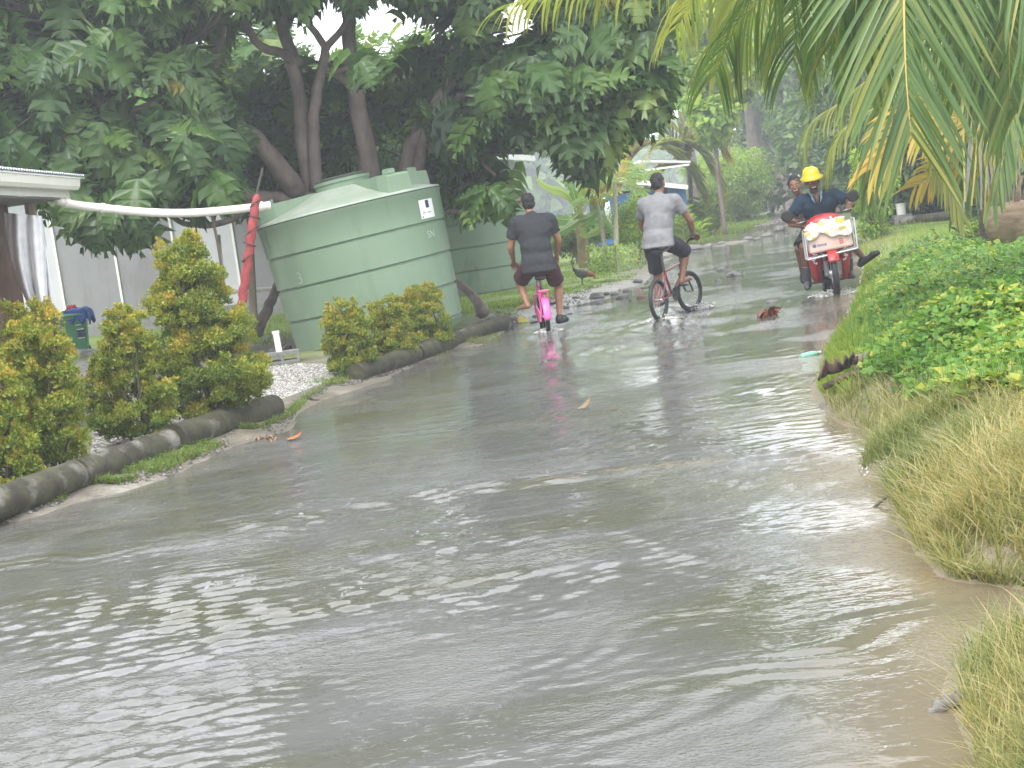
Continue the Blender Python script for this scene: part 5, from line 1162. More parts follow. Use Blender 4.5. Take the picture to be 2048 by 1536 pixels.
# ginger clump
def lance_clump(name, label, px, py, Yq, n, h, spread, m, seed, wid=.055, cat='plant'):
    k = np.random.RandomState(seed); base = D(px, py, Yq); base[2] = hz(base[0], Yq); t = thing(name, label, cat, base); V = MB()
    P, Dr, S = [], [], []
    for i in range(n):
        a = k.uniform(0, 6.28); r_ = k.uniform(0, spread)*.6; p0 = base+np.array([math.cos(a)*r_, math.sin(a)*r_*.6, 0]); ln = k.uniform(.1, .6); hh = h*k.uniform(.5, 1.05); tip = p0+np.array([math.cos(a)*ln*hh*.8, math.sin(a)*ln*.6*hh, hh])
        V.tube([p0, (p0+tip)/2+[0, 0, .05], tip], [.014, .01, .006], 4, False)
        for j in range(11):
            f = .25+.75*j/10; c = p0+(tip-p0)*f; sd_ = (-1)**j; d = nrm(np.array([math.cos(a+1.2*sd_), math.sin(a+1.2*sd_)*.6, .75])+k.normal(0, .15, 3)); P.append(c); Dr.append(d); S.append(k.uniform(.22, .38)*h/1.1)
    V.build('stems', M_rachis, t, True)['kind'] = 'stuff'; Xa, Ya, Za = frames(np.array(Dr)); scatter('foliage', leaf_simple(.14, .05, .35), np.array(P), Xa, Ya, Za, np.array(S), k.uniform(0, 1, len(P)), m, t)
lance_clump('ginger_plant', 'clump of lance leaved ginger plants at the edge of the far lawn', 1405, 445, 41, 46, 1.05, 1.1, L_lime, 5)
lance_clump('ginger_plant', 'smaller lance leaved clump just right of the grey shirted cyclist', 1372, 455, 37, 22, .9, .6, L_lime, 6)
lance_clump('sapling', 'low dark leaved sapling beside the palm stump', 1945, 440, 18, 9, .42, .35, L_cover, 7)
lance_clump('sapling', 'single small leafy shoot on the bright grass', 1888, 440, 20, 4, .3, .12, L_cover, 8)
lance_clump('banana_plant', 'young banana shoots above the round bush at the bend', 1462, 330, 60, 6, 1.0, .6, L_lime, 9)
# wire netting round the papayas
t = thing('wire_fence', 'low wire netting fence on thin sticks round the papaya trees', 'fence', GT(1230, 540))
Pq = [GT(1135, 527), GT(1180, 545), GT(1235, 545), GT(1292, 528)]
M_wire = mat('galvanised_wire', (.35, .37, .38), .4, metal=.6)
for i, p in enumerate(Pq[1:]):
    mb = MB(); mb.tube([p, p+[.02, 0, .5]], .018, 6); mb.build('stake', M_wood, t, True)
for i in (1, 2):
    a, b2_ = Pq[i], Pq[i+1]; mb = MB(); L_ = np.linalg.norm(b2_-a); m = int(L_/.11)
    for j in range(m):
        f = j/m; g2 = min(1, f+.45/L_); mb.tube([a+(b2_-a)*f+[0, 0, .02], a+(b2_-a)*g2+[0, 0, .45]], .0022, 3, False); mb.tube([a+(b2_-a)*f+[0, 0, .45], a+(b2_-a)*g2+[0, 0, .02]], .0022, 3, False)
    for z in (.02, .45): mb.tube([a+[0, 0, z], b2_+[0, 0, z]], .004, 4, False)
    o = mb.build('netting', M_wire, t, True); o['kind'] = 'stuff'
# vines on the fence: leaves
P = np.concatenate([Pq[i]+(Pq[i+1]-Pq[i])*np.random.uniform(0, 1, (500, 1))+np.random.uniform(0, 1, (500, 1))*[0, 0, .5]+np.random.normal(0, .03, (500, 3)) for i in (1, 2)]); k = np.random.RandomState(2)
Xa, Ya, Za = frames(k.normal(size=(1000, 3)), k.normal(size=(1000, 3))+[0, -1, .5]); o = scatter('creeper', T1, P, Xa, Ya, Za, .06, k.uniform(0, 1, 1000), L_lime); setp(o, 'pale creeper growing on the wire netting', 'creeper')

# ================================================================== green wheelie bin with cloths
b_ = GT(163, 712); sb = b_[1]/FPX; hb = 88*sb; wb_ = 44*sb
t = thing('wheelie_bin', 'green wheelie bin with red and blue cloths piled on its lid', 'bin', b_, R(12))
mb = MB(); mb.loft([[(x*wb_/2*f, y*wb_*.55*f, z) for x, y in ((-1, -1), (1, -1), (1, 1), (-1, 1))] for z, f in ((.03, .72), (hb*.86, .98), (hb*.87, 1.08), (hb*.93, 1.08))]); mb.build('body', M_bin, t)
mb = MB(); mb.loft([[(x*wb_/2*f, y*wb_*.6*f, z) for x, y in ((-1, -1), (1, -1), (1, 1), (-1, 1))] for z, f in ((hb*.935, 1.12), (hb*.965, 1.1), (hb, .8))]); mb.build('lid', M_bin, t)
for s_ in (-1, 1):
    mb = MB(); mb.lathe([(.0, -.02), (.07, -.02), (.07, .02), (0, .02)], 18, c=(s_*wb_*.38, wb_*.45, .07), rot=Matrix.Rotation(R(90), 3, 'Y')); mb.build('wheel', M_black, t)
mb = MB(); mb.box((wb_*.18, -wb_*.555, hb*.52), (wb_*.3, .008, hb*.16), Matrix.Rotation(R(-7), 3, 'X')); mb.build('sticker', M_navy, t)
mb = MB(); mb.box((wb_*.18, -wb_*.56, hb*.42), (wb_*.3, .008, .012)); mb.box((wb_*.18, -wb_*.585, hb*.62), (wb_*.3, .008, .012)); mb.box((wb_*.12, -wb_*.6, hb*.72), (wb_*.25, .008, .01)); mb.build('print', M_white, t)
def cloth(name, label, c, rx, ry, h, m, seed, drop=0):
    V, F = [], []; n = 22; k = np.random.RandomState(seed)
    for i in range(n+1):
        for j in range(n+1):
            u_, v_ = (i/n-.5)*2, (j/n-.5)*2; r_ = math.hypot(u_, v_); e = max(abs(u_), abs(v_)); x, y = u_*rx, v_*ry; z = h*(1-r_*r_*.5)+.02*math.sin(u_*6+seed)*math.cos(v_*7+seed)
            if e > .62: z -= drop*(e-.62)*(1+.3*math.sin(u_*9+v_*5+seed)); x *= 1-.25*(e-.62)/.38; y *= 1-.25*(e-.62)/.38
            V.append((c[0]+x, c[1]+y, c[2]+max(z, -drop)))
    for i in range(n):
        for j in range(n): F.append((i*(n+1)+j, (i+1)*(n+1)+j, (i+1)*(n+1)+j+1, i*(n+1)+j+1))
    mb = MB(); mb.add(V, F); o = mb.build(name, m, smooth=True); sm_ = o.modifiers.new('t', 'SOLIDIFY'); sm_.thickness = .008; return setp(o, label, 'cloth')
cz = b_+np.array([0, 0, hb+.005]); cloth('cloth', 'blue cloth draped over the lid of the green bin', cz+[0.04, 0, 0], wb_*.86, wb_*.8, .05, M_blue, 2, drop=.42)
cloth('cloth', 'red cloth lying on top of the blue one on the bin', cz+[-.02, -.02, .055], .09, .08, .045, M_red, 5, drop=.05)

# ================================================================== small debris
p = GT(1278, 592); cloth('cloth', 'crumpled red cloth lying in the shallow water by the stones', p+[0, 0, .02], .15, .12, .07, mat('wet_red_cloth', (.35, .06, .05), .6, bump=.4), 7, drop=.1)
def dead_heap(px, py, wpx, label, m, n, seed, size=.12):
    p = GT(px, py); p[2] = max(p[2], 0); s_ = wpx*p[1]/FPX/2; k = np.random.RandomState(seed); P = p+k.normal(0, .4, (n, 3))*[s_, s_*.7, 0]+[0, 0, .02]+k.uniform(0, 1, (n, 1))*[0, 0, s_*.28]
    d = k.normal(size=(n, 3))*[1, 1, .3]; Xa, Ya, Za = frames(d, k.normal(0, .4, (n, 3))+[0, 0, 1]); o = scatter('dead_leaves', leaf_simple(.35, .2, .5), P, Xa, Ya, Za, size, k.uniform(0, 1, n), m); return setp(o, label, 'dead leaves')
dead_heap(1541, 655, 30, 'heap of red brown dead leaves stranded in mid stream', leafmat('wet_dead_leaf', [(0, (.10, .035, .02)), (1, (.24, .09, .045))], .5, 0), 40, 1)
def floating_leaf(px, py, size, label, col, seed, rz=0, bend=.5):
    p = GT(px, py); p[2] = .012; T_ = leaf_bread(bend, seed); V = np.array(T_[0])*size; V[:, 2] = V[:, 2]*-1+.03*size; me = mesh_np('leaf', V, np.array(T_[1])); o = link('floating_leaf', me, mats=mat('leaf_'+str(seed), col, .5, var=.3, scale=30)); o.matrix_world = Matrix.Translation(p) @ Matrix.Rotation(rz, 4, 'Z'); return setp(o, label, 'leaf')
floating_leaf(1160, 858, .10, 'curled brown leaf floating in the middle of the flood', (.22, .15, .08), 3, -1.2, .6)
floating_leaf(1236, 860, .06, 'tiny dark leaf floating right of the curled brown one', (.08, .06, .04), 4, .4)
floating_leaf(573, 878, .11, 'orange leaf floating off the end of the left log', (.55, .16, .04), 5, -1.3, .3)
floating_leaf(1052, 652, .16, 'yellow leaf beside the end of the farthest log', (.5, .45, .08), 6, .3)
floating_leaf(640, 800, .12, 'dark wet leaf on the mud between the two log rows', (.09, .07, .05), 8, 2)
floating_leaf(1595, 455, .3, 'pale green leaf left of the motorcycle basket', (.3, .4, .12), 9, 1)
dead_heap(530, 886, 60, 'scattered brown leaf scraps on the water by the left log', leafmat('scrap', [(0, (.2, .1, .05)), (1, (.4, .25, .15))], .6, 0), 14, 4, .04)
# bottle
p = GT(1622, 722); t = thing('plastic_bottle', 'small pale green plastic bottle floating near the right bank', 'bottle', (p[0], p[1], .008), rot=Matrix.Rotation(R(15), 4, 'Z') @ Matrix.Scale(.75, 4))
M_bot = mat('pale_green_plastic', (.25, .55, .42), .25, var=.1)
mb = MB(); mb.lathe([(0, -.11), (.03, -.11), (.034, -.09), (.034, .03), (.015, .08), (.014, .10)], 18, rot=Matrix.Rotation(R(86), 3, 'Y')); mb.build('body', M_bot, t, smooth=True)
mb = MB(); mb.lathe([(.017, .10), (.017, .125), (0, .125)], 14, rot=Matrix.Rotation(R(86), 3, 'Y')); mb.build('cap', M_white, t)
# rusty sheet, branch, driftwood
p = GT(1700, 765); t = thing('metal_scrap', 'rusted dark car panel scrap with a pale board caught in the right bank', 'scrap metal', p)
M_rust = mat('rusted_metal', (.03, .025, .022), .8, scale=9, col2=(.14, .08, .05), bump=.6)
V = []; nn = 16
for i in range(nn+1):
    for j in range(5): u_ = i/nn; V.append((-.20+.26*u_, .03*math.sin(u_*9)-.04*j/4+.02*math.sin(u_*23+j), .03+.07*u_+(.09*(j/4)+.02)*(1-.3*u_+.25*math.sin(u_*31))*(1 if u_ > .12 else .3+u_*5)))
mb = MB(); mb.add(V, [(i*5+j, i*5+j+1, (i+1)*5+j+1, (i+1)*5+j) for i in range(nn) for j in range(4)]); o = mb.build('panel', M_rust, t, smooth=True); o.modifiers.new('s', 'SOLIDIFY').thickness = .012
mb = MB(); mb.box((.16, .02, .13), (.26, .03, .09), Matrix.Rotation(R(-8), 3, 'Y')); mb.build('board', mat('pale_board', (.30, .24, .19), .8, bump=.4), t)
mb = MB(); mb.tube([(-.18, -.05, .0), (-.05, -.08, .05), (.1, -.1, .08)], [.02, .025, .015], 7); mb.build('strut', M_rust, t, smooth=True)
a, b2_ = GT(1738, 1028), GT(1835, 968); mb = MB(); mb.tube(crom([a+[0, 0, .01], (a+b2_)/2+[.01, 0, .04], b2_+[0, 0, .07]]), list(np.linspace(.006, .009, 13)), 6); o = mb.build('fallen_twig', M_twig, smooth=True); setp(o, 'thin bare twig reaching from the dry grass into the water', 'twig')
stone(1650, 815, 26, 'dark chunk at the water edge below the rusted panel', M_stone, .6, None)
p = GT(1915, 1412); t = None
mb = MB(); mb.tube(crom([p+[-.08, 0, -.012], p+[-.02, .015, .006], p+[.05, .02, .018], p+[.13, .05, .01]]), list(.02*(1+.35*np.sin(np.arange(19)*2.3))*np.array([.3, .5, .8, 1, 1.1, 1, .9, 1, 1.1, 1, .9, .8, .8, .8, .8, .8, .7, .6, .5])), 9); o = mb.build('driftwood', M_stone, smooth=True); setp(o, 'wet dark piece of wood lying at the foot of the corner grass tuft', 'driftwood')
a, b2_ = GT(1700, 470), GT(1910, 440); mb = MB(); mb.tube(crom([a+[0, 0, .05], (a+b2_)/2+[0, .3, .1], b2_+[0, 0, .1]]), [.10]*13, 10); o = mb.build('fallen_log', M_log, smooth=True, sharp=60); setp(o, 'grey fallen trunk lying across the verge behind the bright grass', 'log')
p = D(1800, 398, 30); p[2] = hz(p[0], 30); t = thing('bucket', 'white plastic bucket standing behind the thin trunk on the right', 'bucket', p, rot=Matrix.Scale(.7, 4))
mb = MB(); mb.lathe([(0, .3), (.13, .3), (.15, .62), (.165, .62), (.165, .64), (.14, .64), (.13, .32), (0, .32)], 20); mb.build('body', M_white, t, sharp=40)
mb = MB(); mb.tube([(.15*math.cos(a), 0.0, .63+.12*math.sin(a)) for a in np.linspace(0, math.pi, 9)], .006, 4); mb.build('handle', M_wire, t)
mb = MB(); mb.box((0, 0, .15), (.5, .4, .3)); mb.build('stand', M_conc, t)
a = GT(1768, 470); mb = MB(); mb.tube(crom([a, D(1764, 420, a[1]), D(1758, 350, a[1]), D(1750, 260, a[1])], 5), .035, 8); o = mb.build('thin_trunk', M_palmbark, smooth=True); setp(o, 'slender bare trunk between the riders and the yellow fronds', 'trunk')
# ================================================================== people
def skinmat(n, c): return mat(n, c, .5, var=.12, scale=25, bump=.08, spec=.4)
K_brown = skinmat('brown_skin', (.20, .095, .055)); K_brown2 = skinmat('warm_brown_skin', (.30, .145, .085)); K_dark = skinmat('deep_brown_skin', (.14, .065, .04))
M_hair = mat('black_hair', (.010, .009, .009), .7, var=.4, scale=60, bump=.8, bscale=140)
M_eye = mat('eye_white', (.75, .73, .70), .3, bump=0); M_iris = mat('dark_iris', (.02, .012, .01), .2, bump=0)
def fabric(n, c, v=.12): return mat(n, c, .85, var=v, scale=14, bump=.25, bscale=220, spec=.2)
def a3(p): return np.array(p, float)
def hand(mb, wr, d, pn, side, curl=1.2, s=1.0, spread=.02):
    """palm from the wrist along d, palm facing pn, thumb on 'side' (unit vector across the palm)"""
    wr, d, pn, side = map(a3, (wr, d, pn, side)); d = nrm(d); pn = nrm(pn-d*(pn@d)); side = nrm(side-d*(side@d)-pn*(side@pn))
    for q in (-.028, -.010, .010, .027): mb.cap(wr+d*.012+side*q*.7*s, wr+d*.082*s+side*q*s, .014*s, .0125*s, 8)
    for i, (q, L_) in enumerate(((.030, .068), (.010, .077), (-.010, .072), (-.029, .056))):
        p0 = wr+d*.085*s+side*q*s; ang = 0; dd = d
        for j, f in enumerate((.45, .32, .25)):
            ang += curl*(.5+.25*j)*.8; dd = nrm(d*math.cos(ang)+pn*math.sin(ang)); p1 = p0+dd*L_*f*s; mb.cap(p0, p1, (.0098-.0008*j)*s, (.0092-.0008*j)*s, 7); p0 = p1
    t0 = wr+d*.03*s+side*.028*s; t1 = t0+nrm(side*.8+d*.6+pn*.35)*.035*s; t2 = t1+nrm(side*.15+d*.7+pn*.7)*.03*s; mb.cap(t0, t1, .0125*s, .011*s, 7); mb.cap(t1, t2, .0108*s, .009*s, 7)
def headshape(mb, c, face, up, s=1.0):
    c = a3(c); f = nrm(face); r_ = nrm(np.cross(f, up)); u_ = np.cross(r_, f); M3 = Matrix(((r_[0], f[0], u_[0]), (r_[1], f[1], u_[1]), (r_[2], f[2], u_[2])))
    def L_(x, y, z): return c+s*(r_*x+f*y+u_*z)
    mb.ell(L_(0, -.012, .028), (.075*s, .092*s, .088*s), M3); mb.ell(L_(0, .02, -.035), (.060*s, .070*s, .078*s), M3); mb.ell(L_(0, .052, -.082), (.030*s, .028*s, .024*s), M3)
    mb.cap(L_(0, .086, .008), L_(0, .104, -.026), .009*s, .014*s, 8)
    for q in (-1, 1):
        mb.ell(L_(.012*q, .096, -.031), (.009*s, .010*s, .008*s), M3); mb.ell(L_(.078*q, -.008, -.008), (.009*s, .020*s, .031*s), M3); mb.cap(L_(.012*q, .083, .022), L_(.048*q, .068, .024), .010*s, .009*s, 7); mb.ell(L_(.045*q, .058, -.025), (.022*s, .018*s, .018*s), M3)
    return L_, M3
def facebits(t, body, L_, M3, s=1.0, smile=True, beard=False):
    mb = MB()
    for q in (-1, 1): mb.ell(L_(.031*q, .073, .005), (.0125*s, .010*s, .008*s), M3, 10, 6)
    mb.build('eyes', M_eye, t, smooth=True); mb = MB()
    for q in (-1, 1): mb.ell(L_(.031*q, .0815, .005), (.006*s, .003*s, .006*s), M3, 8, 5); mb.cap(L_(.018*q, .090, .030), L_(.046*q, .078, .031), .003*s, .002*s, 6)
    mb.build('brows_and_irises', M_iris, t, smooth=True)
    mb = MB(); mb.tube([L_(x, .083-.28*x*x*10*.1, -.054+abs(x)**1.5*.9) for x in np.linspace(-.030, .030, 9)], .0075*s, 7); mb.build('lips', mat('lips', (.22, .07, .06), .4, bump=0), t, smooth=True)
    if smile:
        mb = MB(); mb.tube([L_(x, .089-.28*x*x*10*.1, -.053+abs(x)**1.5*.9) for x in np.linspace(-.023, .023, 7)], .0042*s, 6); mb.build('teeth', M_eye, t, smooth=True)
def person(t, J, skin, shirt=None, shorts=None, shoes=None, sleeve=.62, hem=0, girth=1.0, face=None, hairs=True, facefull=False, voxel=.012, leglen=.95, shoulderw=1.0, collar=None, seed=0, hands=True, beard=False, s=1.0):
    J = {k_: a3(v_) for k_, v_ in J.items()}; g = girth
    mb = MB(); fc = a3(face if face is not None else (0, 1, 0)); up = nrm(J['head']-J['neck']+np.array([0, 0, .25]))
    L_, M3 = headshape(mb, J['head'], fc, up, s)
    mb.cap(J['neck']-[0, 0, .04], J['head']-up*.04*s, .056*s, .052*s); sh = (J['shL']+J['shR'])/2
    tor = lambda m_, e: (m_.cap(J['shL']*.92+sh*.08, J['shR']*.92+sh*.08, .060*g+e, .060*g+e), m_.ell(J['chest'], (.165*g+e, .115*g+e, .17+e)), m_.ell((J['chest']+J['pelvis'])/2, (.150*g+e, .115*g+e, .18+e)), m_.ell(J['pelvis'], (.160*g+e, .125*g+e, .13+e)), m_.cap(J['neck']-[0, 0, .03], sh-[0, 0, .02], .062+e, .085+e),
                       m_.cap((J['chest']+J['shL'])/2, (J['chest']+J['shR'])/2, .10*g+e, .10*g+e))
    tor(mb, 0)
    for q in 'LR':
        S, E, Wv = J['sh'+q], J['el'+q], J['wr'+q]; mb.cap(S, E, .052*g*s, .041*s); mb.cap(E, Wv, .041*s, .026*s); mb.cap(E+(Wv-E)*.15, E+(Wv-E)*.4, .043*s, .038*s)
        Hp, Kn, An, To = J['hip'+q], J['kn'+q], J['an'+q], J['to'+q]; mb.cap(Hp, Kn, .088*g*s, .056*s); mb.cap(Kn, An, .054*s, .035*s); calf = Kn+(An-Kn)*.28; bk = -nrm(To-An)*.018; mb.cap(calf+bk, calf+(An-Kn)*.22+bk*.7, .053*s, .044*s)
        fd = nrm(To-An); heel = An-[0, 0, .055*s]-fd*.035*s; ball = To-fd*.06*s; mb.cap(An-[0, 0, .015], heel, .036*s, .033*s, 10); mb.cap(heel, ball, .033*s, .030*s, 10); sd_ = nrm(np.cross(fd, (0, 0, 1)))
        for i, w_ in enumerate((-.03, -.015, 0, .014, .027)):
            mb.cap(ball+sd_*w_*.9*s, ball+sd_*w_*s*1.1+fd*(.055-.006*abs(i-1))*s+np.array([0, 0, -.008]), .016*s, .0095*s, 7)
        if hands:
            sgn = -1 if q == 'L' else 1; hd = J.get('hd'+q, nrm(Wv-E)); pn = J.get('pn'+q, np.array([0, 0, -1.])); hand(mb, Wv, hd, pn, J.get('th'+q, np.array([-sgn, 0, 0.])), s=s*1.05)
    me = remesh(mb, voxel, 2); body = link('body', me, t, mats=skin)
    if shirt is not None:
        mb = MB(); e = .022; tor(mb, e)
        for q in 'LR':
            S, E = J['sh'+q], J['el'+q]; d = E-S; mb.cap(S, S+d*.15, .073*g, .070*g); mb.tube([S+d*f for f in (0, .2, sleeve*.7, sleeve)], [.070*g, .070*g, .068*g, .070*g], 14)
        hp = J['pelvis']; ax = nrm(J['chest']-hp); top_ = hp+ax*.12; b0 = hp-ax*hem
        rg = []
        for q_, rx_, ry_ in ((top_, .150, .105), ((top_+b0)/2, .162, .118), (b0, .166, .124)): rg.append([q_+np.array([(rx_*g+e)*math.cos(a), (ry_*g+e)*math.sin(a), 0]) for a in np.linspace(0, 2*math.pi, 25)[:-1]])
        mb.loft(rg)
        me = remesh(mb, .014, 7, disp=lambda co: waves3(co, .0045, 30, seed, (1, 1, .9))+waves3(co, .0018, 80, seed+3))
        # cut open: the shirt closes round arms and hips, so its ends read as cuffs and hem
        link('shirt', me, t, mats=shirt)
    if shorts is not None:
        mb = MB(); e = .016; hp = J['pelvis']; mb.ell(hp-[0, 0, .02], (.160*g+e, .128*g+e, .13))
        for q in 'LR':
            Hp, Kn = J['hip'+q], J['kn'+q]; d = Kn-Hp; f1 = leglen; mb.cap(Hp, Hp+d*.2, .098*g, .096*g); mb.tube([Hp+d*f for f in (0, .3, .7*f1, f1)], [.098*g, .098*g, .090*g, .092*g], 16)
            if f1 > .95: An = J['an'+q]; mb.cap(Kn, Kn+(An-Kn)*.05, .085, .08)
        link('shorts', remesh(mb, .012, 3, disp=lambda co: waves3(co, .004, 38, seed+9)), t, mats=shorts)
    if shoes is not None:
        for q in 'LR':
            m_, kind = shoes[0 if q == 'L' else 1]
            if m_ is None: continue
            Kn, An, To = J['kn'+q], J['an'+q], J['to'+q]; fd = nrm(To-An); heel = An-[0, 0, .06]-fd*.04; mb = MB()
            if kind == 'boot': mb.tube([An+(Kn-An)*.45, An+(Kn-An)*.3, An], [.056, .054, .048], 12)
            mb.cap(An-[0, 0, .01], heel, .046, .043, 10); mb.cap(heel, To-fd*.03, .043, .040, 10); mb.cap(To-fd*.07, To-fd*.01, .046, .034, 10)
            link('boot' if kind == 'boot' else 'shoe', remesh(mb, .010, 2), t, mats=m_)
    if hairs:
        mb = MB(); mb.ell(L_(0, -.022, .040), (.083*s, .092*s, .088*s), M3); mb.ell(L_(0, -.045, .0), (.076*s, .062*s, .078*s), M3); link('hair', remesh(mb, .009, 1, disp=lambda co: waves3(co, .004, 110, seed+2)), t, mats=M_hair)
    if facefull: facebits(t, body, L_, M3, s)
    if collar is not None:
        mb = MB(); n_ = J['neck']; ring = []
        for a in np.linspace(0, 2*math.pi, 25)[:-1]: ring.append(n_+np.array([.068*math.cos(a), .066*math.sin(a)+.006, .012-.02*math.sin(a)]))
        mb.tube(ring, .016, 8, closed=True); 
        if facefull:
            for q in (-1, 1): mb.tube([n_+[.055*q, .055, .0], n_+[.052*q, .105, -.05], n_+[.030*q, .135, -.10]], [.020, .022, .006], 8, flat=.5)
            m2_ = MB(); m2_.tube([n_+[0, .05, .0], n_+[0, .095, -.05], n_+[0, .125, -.105]], [.050, .034, .005], 10, flat=.9); m2_.build('bare_neckline', skin, t, smooth=True)
        mb.build('collar', collar, t, smooth=True)
    return L_, M3

# ------------------------------------------------------------------ bicycles
def tor_ring(mb, c, r_, rr_, ax='x', seg=36, s2=8, mi=0):
    P = [a3(c)+[0, r_*math.cos(a), r_*math.sin(a)] for a in np.linspace(0, 2*math.pi, seg+1)[:-1]]; mb.tube(P, rr_, s2, closed=True, mi=mi, up=(1, 0, 0))
M_steel = mat('bright_steel', (.45, .45, .46), .3, metal=.9, var=.1, bump=0); M_darksteel = mat('dark_steel', (.05, .05, .055), .4, metal=.5, var=.2, bump=0)
M_redpaint = mat('red_frame_paint', (.20, .018, .018), .35, var=.12, bump=0, coat=.3); M_pink = mat('pink_paint', (.78, .12, .38), .4, var=.1, bump=0, coat=.2)
M_greypaint = mat('grey_seat_post', (.14, .13, .13), .4, metal=.3, bump=0)
def steer(mb, o0, ang, c):
    """turn the verts added since o0 about the vertical through c"""
    ca, sa = math.cos(ang), math.sin(ang)
    for i in range(o0, len(mb.V)):
        x, y, z = mb.V[i]; x -= c[0]; y -= c[1]; mb.V[i] = (x*ca-y*sa+c[0], x*sa+y*ca+c[1], z)
def bicycle(label, origin, rz, wb_, rw, frame_m, seat_z, bar_z, bar_w, steer_a, guard=None, tyre=.024, cat='bicycle', nsp=20):
    t = thing('bicycle', label, cat, origin, rz)
    hubs = [(0, 0, rw), (0, wb_, rw)]; col_ = (0, wb_-.14, rw+.30)
    for k_, h in enumerate(hubs):
        def W(fn, nm, m, par, sharp=None):
            mb = MB(); fn(mb); 
            if k_ == 1: steer(mb, 0, steer_a, (0, wb_-.03, 0))
            return mb.build(nm, m, par, smooth=True)
        def hubf(mb): mb.lathe([(0, -.05), (.012, -.05), (.018, -.03), (.012, 0), (.018, .03), (.012, .05), (0, .05)], 12, c=h, rot=Matrix.Rotation(R(90), 3, 'Y'))
        wh = W(hubf, 'wheel', M_steel, t)
        W(lambda mb: tor_ring(mb, h, rw-tyre, tyre), 'tyre', M_black, wh); W(lambda mb: tor_ring(mb, h, rw-tyre*2-.004, .010), 'rim', M_darksteel if guard is None else M_steel, wh)
        def sp(mb):
            for i in range(nsp):
                a = 2*math.pi*i/nsp; sx = .022*(-1)**i; a2 = a+.35*(-1)**(i//2); mb.tube([(sx, .016*math.cos(a2), h[2]+.016*math.sin(a2)+0) if False else (sx, h[1]+.016*math.cos(a2), h[2]+.016*math.sin(a2)), (0, h[1]+(rw-tyre*2)*math.cos(a), h[2]+(rw-tyre*2)*math.sin(a))], .0016, 4, False)
        o = W(sp, 'spokes', M_steel, wh); o['kind'] = 'stuff'
    bb = (0, .40*wb_/.93, rw+.02); st_top = (0, .26*wb_/.93, rw+.30); hd_b = (0, wb_-.11, rw+.24); hd_t = (0, wb_-.14, rw+.36)
    mb = MB()
    mb.tube([bb, st_top], .015, 10); mb.tube([st_top, hd_t], .013, 10); mb.tube([bb, hd_b], .017, 10); mb.tube([hd_b, hd_t], .022, 10)
    for q in (-1, 1): mb.tube([(q*.012, bb[1], bb[2]), (q*.055, 0, rw)], .009, 8); mb.tube([(q*.012, st_top[1], st_top[2]-.02), (q*.055, 0, rw)], .008, 8)
    mb.build('frame', frame_m, t, smooth=True, sharp=60)
    mb = MB(); mb.tube([hd_t, hd_b], .014, 8); mb.tube([(-.055, hd_b[1]+.01, hd_b[2]-.02), (.055, hd_b[1]+.01, hd_b[2]-.02)], .014, 8)
    for q in (-1, 1): mb.tube([(q*.052, hd_b[1]+.01, hd_b[2]-.02), (q*.055, wb_, rw)], .012, 8)
    steer(mb, 0, steer_a, (0, wb_-.03, 0)); mb.build('fork', M_darksteel if guard is None else frame_m, t, smooth=True, sharp=60)
    mb = MB(); mb.tube([hd_t, (0, hd_t[1]-.02, bar_z-.10)], .013, 8)
    mb.tube(crom([(-bar_w, hd_t[1]-.07, bar_z), (-bar_w+.10, hd_t[1]-.03, bar_z-.01), (-.07, hd_t[1]+.02, bar_z-.10), (.07, hd_t[1]+.02, bar_z-.10), (bar_w-.10, hd_t[1]-.03, bar_z-.01), (bar_w, hd_t[1]-.07, bar_z)], 5), .011, 8)
    steer(mb, 0, steer_a*.6, (0, wb_-.1, 0)); mb.build('handlebar', M_darksteel if guard is None else M_steel, t, smooth=True)
    for q in (-1, 1):
        mb = MB(); mb.tube([(q*(bar_w-.09), hd_t[1]-.035, bar_z-.008), (q*(bar_w+.02), hd_t[1]-.078, bar_z)], .017, 10); steer(mb, 0, steer_a*.6, (0, wb_-.1, 0)); mb.build('grip', M_black, t, smooth=True)
    mb = MB(); mb.tube([st_top, (0, st_top[1]-.035, seat_z-.03)], .0145, 10); mb.build('seat_post', M_greypaint, t, smooth=True)
    mb = MB(); mb.cap((0, st_top[1]-.13, seat_z), (0, st_top[1]-.02, seat_z), .075, .05); mb.cap((0, st_top[1]-.02, seat_z), (0, st_top[1]+.12, seat_z-.005), .04, .022)
    me = remesh(mb, .012, 4); co = np.array([v_.co[:] for v_ in me.vertices]); co[:, 2] = seat_z+(co[:, 2]-seat_z)*.5; me.vertices.foreach_set('co', co.ravel()); link('saddle', me, t, mats=M_black)
    mb = MB(); rt9 = Matrix.Rotation(R(90), 3, 'Y'); mb.lathe([(.03, -.003), (.085, -.003), (.085, .003), (.03, .003)], 28, c=(.045, bb[1], bb[2]), rot=rt9); mb.lathe([(0, -.06), (.02, -.06), (.02, .06), (0, .06)], 12, c=bb, rot=rt9)
    for q, (dy, dz) in ((1, (.10, .10)), (-1, (-.10, -.10))): mb.tube([(q*.065, bb[1], bb[2]), (q*.075, bb[1]+dy*.9, bb[2]+dz*.9)], .010, 7)
    mb.build('crank', M_darksteel, t, smooth=True, sharp=50)
    for q, (dy, dz) in ((1, (.10, .10)), (-1, (-.10, -.10))): mb = MB(); mb.box((q*.13, bb[1]+dy*.9, bb[2]+dz*.9), (.09, .07, .022), bev=.006); mb.build('pedal', M_black, t)
    mb = MB(); 
    for dz in (1, -1): mb.tube([(.05, 0, rw+dz*.035), (.05, bb[1], bb[2]+dz*.084)], .005, 5)
    mb.build('chain', M_darksteel, t)
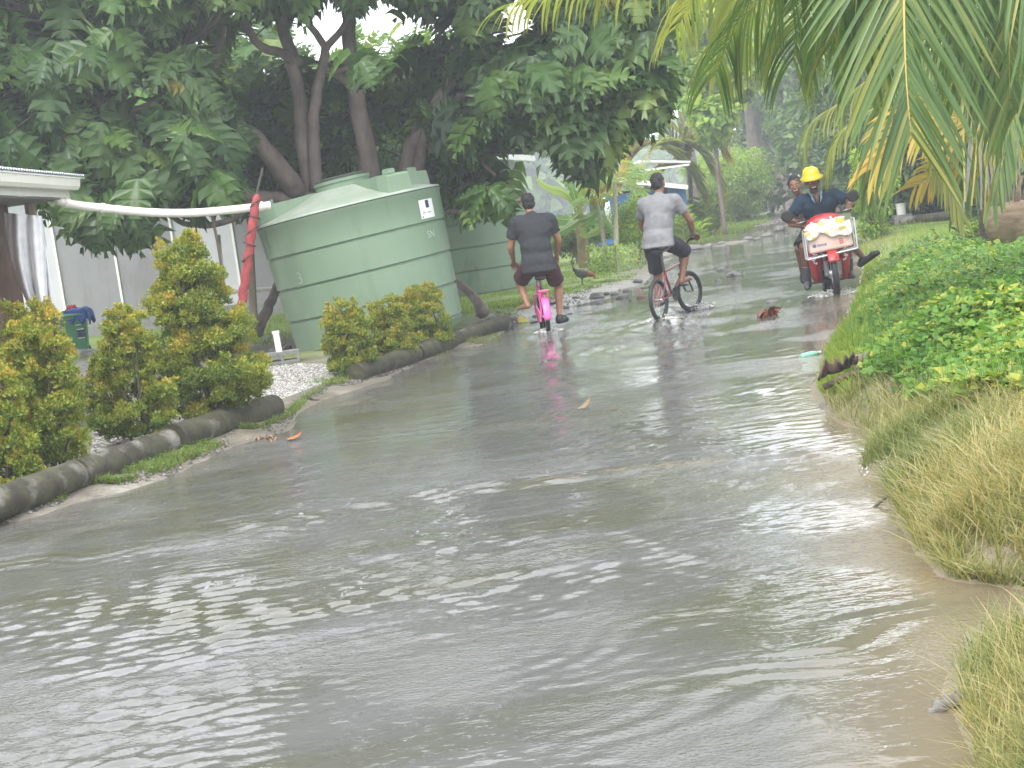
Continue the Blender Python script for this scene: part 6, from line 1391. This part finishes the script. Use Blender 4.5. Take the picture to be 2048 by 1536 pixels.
    if guard is not None:
        V = []; F = []; n = 22
        for i in range(n+1):
            a = R(-8+150*i/n); 
            for j in range(7): x = (j/6-.5)*.085; r_ = rw+.022-.9*abs(x)**2*6; V.append((x, -r_*math.cos(a), rw+r_*math.sin(a)))
        for i in range(n):
            for j in range(6): F.append((i*7+j, i*7+j+1, (i+1)*7+j+1, (i+1)*7+j))
        mb = MB(); mb.add(V, F); o = mb.build('mudguard', guard, t, smooth=True); o.modifiers.new('s', 'SOLIDIFY').thickness = .006
        mb = MB(); mb.box((0, -.02, rw*2+.10), (.12, .14, .012)); 
        for q in (-1, 1): mb.tube([(q*.05, -.06, rw*2+.10), (q*.058, 0, rw)], .006, 6); mb.tube([(q*.05, .04, rw*2+.10), (q*.02, st_top[1]-.02, st_top[2])], .006, 6)
        mb.build('carrier', guard, t)
        mb = MB(); mb.loft([[(-.075, y, z0), (-.060, y, z0), (-.060, y, z1), (-.075, y, z1)] for y, z0, z1 in ((-.06, rw-.05, rw+.05), (.1, rw-.06, rw+.08), (bb[1]+.09, rw-.08, rw+.11))]); mb.build('chain_guard', guard, t)
        mb = MB(); mb.box((0, -.10, rw*2+.07), (.05, .012, .035)); mb.build('reflector', M_redpaint, t)
    return t

# cyclist in the grey shirt on the black bicycle
og = G(1322, 640)
bk = bicycle('black wheeled bicycle with a short red frame, ridden by the man in the grey shirt', (og[0], og[1], -.02), R(-30), .92, .25, M_redpaint, .80, .88, .27, R(-14))
t = thing('person', 'person in a pale grey shirt and dark shorts riding the black bicycle', 'person', (og[0], og[1], 0), R(-28))
F_grey = fabric('pale_grey_cotton', (.185, .185, .195)); F_dkshort = fabric('charcoal_shorts', (.025, .026, .032))
person(t, dict(head=(-.02, .46, 1.545), neck=(-.01, .40, 1.40), chest=(0, .33, 1.20), pelvis=(0, .20, .90), shL=(-.195, .36, 1.335), shR=(.195, .36, 1.335), elL=(-.30, .50, 1.08), elR=(.31, .48, 1.08), wrL=(-.25, .62, .915), wrR=(.275, .62, .915),
     hdL=(-.1, .8, -.2), hdR=(.1, .8, -.2), pnL=(0, -.2, -1), pnR=(0, -.2, -1), hipL=(-.095, .22, .86), hipR=(.095, .24, .87), knL=(-.14, .42, .52), knR=(.17, .60, .72), anL=(-.13, .30, .20), anR=(.14, .46, .435), toL=(-.15, .46, .13), toR=(.17, .66, .385)),
     K_brown, F_grey, F_dkshort, None, sleeve=.60, hem=.09, girth=1.06, leglen=.93, seed=1)
# cyclist in black on the pink bicycle
ob = G(1096, 664)
bk = bicycle('small pink bicycle with a pink rear mudguard, ridden by the man in black', (ob[0], ob[1], -.02), R(3), .80, .205, M_pink, .66, .80, .25, R(-4), guard=M_pink, tyre=.026)
t = thing('person', 'person in a black shirt and dark red shorts riding the small pink bicycle', 'person', (ob[0], ob[1], 0), R(3))
F_black = fabric('black_cotton', (.028, .030, .034)); F_maroon = fabric('dark_maroon_shorts', (.055, .018, .022))
person(t, dict(head=(-.01, .36, 1.515), neck=(0, .30, 1.375), chest=(0, .22, 1.13), pelvis=(0, .12, .80), shL=(-.205, .25, 1.30), shR=(.205, .25, 1.30), elL=(-.285, .30, 1.03), elR=(.285, .32, 1.04), wrL=(-.262, .47, .845), wrR=(.255, .47, .845),
     hdL=(0, .8, -.35), hdR=(0, .8, -.35), hipL=(-.11, .14, .78), hipR=(.11, .14, .78), knL=(-.23, .42, .60), knR=(.23, .40, .50), anL=(-.185, .26, .36), anR=(.185, .28, .145), toL=(-.27, .42, .28), toR=(.28, .44, .08)),
     K_brown2, F_black, F_maroon, ((None, ''), (M_black, 'shoe')), sleeve=.64, hem=.10, girth=1.12, leglen=.78, seed=4)

# ------------------------------------------------------------------ motorcycle, coming towards the camera
om = G(1673, 590)
RM = Matrix.Rotation(R(172), 4, 'Z') @ Matrix.Rotation(R(1.5), 4, 'Y')
mo = thing('motorcycle', 'red motorcycle with a white front rack, carrying two riders through the flood', 'motorcycle', (om[0], om[1], -.03), rot=RM)
t = mo; rw = .285
for h, nm in (((0, 0, rw), 'w'), ((0, -1.20, rw), 'w')):
    mb = MB(); mb.lathe([(0, -.06), (.05, -.06), (.055, -.02), (.055, .02), (.05, .06), (0, .06)], 18, c=h, rot=Matrix.Rotation(R(90), 3, 'Y')); wh = mb.build('wheel', M_steel, t, smooth=True)
    mb = MB(); tor_ring(mb, h, rw-.038, .038, s2=10); mb.build('tyre', M_black, wh, smooth=True)
    mb = MB(); tor_ring(mb, h, rw-.082, .014); mb.build('rim', M_steel, wh, smooth=True)
    mb = MB()
    for i in range(24): a = 2*math.pi*i/24; mb.tube([(.03*(-1)**i, h[1]+.05*math.cos(a+.3), h[2]+.05*math.sin(a+.3)), (0, h[1]+(rw-.085)*math.cos(a), h[2]+(rw-.085)*math.sin(a))], .002, 4, False)
    mb.build('spokes', M_steel, wh)['kind'] = 'stuff'
M_rp = mat('glossy_red_plastic', (.34, .016, .018), .35, var=.25, scale=9, bump=0, coat=.2); M_rackw = mat('silver_rack', (.55, .56, .58), .35, metal=.4, bump=0)
mb = MB()
for q in (-1, 1):
    mb.tube([(q*.075, -.21, .66), (q*.075, -.02, .30), (q*.075, 0, rw-.02)], [.019, .019, .022], 10); mb.lathe([(.026, -.10), (.028, 0), (.026, .09)], 12, c=(q*.075, .0, .36), rot=Matrix.Rotation(R(-18), 3, 'X'))
mb.build('fork', M_steel, t, smooth=True)
V, F, n = [], [], 18                                   # front mudguard, with a nose
for i in range(n+1):
    a = R(28+118*i/n)
    for j in range(9): x = (j/8-.5)*.125; r_ = rw+.035-3.4*x*x; V.append((x, r_*math.cos(a), rw+r_*math.sin(a)))
for i in range(n):
    for j in range(8): F.append((i*9+j, i*9+j+1, (i+1)*9+j+1, (i+1)*9+j))
mb = MB(); mb.add(V, F); o = mb.build('mudguard', M_rp, t, smooth=True); o.modifiers.new('s', 'SOLIDIFY').thickness = .006
for q in (-1, 1):                                      # leg shields
    rings = []
    for z, x0, x1, y0, y1 in ((.17, .13, .185, -.44, -.36), (.22, .115, .215, -.43, -.33), (.36, .105, .235, -.38, -.27), (.50, .10, .235, -.33, -.23), (.60, .09, .215, -.30, -.20), (.70, .05, .17, -.29, -.18)):
        rings.append([(q*x0, y0, z), (q*x0, y1, z), (q*(x0+x1)/2, y1+.025, z), (q*x1, y1-.05, z), (q*x1, y0-.02, z), (q*(x0+x1)/2, y0-.01, z)])
    mb = MB(); mb.loft(rings); sh_ = mb.build('leg_shield', M_rp, t, smooth=True, sharp=40)
    mb = MB()                                          # white decal: zig-zag strokes
    for (z, x, w_, hh, an) in ((.57, .175, .05, .026, 30), (.52, .165, .052, .03, -35), (.465, .185, .05, .03, 30), (.42, .17, .045, .026, -30)): mb.box((q*x, -.185-.055*(.6-z)/.2*1.1+.004, z), (w_, .012, hh), Matrix.Rotation(R(q*an), 3, 'Y'))
    mb.build('decal', M_white, sh_)
mb = MB(); mb.cap((0, -.22, .80), (0, -.34, .80), .12, .13); mb.ell((0, -.24, .85), (.24, .13, .135)); mb.ell((0, -.2, .74), (.15, .1, .12)); link('headlight_cowl', remesh(mb, .012, 4), t, mats=M_rp)
mb = MB(); mb.ell((0, -.20, .70), (.05, .035, .05)); mb.build('headlight', M_steel, t, smooth=True)
mb = MB(); mb.ell((0, -.60, .42), (.13, .30, .17)); mb.ell((0, -.95, .55), (.11, .35, .12)); mb.cap((0, -.3, .60), (0, -.7, .55), .07, .10); link('body_shell', remesh(mb, .015, 4), t, mats=M_rp)
mb = MB(); mb.ell((0, -.60, .27), (.12, .17, .12)); mb.tube([(.09, -.5, .2), (.14, -.8, .18), (.15, -1.3, .30)], [.02, .025, .04], 10); mb.box((0, -.62, .16), (.50, .03, .025)); mb.build('engine', M_darksteel, t, smooth=True, sharp=50)
mb = MB(); mb.cap((0, -.62, .735), (0, -1.18, .76), .10, .10); me = remesh(mb, .014, 4); co = np.array([v_.co[:] for v_ in me.vertices]); co[:, 2] = .74+(co[:, 2]-.74)*.55; co[:, 0] *= 1.15; me.vertices.foreach_set('co', co.ravel()); link('seat', me, t, mats=M_black)
mb = MB(); BL, BR = a3((-.33, -.36, 1.0)), a3((.33, -.36, .915)); mb.tube(crom([BL, (-.18, -.30, .965), (0, -.28, .93), (.18, -.30, .92), BR], 5), .012, 8); mb.build('handlebar', M_darksteel, t, smooth=True)
for P0, P1, mp_ in ((BL, a3((-.22, -.315, .975)), (-.36, -.30, 1.13)), (BR, a3((.22, -.315, .92)), (.42, -.30, 1.01))):
    mb = MB(); mb.tube([P0, P1], .018, 10); mb.build('grip', M_black, t, smooth=True)
    mb = MB(); mb.tube([P1, (P1+a3(mp_))/2+[0, 0, .02], mp_], .006, 6); mb.lathe([(0, -.02), (.058, -.018), (.072, 0), (.066, .012), (0, .014)], 22, c=mp_, rot=Matrix.Rotation(R(88), 3, 'X')); mb.build('mirror', M_black, t, smooth=True, sharp=50)
    mb = MB(); mb.tube([P1+[0, .03, 0], P0+[0, .06, -.01]], .006, 6); mb.build('brake_lever', M_steel, t, smooth=True)
for q in (-1, 1):
    mb = MB(); mb.ell((q*.25, -.20, .80), (.035, .03, .026)); mb.build('indicator', mat('amber_lens', (.6, .35, .12), .3, bump=0), t, smooth=True)
mb = MB(); zb, zt_ = .545, .86                         # front rack: tubes round the box
for pts in ([(-.285, .20, zt_+.03), (-.285, .20, zb), (.285, .20, zb-.05), (.285, .20, zt_-.07)], [(-.285, -.08, zt_+.03), (-.285, -.08, zb), (.285, -.08, zb-.05), (.285, -.08, zt_-.07)]):
    for i in range(3): mb.cap(pts[i], pts[i+1], .010, .010, 8)
for p_, q_ in (((-.285, .20, zb), (-.285, -.08, zb)), ((.285, .20, zb-.05), (.285, -.08, zb-.05)), ((-.285, .20, zt_+.03), (-.285, -.08, zt_+.03)), ((.285, .20, zt_-.07), (.285, -.08, zt_-.07)), ((-.1, .2, zb-.01), (-.1, -.2, zb-.01)), ((.1, .2, zb-.02), (.1, -.2, zb-.02))): mb.cap(p_, q_, .008, .008, 8)
mb.build('front_rack', M_rackw, t, smooth=True)
# carton and shopping standing in the rack
Mw = wmat(mo)
def on_bike(v_): return Mw @ Vector(v_)
tb_ = thing('carton', 'pale pink printed carton strapped in the front rack of the motorcycle', 'carton', on_bike((0, .06, .565)), rot=(Matrix.Rotation(R(172), 4, 'Z') @ Matrix.Rotation(R(5), 4, 'Y')))
M_card = mat('pale_pink_card', (.56, .41, .35), .6, var=.14, scale=5, bump=.5, bscale=12)
mb = MB(); mb.box((0, 0, .115), (.50, .24, .23), bev=.022); 
mb.build('box', M_card, tb_)
M_print, nt, b, o_ = base_mat('printed_plastic'); tc = node(nt, 'ShaderNodeTexCoord'); vo = node(nt, 'ShaderNodeTexVoronoi', Scale=15); nt.links.new(tc.outputs['Object'], vo.inputs['Vector'])
sx_ = node(nt, 'ShaderNodeSeparateColor'); nt.links.new(vo.outputs['Color'], sx_.inputs[0])
r_ = ramp(nt, [(.0, (.62, .60, .56)), (.52, (.60, .50, .46)), (.66, (.50, .40, .12)), (.76, (.42, .13, .11)), (.86, (.20, .24, .36)), (.93, (.62, .60, .58))], sx_.outputs[0]); r_.color_ramp.interpolation = 'CONSTANT'
nt.links.new(r_.outputs[0], b.inputs['Base Color']); b.inputs['Roughness'].default_value = .4
V, F = [], []; nu, nv = 34, 20
for j in range(nv+1):
    for i in range(nu+1):
        u_ = i/nu; s_ = j/nv; x = (u_-.5)*.53; wv = .012*math.sin(u_*21+s_*4)+.008*math.sin(u_*43+s_*9)
        if s_ < .55: y, z = -.12+s_/.55*.245, .255+.035*math.sin(s_/.55*math.pi)+wv*.6
        else: q_ = (s_-.55)/.45; y, z = .128+.010+abs(wv)*.8, .25-q_*(.085+.035*math.sin(u_*7)+.02*math.sin(u_*17))
        V.append((x, y, z))
for j in range(nv):
    for i in range(nu): F.append((j*(nu+1)+i, j*(nu+1)+i+1, (j+1)*(nu+1)+i+1, (j+1)*(nu+1)+i))
mb = MB(); mb.add(V, F); o = mb.build('printed_wrapper', M_print, tb_, smooth=True); o.modifiers.new('s', 'SOLIDIFY').thickness = .003
def fronttext(txt, size, x, z, m, y=.1225, nm='print', ang=0):
    me = fontmesh(txt, size, bold=size*.02); 
    for v_ in me.vertices:
        a_, b2_ = v_.co.x, v_.co.y; ca, sa = math.cos(R(ang)), math.sin(R(ang)); v_.co = Vector((-(a_*ca-b2_*sa)+x, y, a_*sa+b2_*ca+z))
    return link(nm, me, tb_, mats=m)
M_blueprint = mat('blue_print', (.10, .11, .30), .6, bump=0); M_redprint = mat('dull_red_print', (.45, .10, .10), .6, bump=0)
fronttext('●', .07, .17, .125, M_blueprint) if False else None
mb = MB(); mb.lathe([(0, 0), (.022, 0)], 16, c=(.185, .1225, .085), rot=Matrix.Rotation(R(-90), 3, 'X')); mb.build('print', M_blueprint, tb_)
fronttext('nnne', .055, .10, .085, M_blueprint); fronttext('B', .09, -.12, .08, M_redprint)

def item(name, label, cat, pos, fn, m):
    tt = thing(name, label, cat, on_bike(pos), rot=Matrix.Rotation(R(172), 4, 'Z')); mb = MB(); fn(mb); mb.build('body', m, tt, smooth=True, sharp=50); return tt
M_yel = mat('yellow_packet', (.75, .55, .10), .4, bump=.1); M_plast = mat('white_bag_plastic', (.70, .70, .68), .35, var=.08, bump=.5, bscale=30)
it = item('tin', 'yellow tin with a white lid on the right of the basket load', 'tin', (-.14, .03, .80), lambda mb: mb.lathe([(0, 0), (.055, 0), (.055, .11), (0, .11)], 22), M_yel); mb = MB(); mb.lathe([(0, .11), (.058, .11), (.058, .125), (0, .125)], 22); mb.build('lid', M_plast, it)
it = item('tin', 'small yellow packet in the middle of the basket load', 'packet', (.08, .07, .79), lambda mb: mb.box((0, 0, .05), (.07, .05, .11), Matrix.Rotation(R(10), 3, 'Y'), bev=.008), M_yel)
def bag(sz, seed):
    def f(mb): pass
    return f
def bagmesh(name, label, pos, r_, m, seed):
    tt = thing(name, label, 'bag', on_bike(pos), rot=Matrix.Rotation(R(172), 4, 'Z')); mb = MB(); mb.ell((0, 0, 0), r_); mb.cap((0, 0, 0), (.02, 0, r_[2]*1.25), r_[0]*.5, .012); link('body', remesh(mb, .010, 2, disp=lambda co: waves3(co, .007, 60, seed)), tt, mats=m); return tt
bagmesh('plastic_bag', 'crumpled white plastic bag at the left of the basket load', (.16, .05, .83), (.095, .07, .065), M_plast, 3)
bagmesh('plastic_bag', 'pale green bag bulging behind the small yellow packet', (.02, -.02, .84), (.10, .07, .07), mat('pale_green_bag', (.42, .5, .42), .4, bump=.5), 5)
bagmesh('plastic_bag', 'lilac bag behind the yellow tin', (-.06, -.0, .86), (.07, .06, .06), mat('lilac_bag', (.5, .48, .58), .4, bump=.5), 6)

bagmesh('plastic_bag', 'white plastic bag with red print slumped over the top of the pink carton', (.0, .12, .80), (.16, .05, .06), M_print, 8)
bagmesh('plastic_bag', 'small orange red bag tucked beside the yellow tin', (-.20, .06, .80), (.05, .06, .06), mat('orange_red_bag', (.55, .14, .07), .4, bump=.5), 9)
bagmesh('plastic_bag', 'white bag hanging over the left corner of the carton', (.235, .12, .72), (.045, .05, .10), M_print, 10)
# the two riders (their own forward is the machine's)
F_navy = fabric('navy_polo', (.016, .034, .06)); F_lblue = fabric('light_blue_collar', (.17, .32, .42)); F_dk = fabric('dark_shorts', (.03, .028, .03)); F_pat = fabric('mottled_grey_shirt', (.20, .18, .17), .5); M_boot = mat('grey_rubber_boot', (.06, .065, .075), .45, var=.2)
t = thing('person', 'smiling person in a yellow hard hat and navy polo steering the red motorcycle', 'person', (om[0], om[1], -.03), rot=RM)
L_, M3 = person(t, dict(head=(.07, -.40, 1.36), neck=(.045, -.49, 1.215), chest=(.02, -.58, 1.02), pelvis=(0, -.72, .80), shL=(-.185, -.52, 1.175), shR=(.235, -.52, 1.145), elL=(-.36, -.48, 1.03), elR=(.40, -.50, .95), wrL=(-.30, -.43, 1.015), wrR=(.295, -.43, .93),
     hdL=(0, 1, -.1), hdR=(0, 1, -.1), hipL=(-.11, -.70, .80), hipR=(.11, -.70, .80), knL=(-.24, -.38, .62), knR=(.27, -.38, .62), anL=(-.23, -.52, .25), anR=(.27, -.50, .20), toL=(-.25, -.34, .19), toR=(.30, -.32, .13)),
     K_dark, F_navy, F_dk, ((M_boot, 'boot'), (M_boot, 'boot')), sleeve=.62, hem=.06, girth=1.08, face=(.02, 1, -.12), facefull=True, collar=F_lblue, seed=7)
mb = MB(); mb.ell(L_(0, .045, -.062), (.052, .042, .035), M3); link('beard', remesh(mb, .007, 1, disp=lambda co: waves3(co, .0015, 150, 4)), t, mats=M_hair)
M_hat = mat('yellow_hard_hat', (.62, .46, .015), .4, var=.08, bump=0, coat=.15)
hc = L_(0, -.008, .062); prof = [(.155, -.018), (.162, -.012), (.125, .010), (.118, .030), (.112, .065), (.092, .105), (.055, .130), (0, .138)]
mb = MB(); V, F = [], []; n = 36
for i, (r_, z) in enumerate(prof):
    for k_ in range(n):
        a = 2*math.pi*k_/n; st_ = 1.12+.10*(math.sin(a) > 0)*math.sin(a)*(i < 2); V.append((r_*math.cos(a), r_*st_*math.sin(a)+0, z-(.018*math.sin(a) if i < 2 else 0)+(.010*max(0, math.cos(a*3))*(2 < i < 7))))
for i in range(len(prof)-1):
    for k_ in range(n): F.append((i*n+k_, i*n+(k_+1) % n, (i+1)*n+(k_+1) % n, (i+1)*n+k_))
mb.add([M3 @ Vector(v_)*.87+Vector(hc) for v_ in V], F); o = mb.build('hard_hat', M_hat, t, smooth=True); o.modifiers.new('s', 'SOLIDIFY').thickness = .004
t = thing('person', 'grinning passenger in a mottled grey shirt, leg stretched out behind the hard hat rider', 'person', (om[0], om[1], -.03), rot=RM)
person(t, dict(head=(.245, -.82, 1.345), neck=(.19, -.90, 1.21), chest=(.12, -.98, 1.0), pelvis=(.02, -1.05, .80), shL=(-.06, -.93, 1.14), shR=(.33, -.92, 1.11), elL=(-.20, -.75, .96), elR=(.36, -.78, .90), wrL=(-.17, -.60, .92), wrR=(.25, -.62, .86),
     hipL=(-.10, -1.03, .80), hipR=(.12, -1.03, .80), knL=(-.30, -.74, .60), knR=(.30, -.78, .58), anL=(-.44, -.80, .36), anR=(.28, -.95, .25), toL=(-.62, -.74, .40), toR=(.30, -.80, .18)),
     K_brown, F_pat, F_dk, ((M_black, 'shoe'), (M_black, 'shoe')), girth=.95, face=(.15, 1, -.05), facefull=True, seed=9, leglen=.9)

# ------------------------------------------------------------------ far people
def farperson(px, py, h, label, shirt, shorts, face, skin=K_brown, Yq=None):
    p = G(px, py, .03); sc_ = h/1.7; t = thing('person', label, 'person', p, face)
    q = lambda *a: tuple(np.array(a)*sc_)
    person(t, dict(head=q(0, .02, 1.58), neck=q(0, 0, 1.42), chest=q(0, 0, 1.24), pelvis=q(0, 0, .93), shL=q(-.18, 0, 1.38), shR=q(.18, 0, 1.38), elL=q(-.24, -.03, 1.10), elR=q(.24, -.03, 1.10), wrL=q(-.25, .06, .86), wrR=q(.25, .06, .86), hipL=q(-.09, 0, .90), hipR=q(.09, 0, .90),
       knL=q(-.11, .10, .50), knR=q(.11, -.02, .50), anL=q(-.12, .04, .09), anR=q(.12, -.16, .12), toL=q(-.13, .22, .04), toR=q(.13, .02, .05), thL=(0, 1, 0), thR=(0, 1, 0)), skin, shirt, shorts, None, s=sc_, girth=sc_, voxel=.024, seed=13, leglen=.8)
farperson(1566, 388, 1.62, 'distant person in a red shirt and dark shorts walking up the road', fabric('red_cotton', (.38, .035, .035)), F_dk, R(8))
farperson(1581, 386, .88, 'small child in pale blue beside the distant person in red', fabric('pale_blue_cotton', (.35, .42, .55)), F_dk, R(-8))
farperson(1676, 377, 1.65, 'distant person in a blue top and orange shorts near the right verge', fabric('blue_cotton', (.10, .10, .28)), fabric('orange_cotton', (.60, .33, .04)), R(-20))

# ------------------------------------------------------------------ rooster
p = GT(1166, 570); t = thing('rooster', 'dark rooster with a raised tail and orange neck pecking on the left lawn', 'rooster', p, R(-12))
M_bird = mat('black_feathers', (.02, .022, .02), .45, var=.5, scale=30, bump=.6, bscale=60, col2=(.06, .05, .035)); M_neck = mat('orange_feathers', (.16, .05, .015), .6, var=.3, scale=40, bump=.5)
mb = MB(); mb.ell((0, 0, .19), (.115, .070, .078), Matrix.Rotation(R(12), 3, 'Y')); mb.cap((-.06, 0, .22), (-.115, 0, .27), .05, .03); mb.cap((.07, 0, .18), (.15, 0, .155), .055, .034); mb.cap((.15, 0, .155), (.19, 0, .135), .030, .024)
for q in (-1, 1): mb.cap((-.005, .03*q, .15), (.0, .032*q, .10), .035, .016); mb.cap((0, .032*q, .10), (-.01, .034*q, .015), .009, .007, 8); [mb.cap((-.01, .034*q, .012), (-.01+.045*math.cos(a), .034*q+.045*math.sin(a), .004), .006, .004, 6) for a in (-.5, 0, .5, 3.14)]
link('body', remesh(mb, .006, 2, disp=lambda co: waves3(co, .002, 120, 2)), t, mats=M_bird)
mb = MB(); mb.cap((.09, 0, .182), (.165, 0, .15), .060, .038); link('neck_hackle', remesh(mb, .006, 2, disp=lambda co: waves3(co, .003, 150, 3)), t, mats=M_neck)
mb = MB(); mb.ell((.20, 0, .13), (.028, .022, .024)); mb.tube([(.185, 0, .155), (.20, 0, .168), (.215, 0, .155), (.225, 0, .150)], [.010, .012, .008, .004], 6, flat=.4); mb.ell((.215, 0, .105), (.012, .008, .016)); mb.build('comb_and_face', mat('red_comb', (.45, .04, .03), .5), t, smooth=True)
mb = MB(); mb.cap((.222, 0, .128), (.248, 0, .112), .008, .003, 8); mb.build('beak', M_brach, t, smooth=True)
for i in range(7):
    y = (i-3)*.009; hgt = .20+.05*math.sin(i*2.1); P_ = crom([(-.10, y*.5, .25), (-.135, y, .25+hgt*.45), (-.15+.01*i, y*1.5, .25+hgt*.85), (-.19+.012*i, y*2, .24+hgt*.86)], 4); mb = MB(); mb.tube(P_, list(.018*np.array([.5, .7, .9, 1, 1.1, 1.1, 1, .9, .8, .7, .5, .3, .1])), 6, flat=.35, up=(0, 1, 0)); mb.build('tail_feather', M_bird, t, smooth=True)

# ------------------------------------------------------------------ splashes thrown up by the wheels
L_drop = mat('splash_water', (.50, .50, .48), .08, var=.1, bump=0)
def splash(px, py, n, spread, h, label, seed):
    p = G(px, py); k = np.random.RandomState(seed); mb = MB()
    for i in range(n):
        a = k.uniform(0, 6.28); r_ = spread*k.uniform(.1, 1)**.7; z = h*max(0, 1-(r_/spread)**1.2)*k.uniform(0, 1)**1.3; s_ = k.uniform(.003, .009); mb.ell((p[0]+r_*math.cos(a), p[1]+r_*math.sin(a)*.7, z+.004), (s_*k.uniform(.8, 2), s_, s_*k.uniform(.7, 1.6)), None, 6, 4)
    for i in range(n//12):
        a = k.uniform(0, 6.28); r_ = spread*k.uniform(.2, .8); q = p+np.array([r_*math.cos(a), r_*math.sin(a)*.7, 0]); d = np.array([math.cos(a), math.sin(a)*.5, 0]); hh = h*k.uniform(.2, .6)*(1-r_/spread)
        mb.tube(crom([q-[0, 0, .01], q+d*.02+[0, 0, hh*.7], q+d*.06+[0, 0, hh]], 3), [.016, .014, .012, .010, .007, .004, .002], 5)
    o = mb.build('water_splash', L_drop, smooth=True); return setp(o, label, 'splash', None, 'stuff')
splash(1388, 618, 300, .24, .13, 'spray thrown up by the front wheel of the black bicycle', 1)
splash(1322, 640, 240, .20, .07, 'small spray at the rear wheel of the black bicycle', 2)
splash(1676, 588, 340, .36, .09, 'spray on both sides of the motorcycle front wheel', 3)
splash(1096, 664, 220, .18, .06, 'ripple of spray under the pink bicycle wheel', 4)
# ================================================================== humid air
mb = MB(); hx0, hx1, hy0, hy1, hz0, hz1 = -260, 300, -20, 260, -1.3, 19.5
mb.add([(hx0, hy0, hz0), (hx1, hy0, hz0), (hx1, hy1, hz0), (hx0, hy1, hz0), (hx0, hy0, hz1), (hx1, hy0, hz1), (hx1, hy1, hz1), (hx0, hy1, hz1)], [(0, 3, 2, 1), (4, 5, 6, 7), (0, 1, 5, 4), (1, 2, 6, 5), (2, 3, 7, 6), (3, 0, 4, 7)])
hm = bpy.data.materials.new('humid_air'); hm.use_nodes = True; nt = hm.node_tree; nt.nodes.clear(); o_ = nt.nodes.new('ShaderNodeOutputMaterial'); pv = nt.nodes.new('ShaderNodeVolumePrincipled')
pv.inputs['Color'].default_value = (.9, .95, 1, 1); pv.inputs['Density'].default_value = .0034; pv.inputs['Anisotropy'].default_value = .2; nt.links.new(pv.outputs[0], o_.inputs['Volume'])
o = mb.build('haze', hm); o['kind'] = 'stuff'
bpy.data.scenes.remove(TMP)
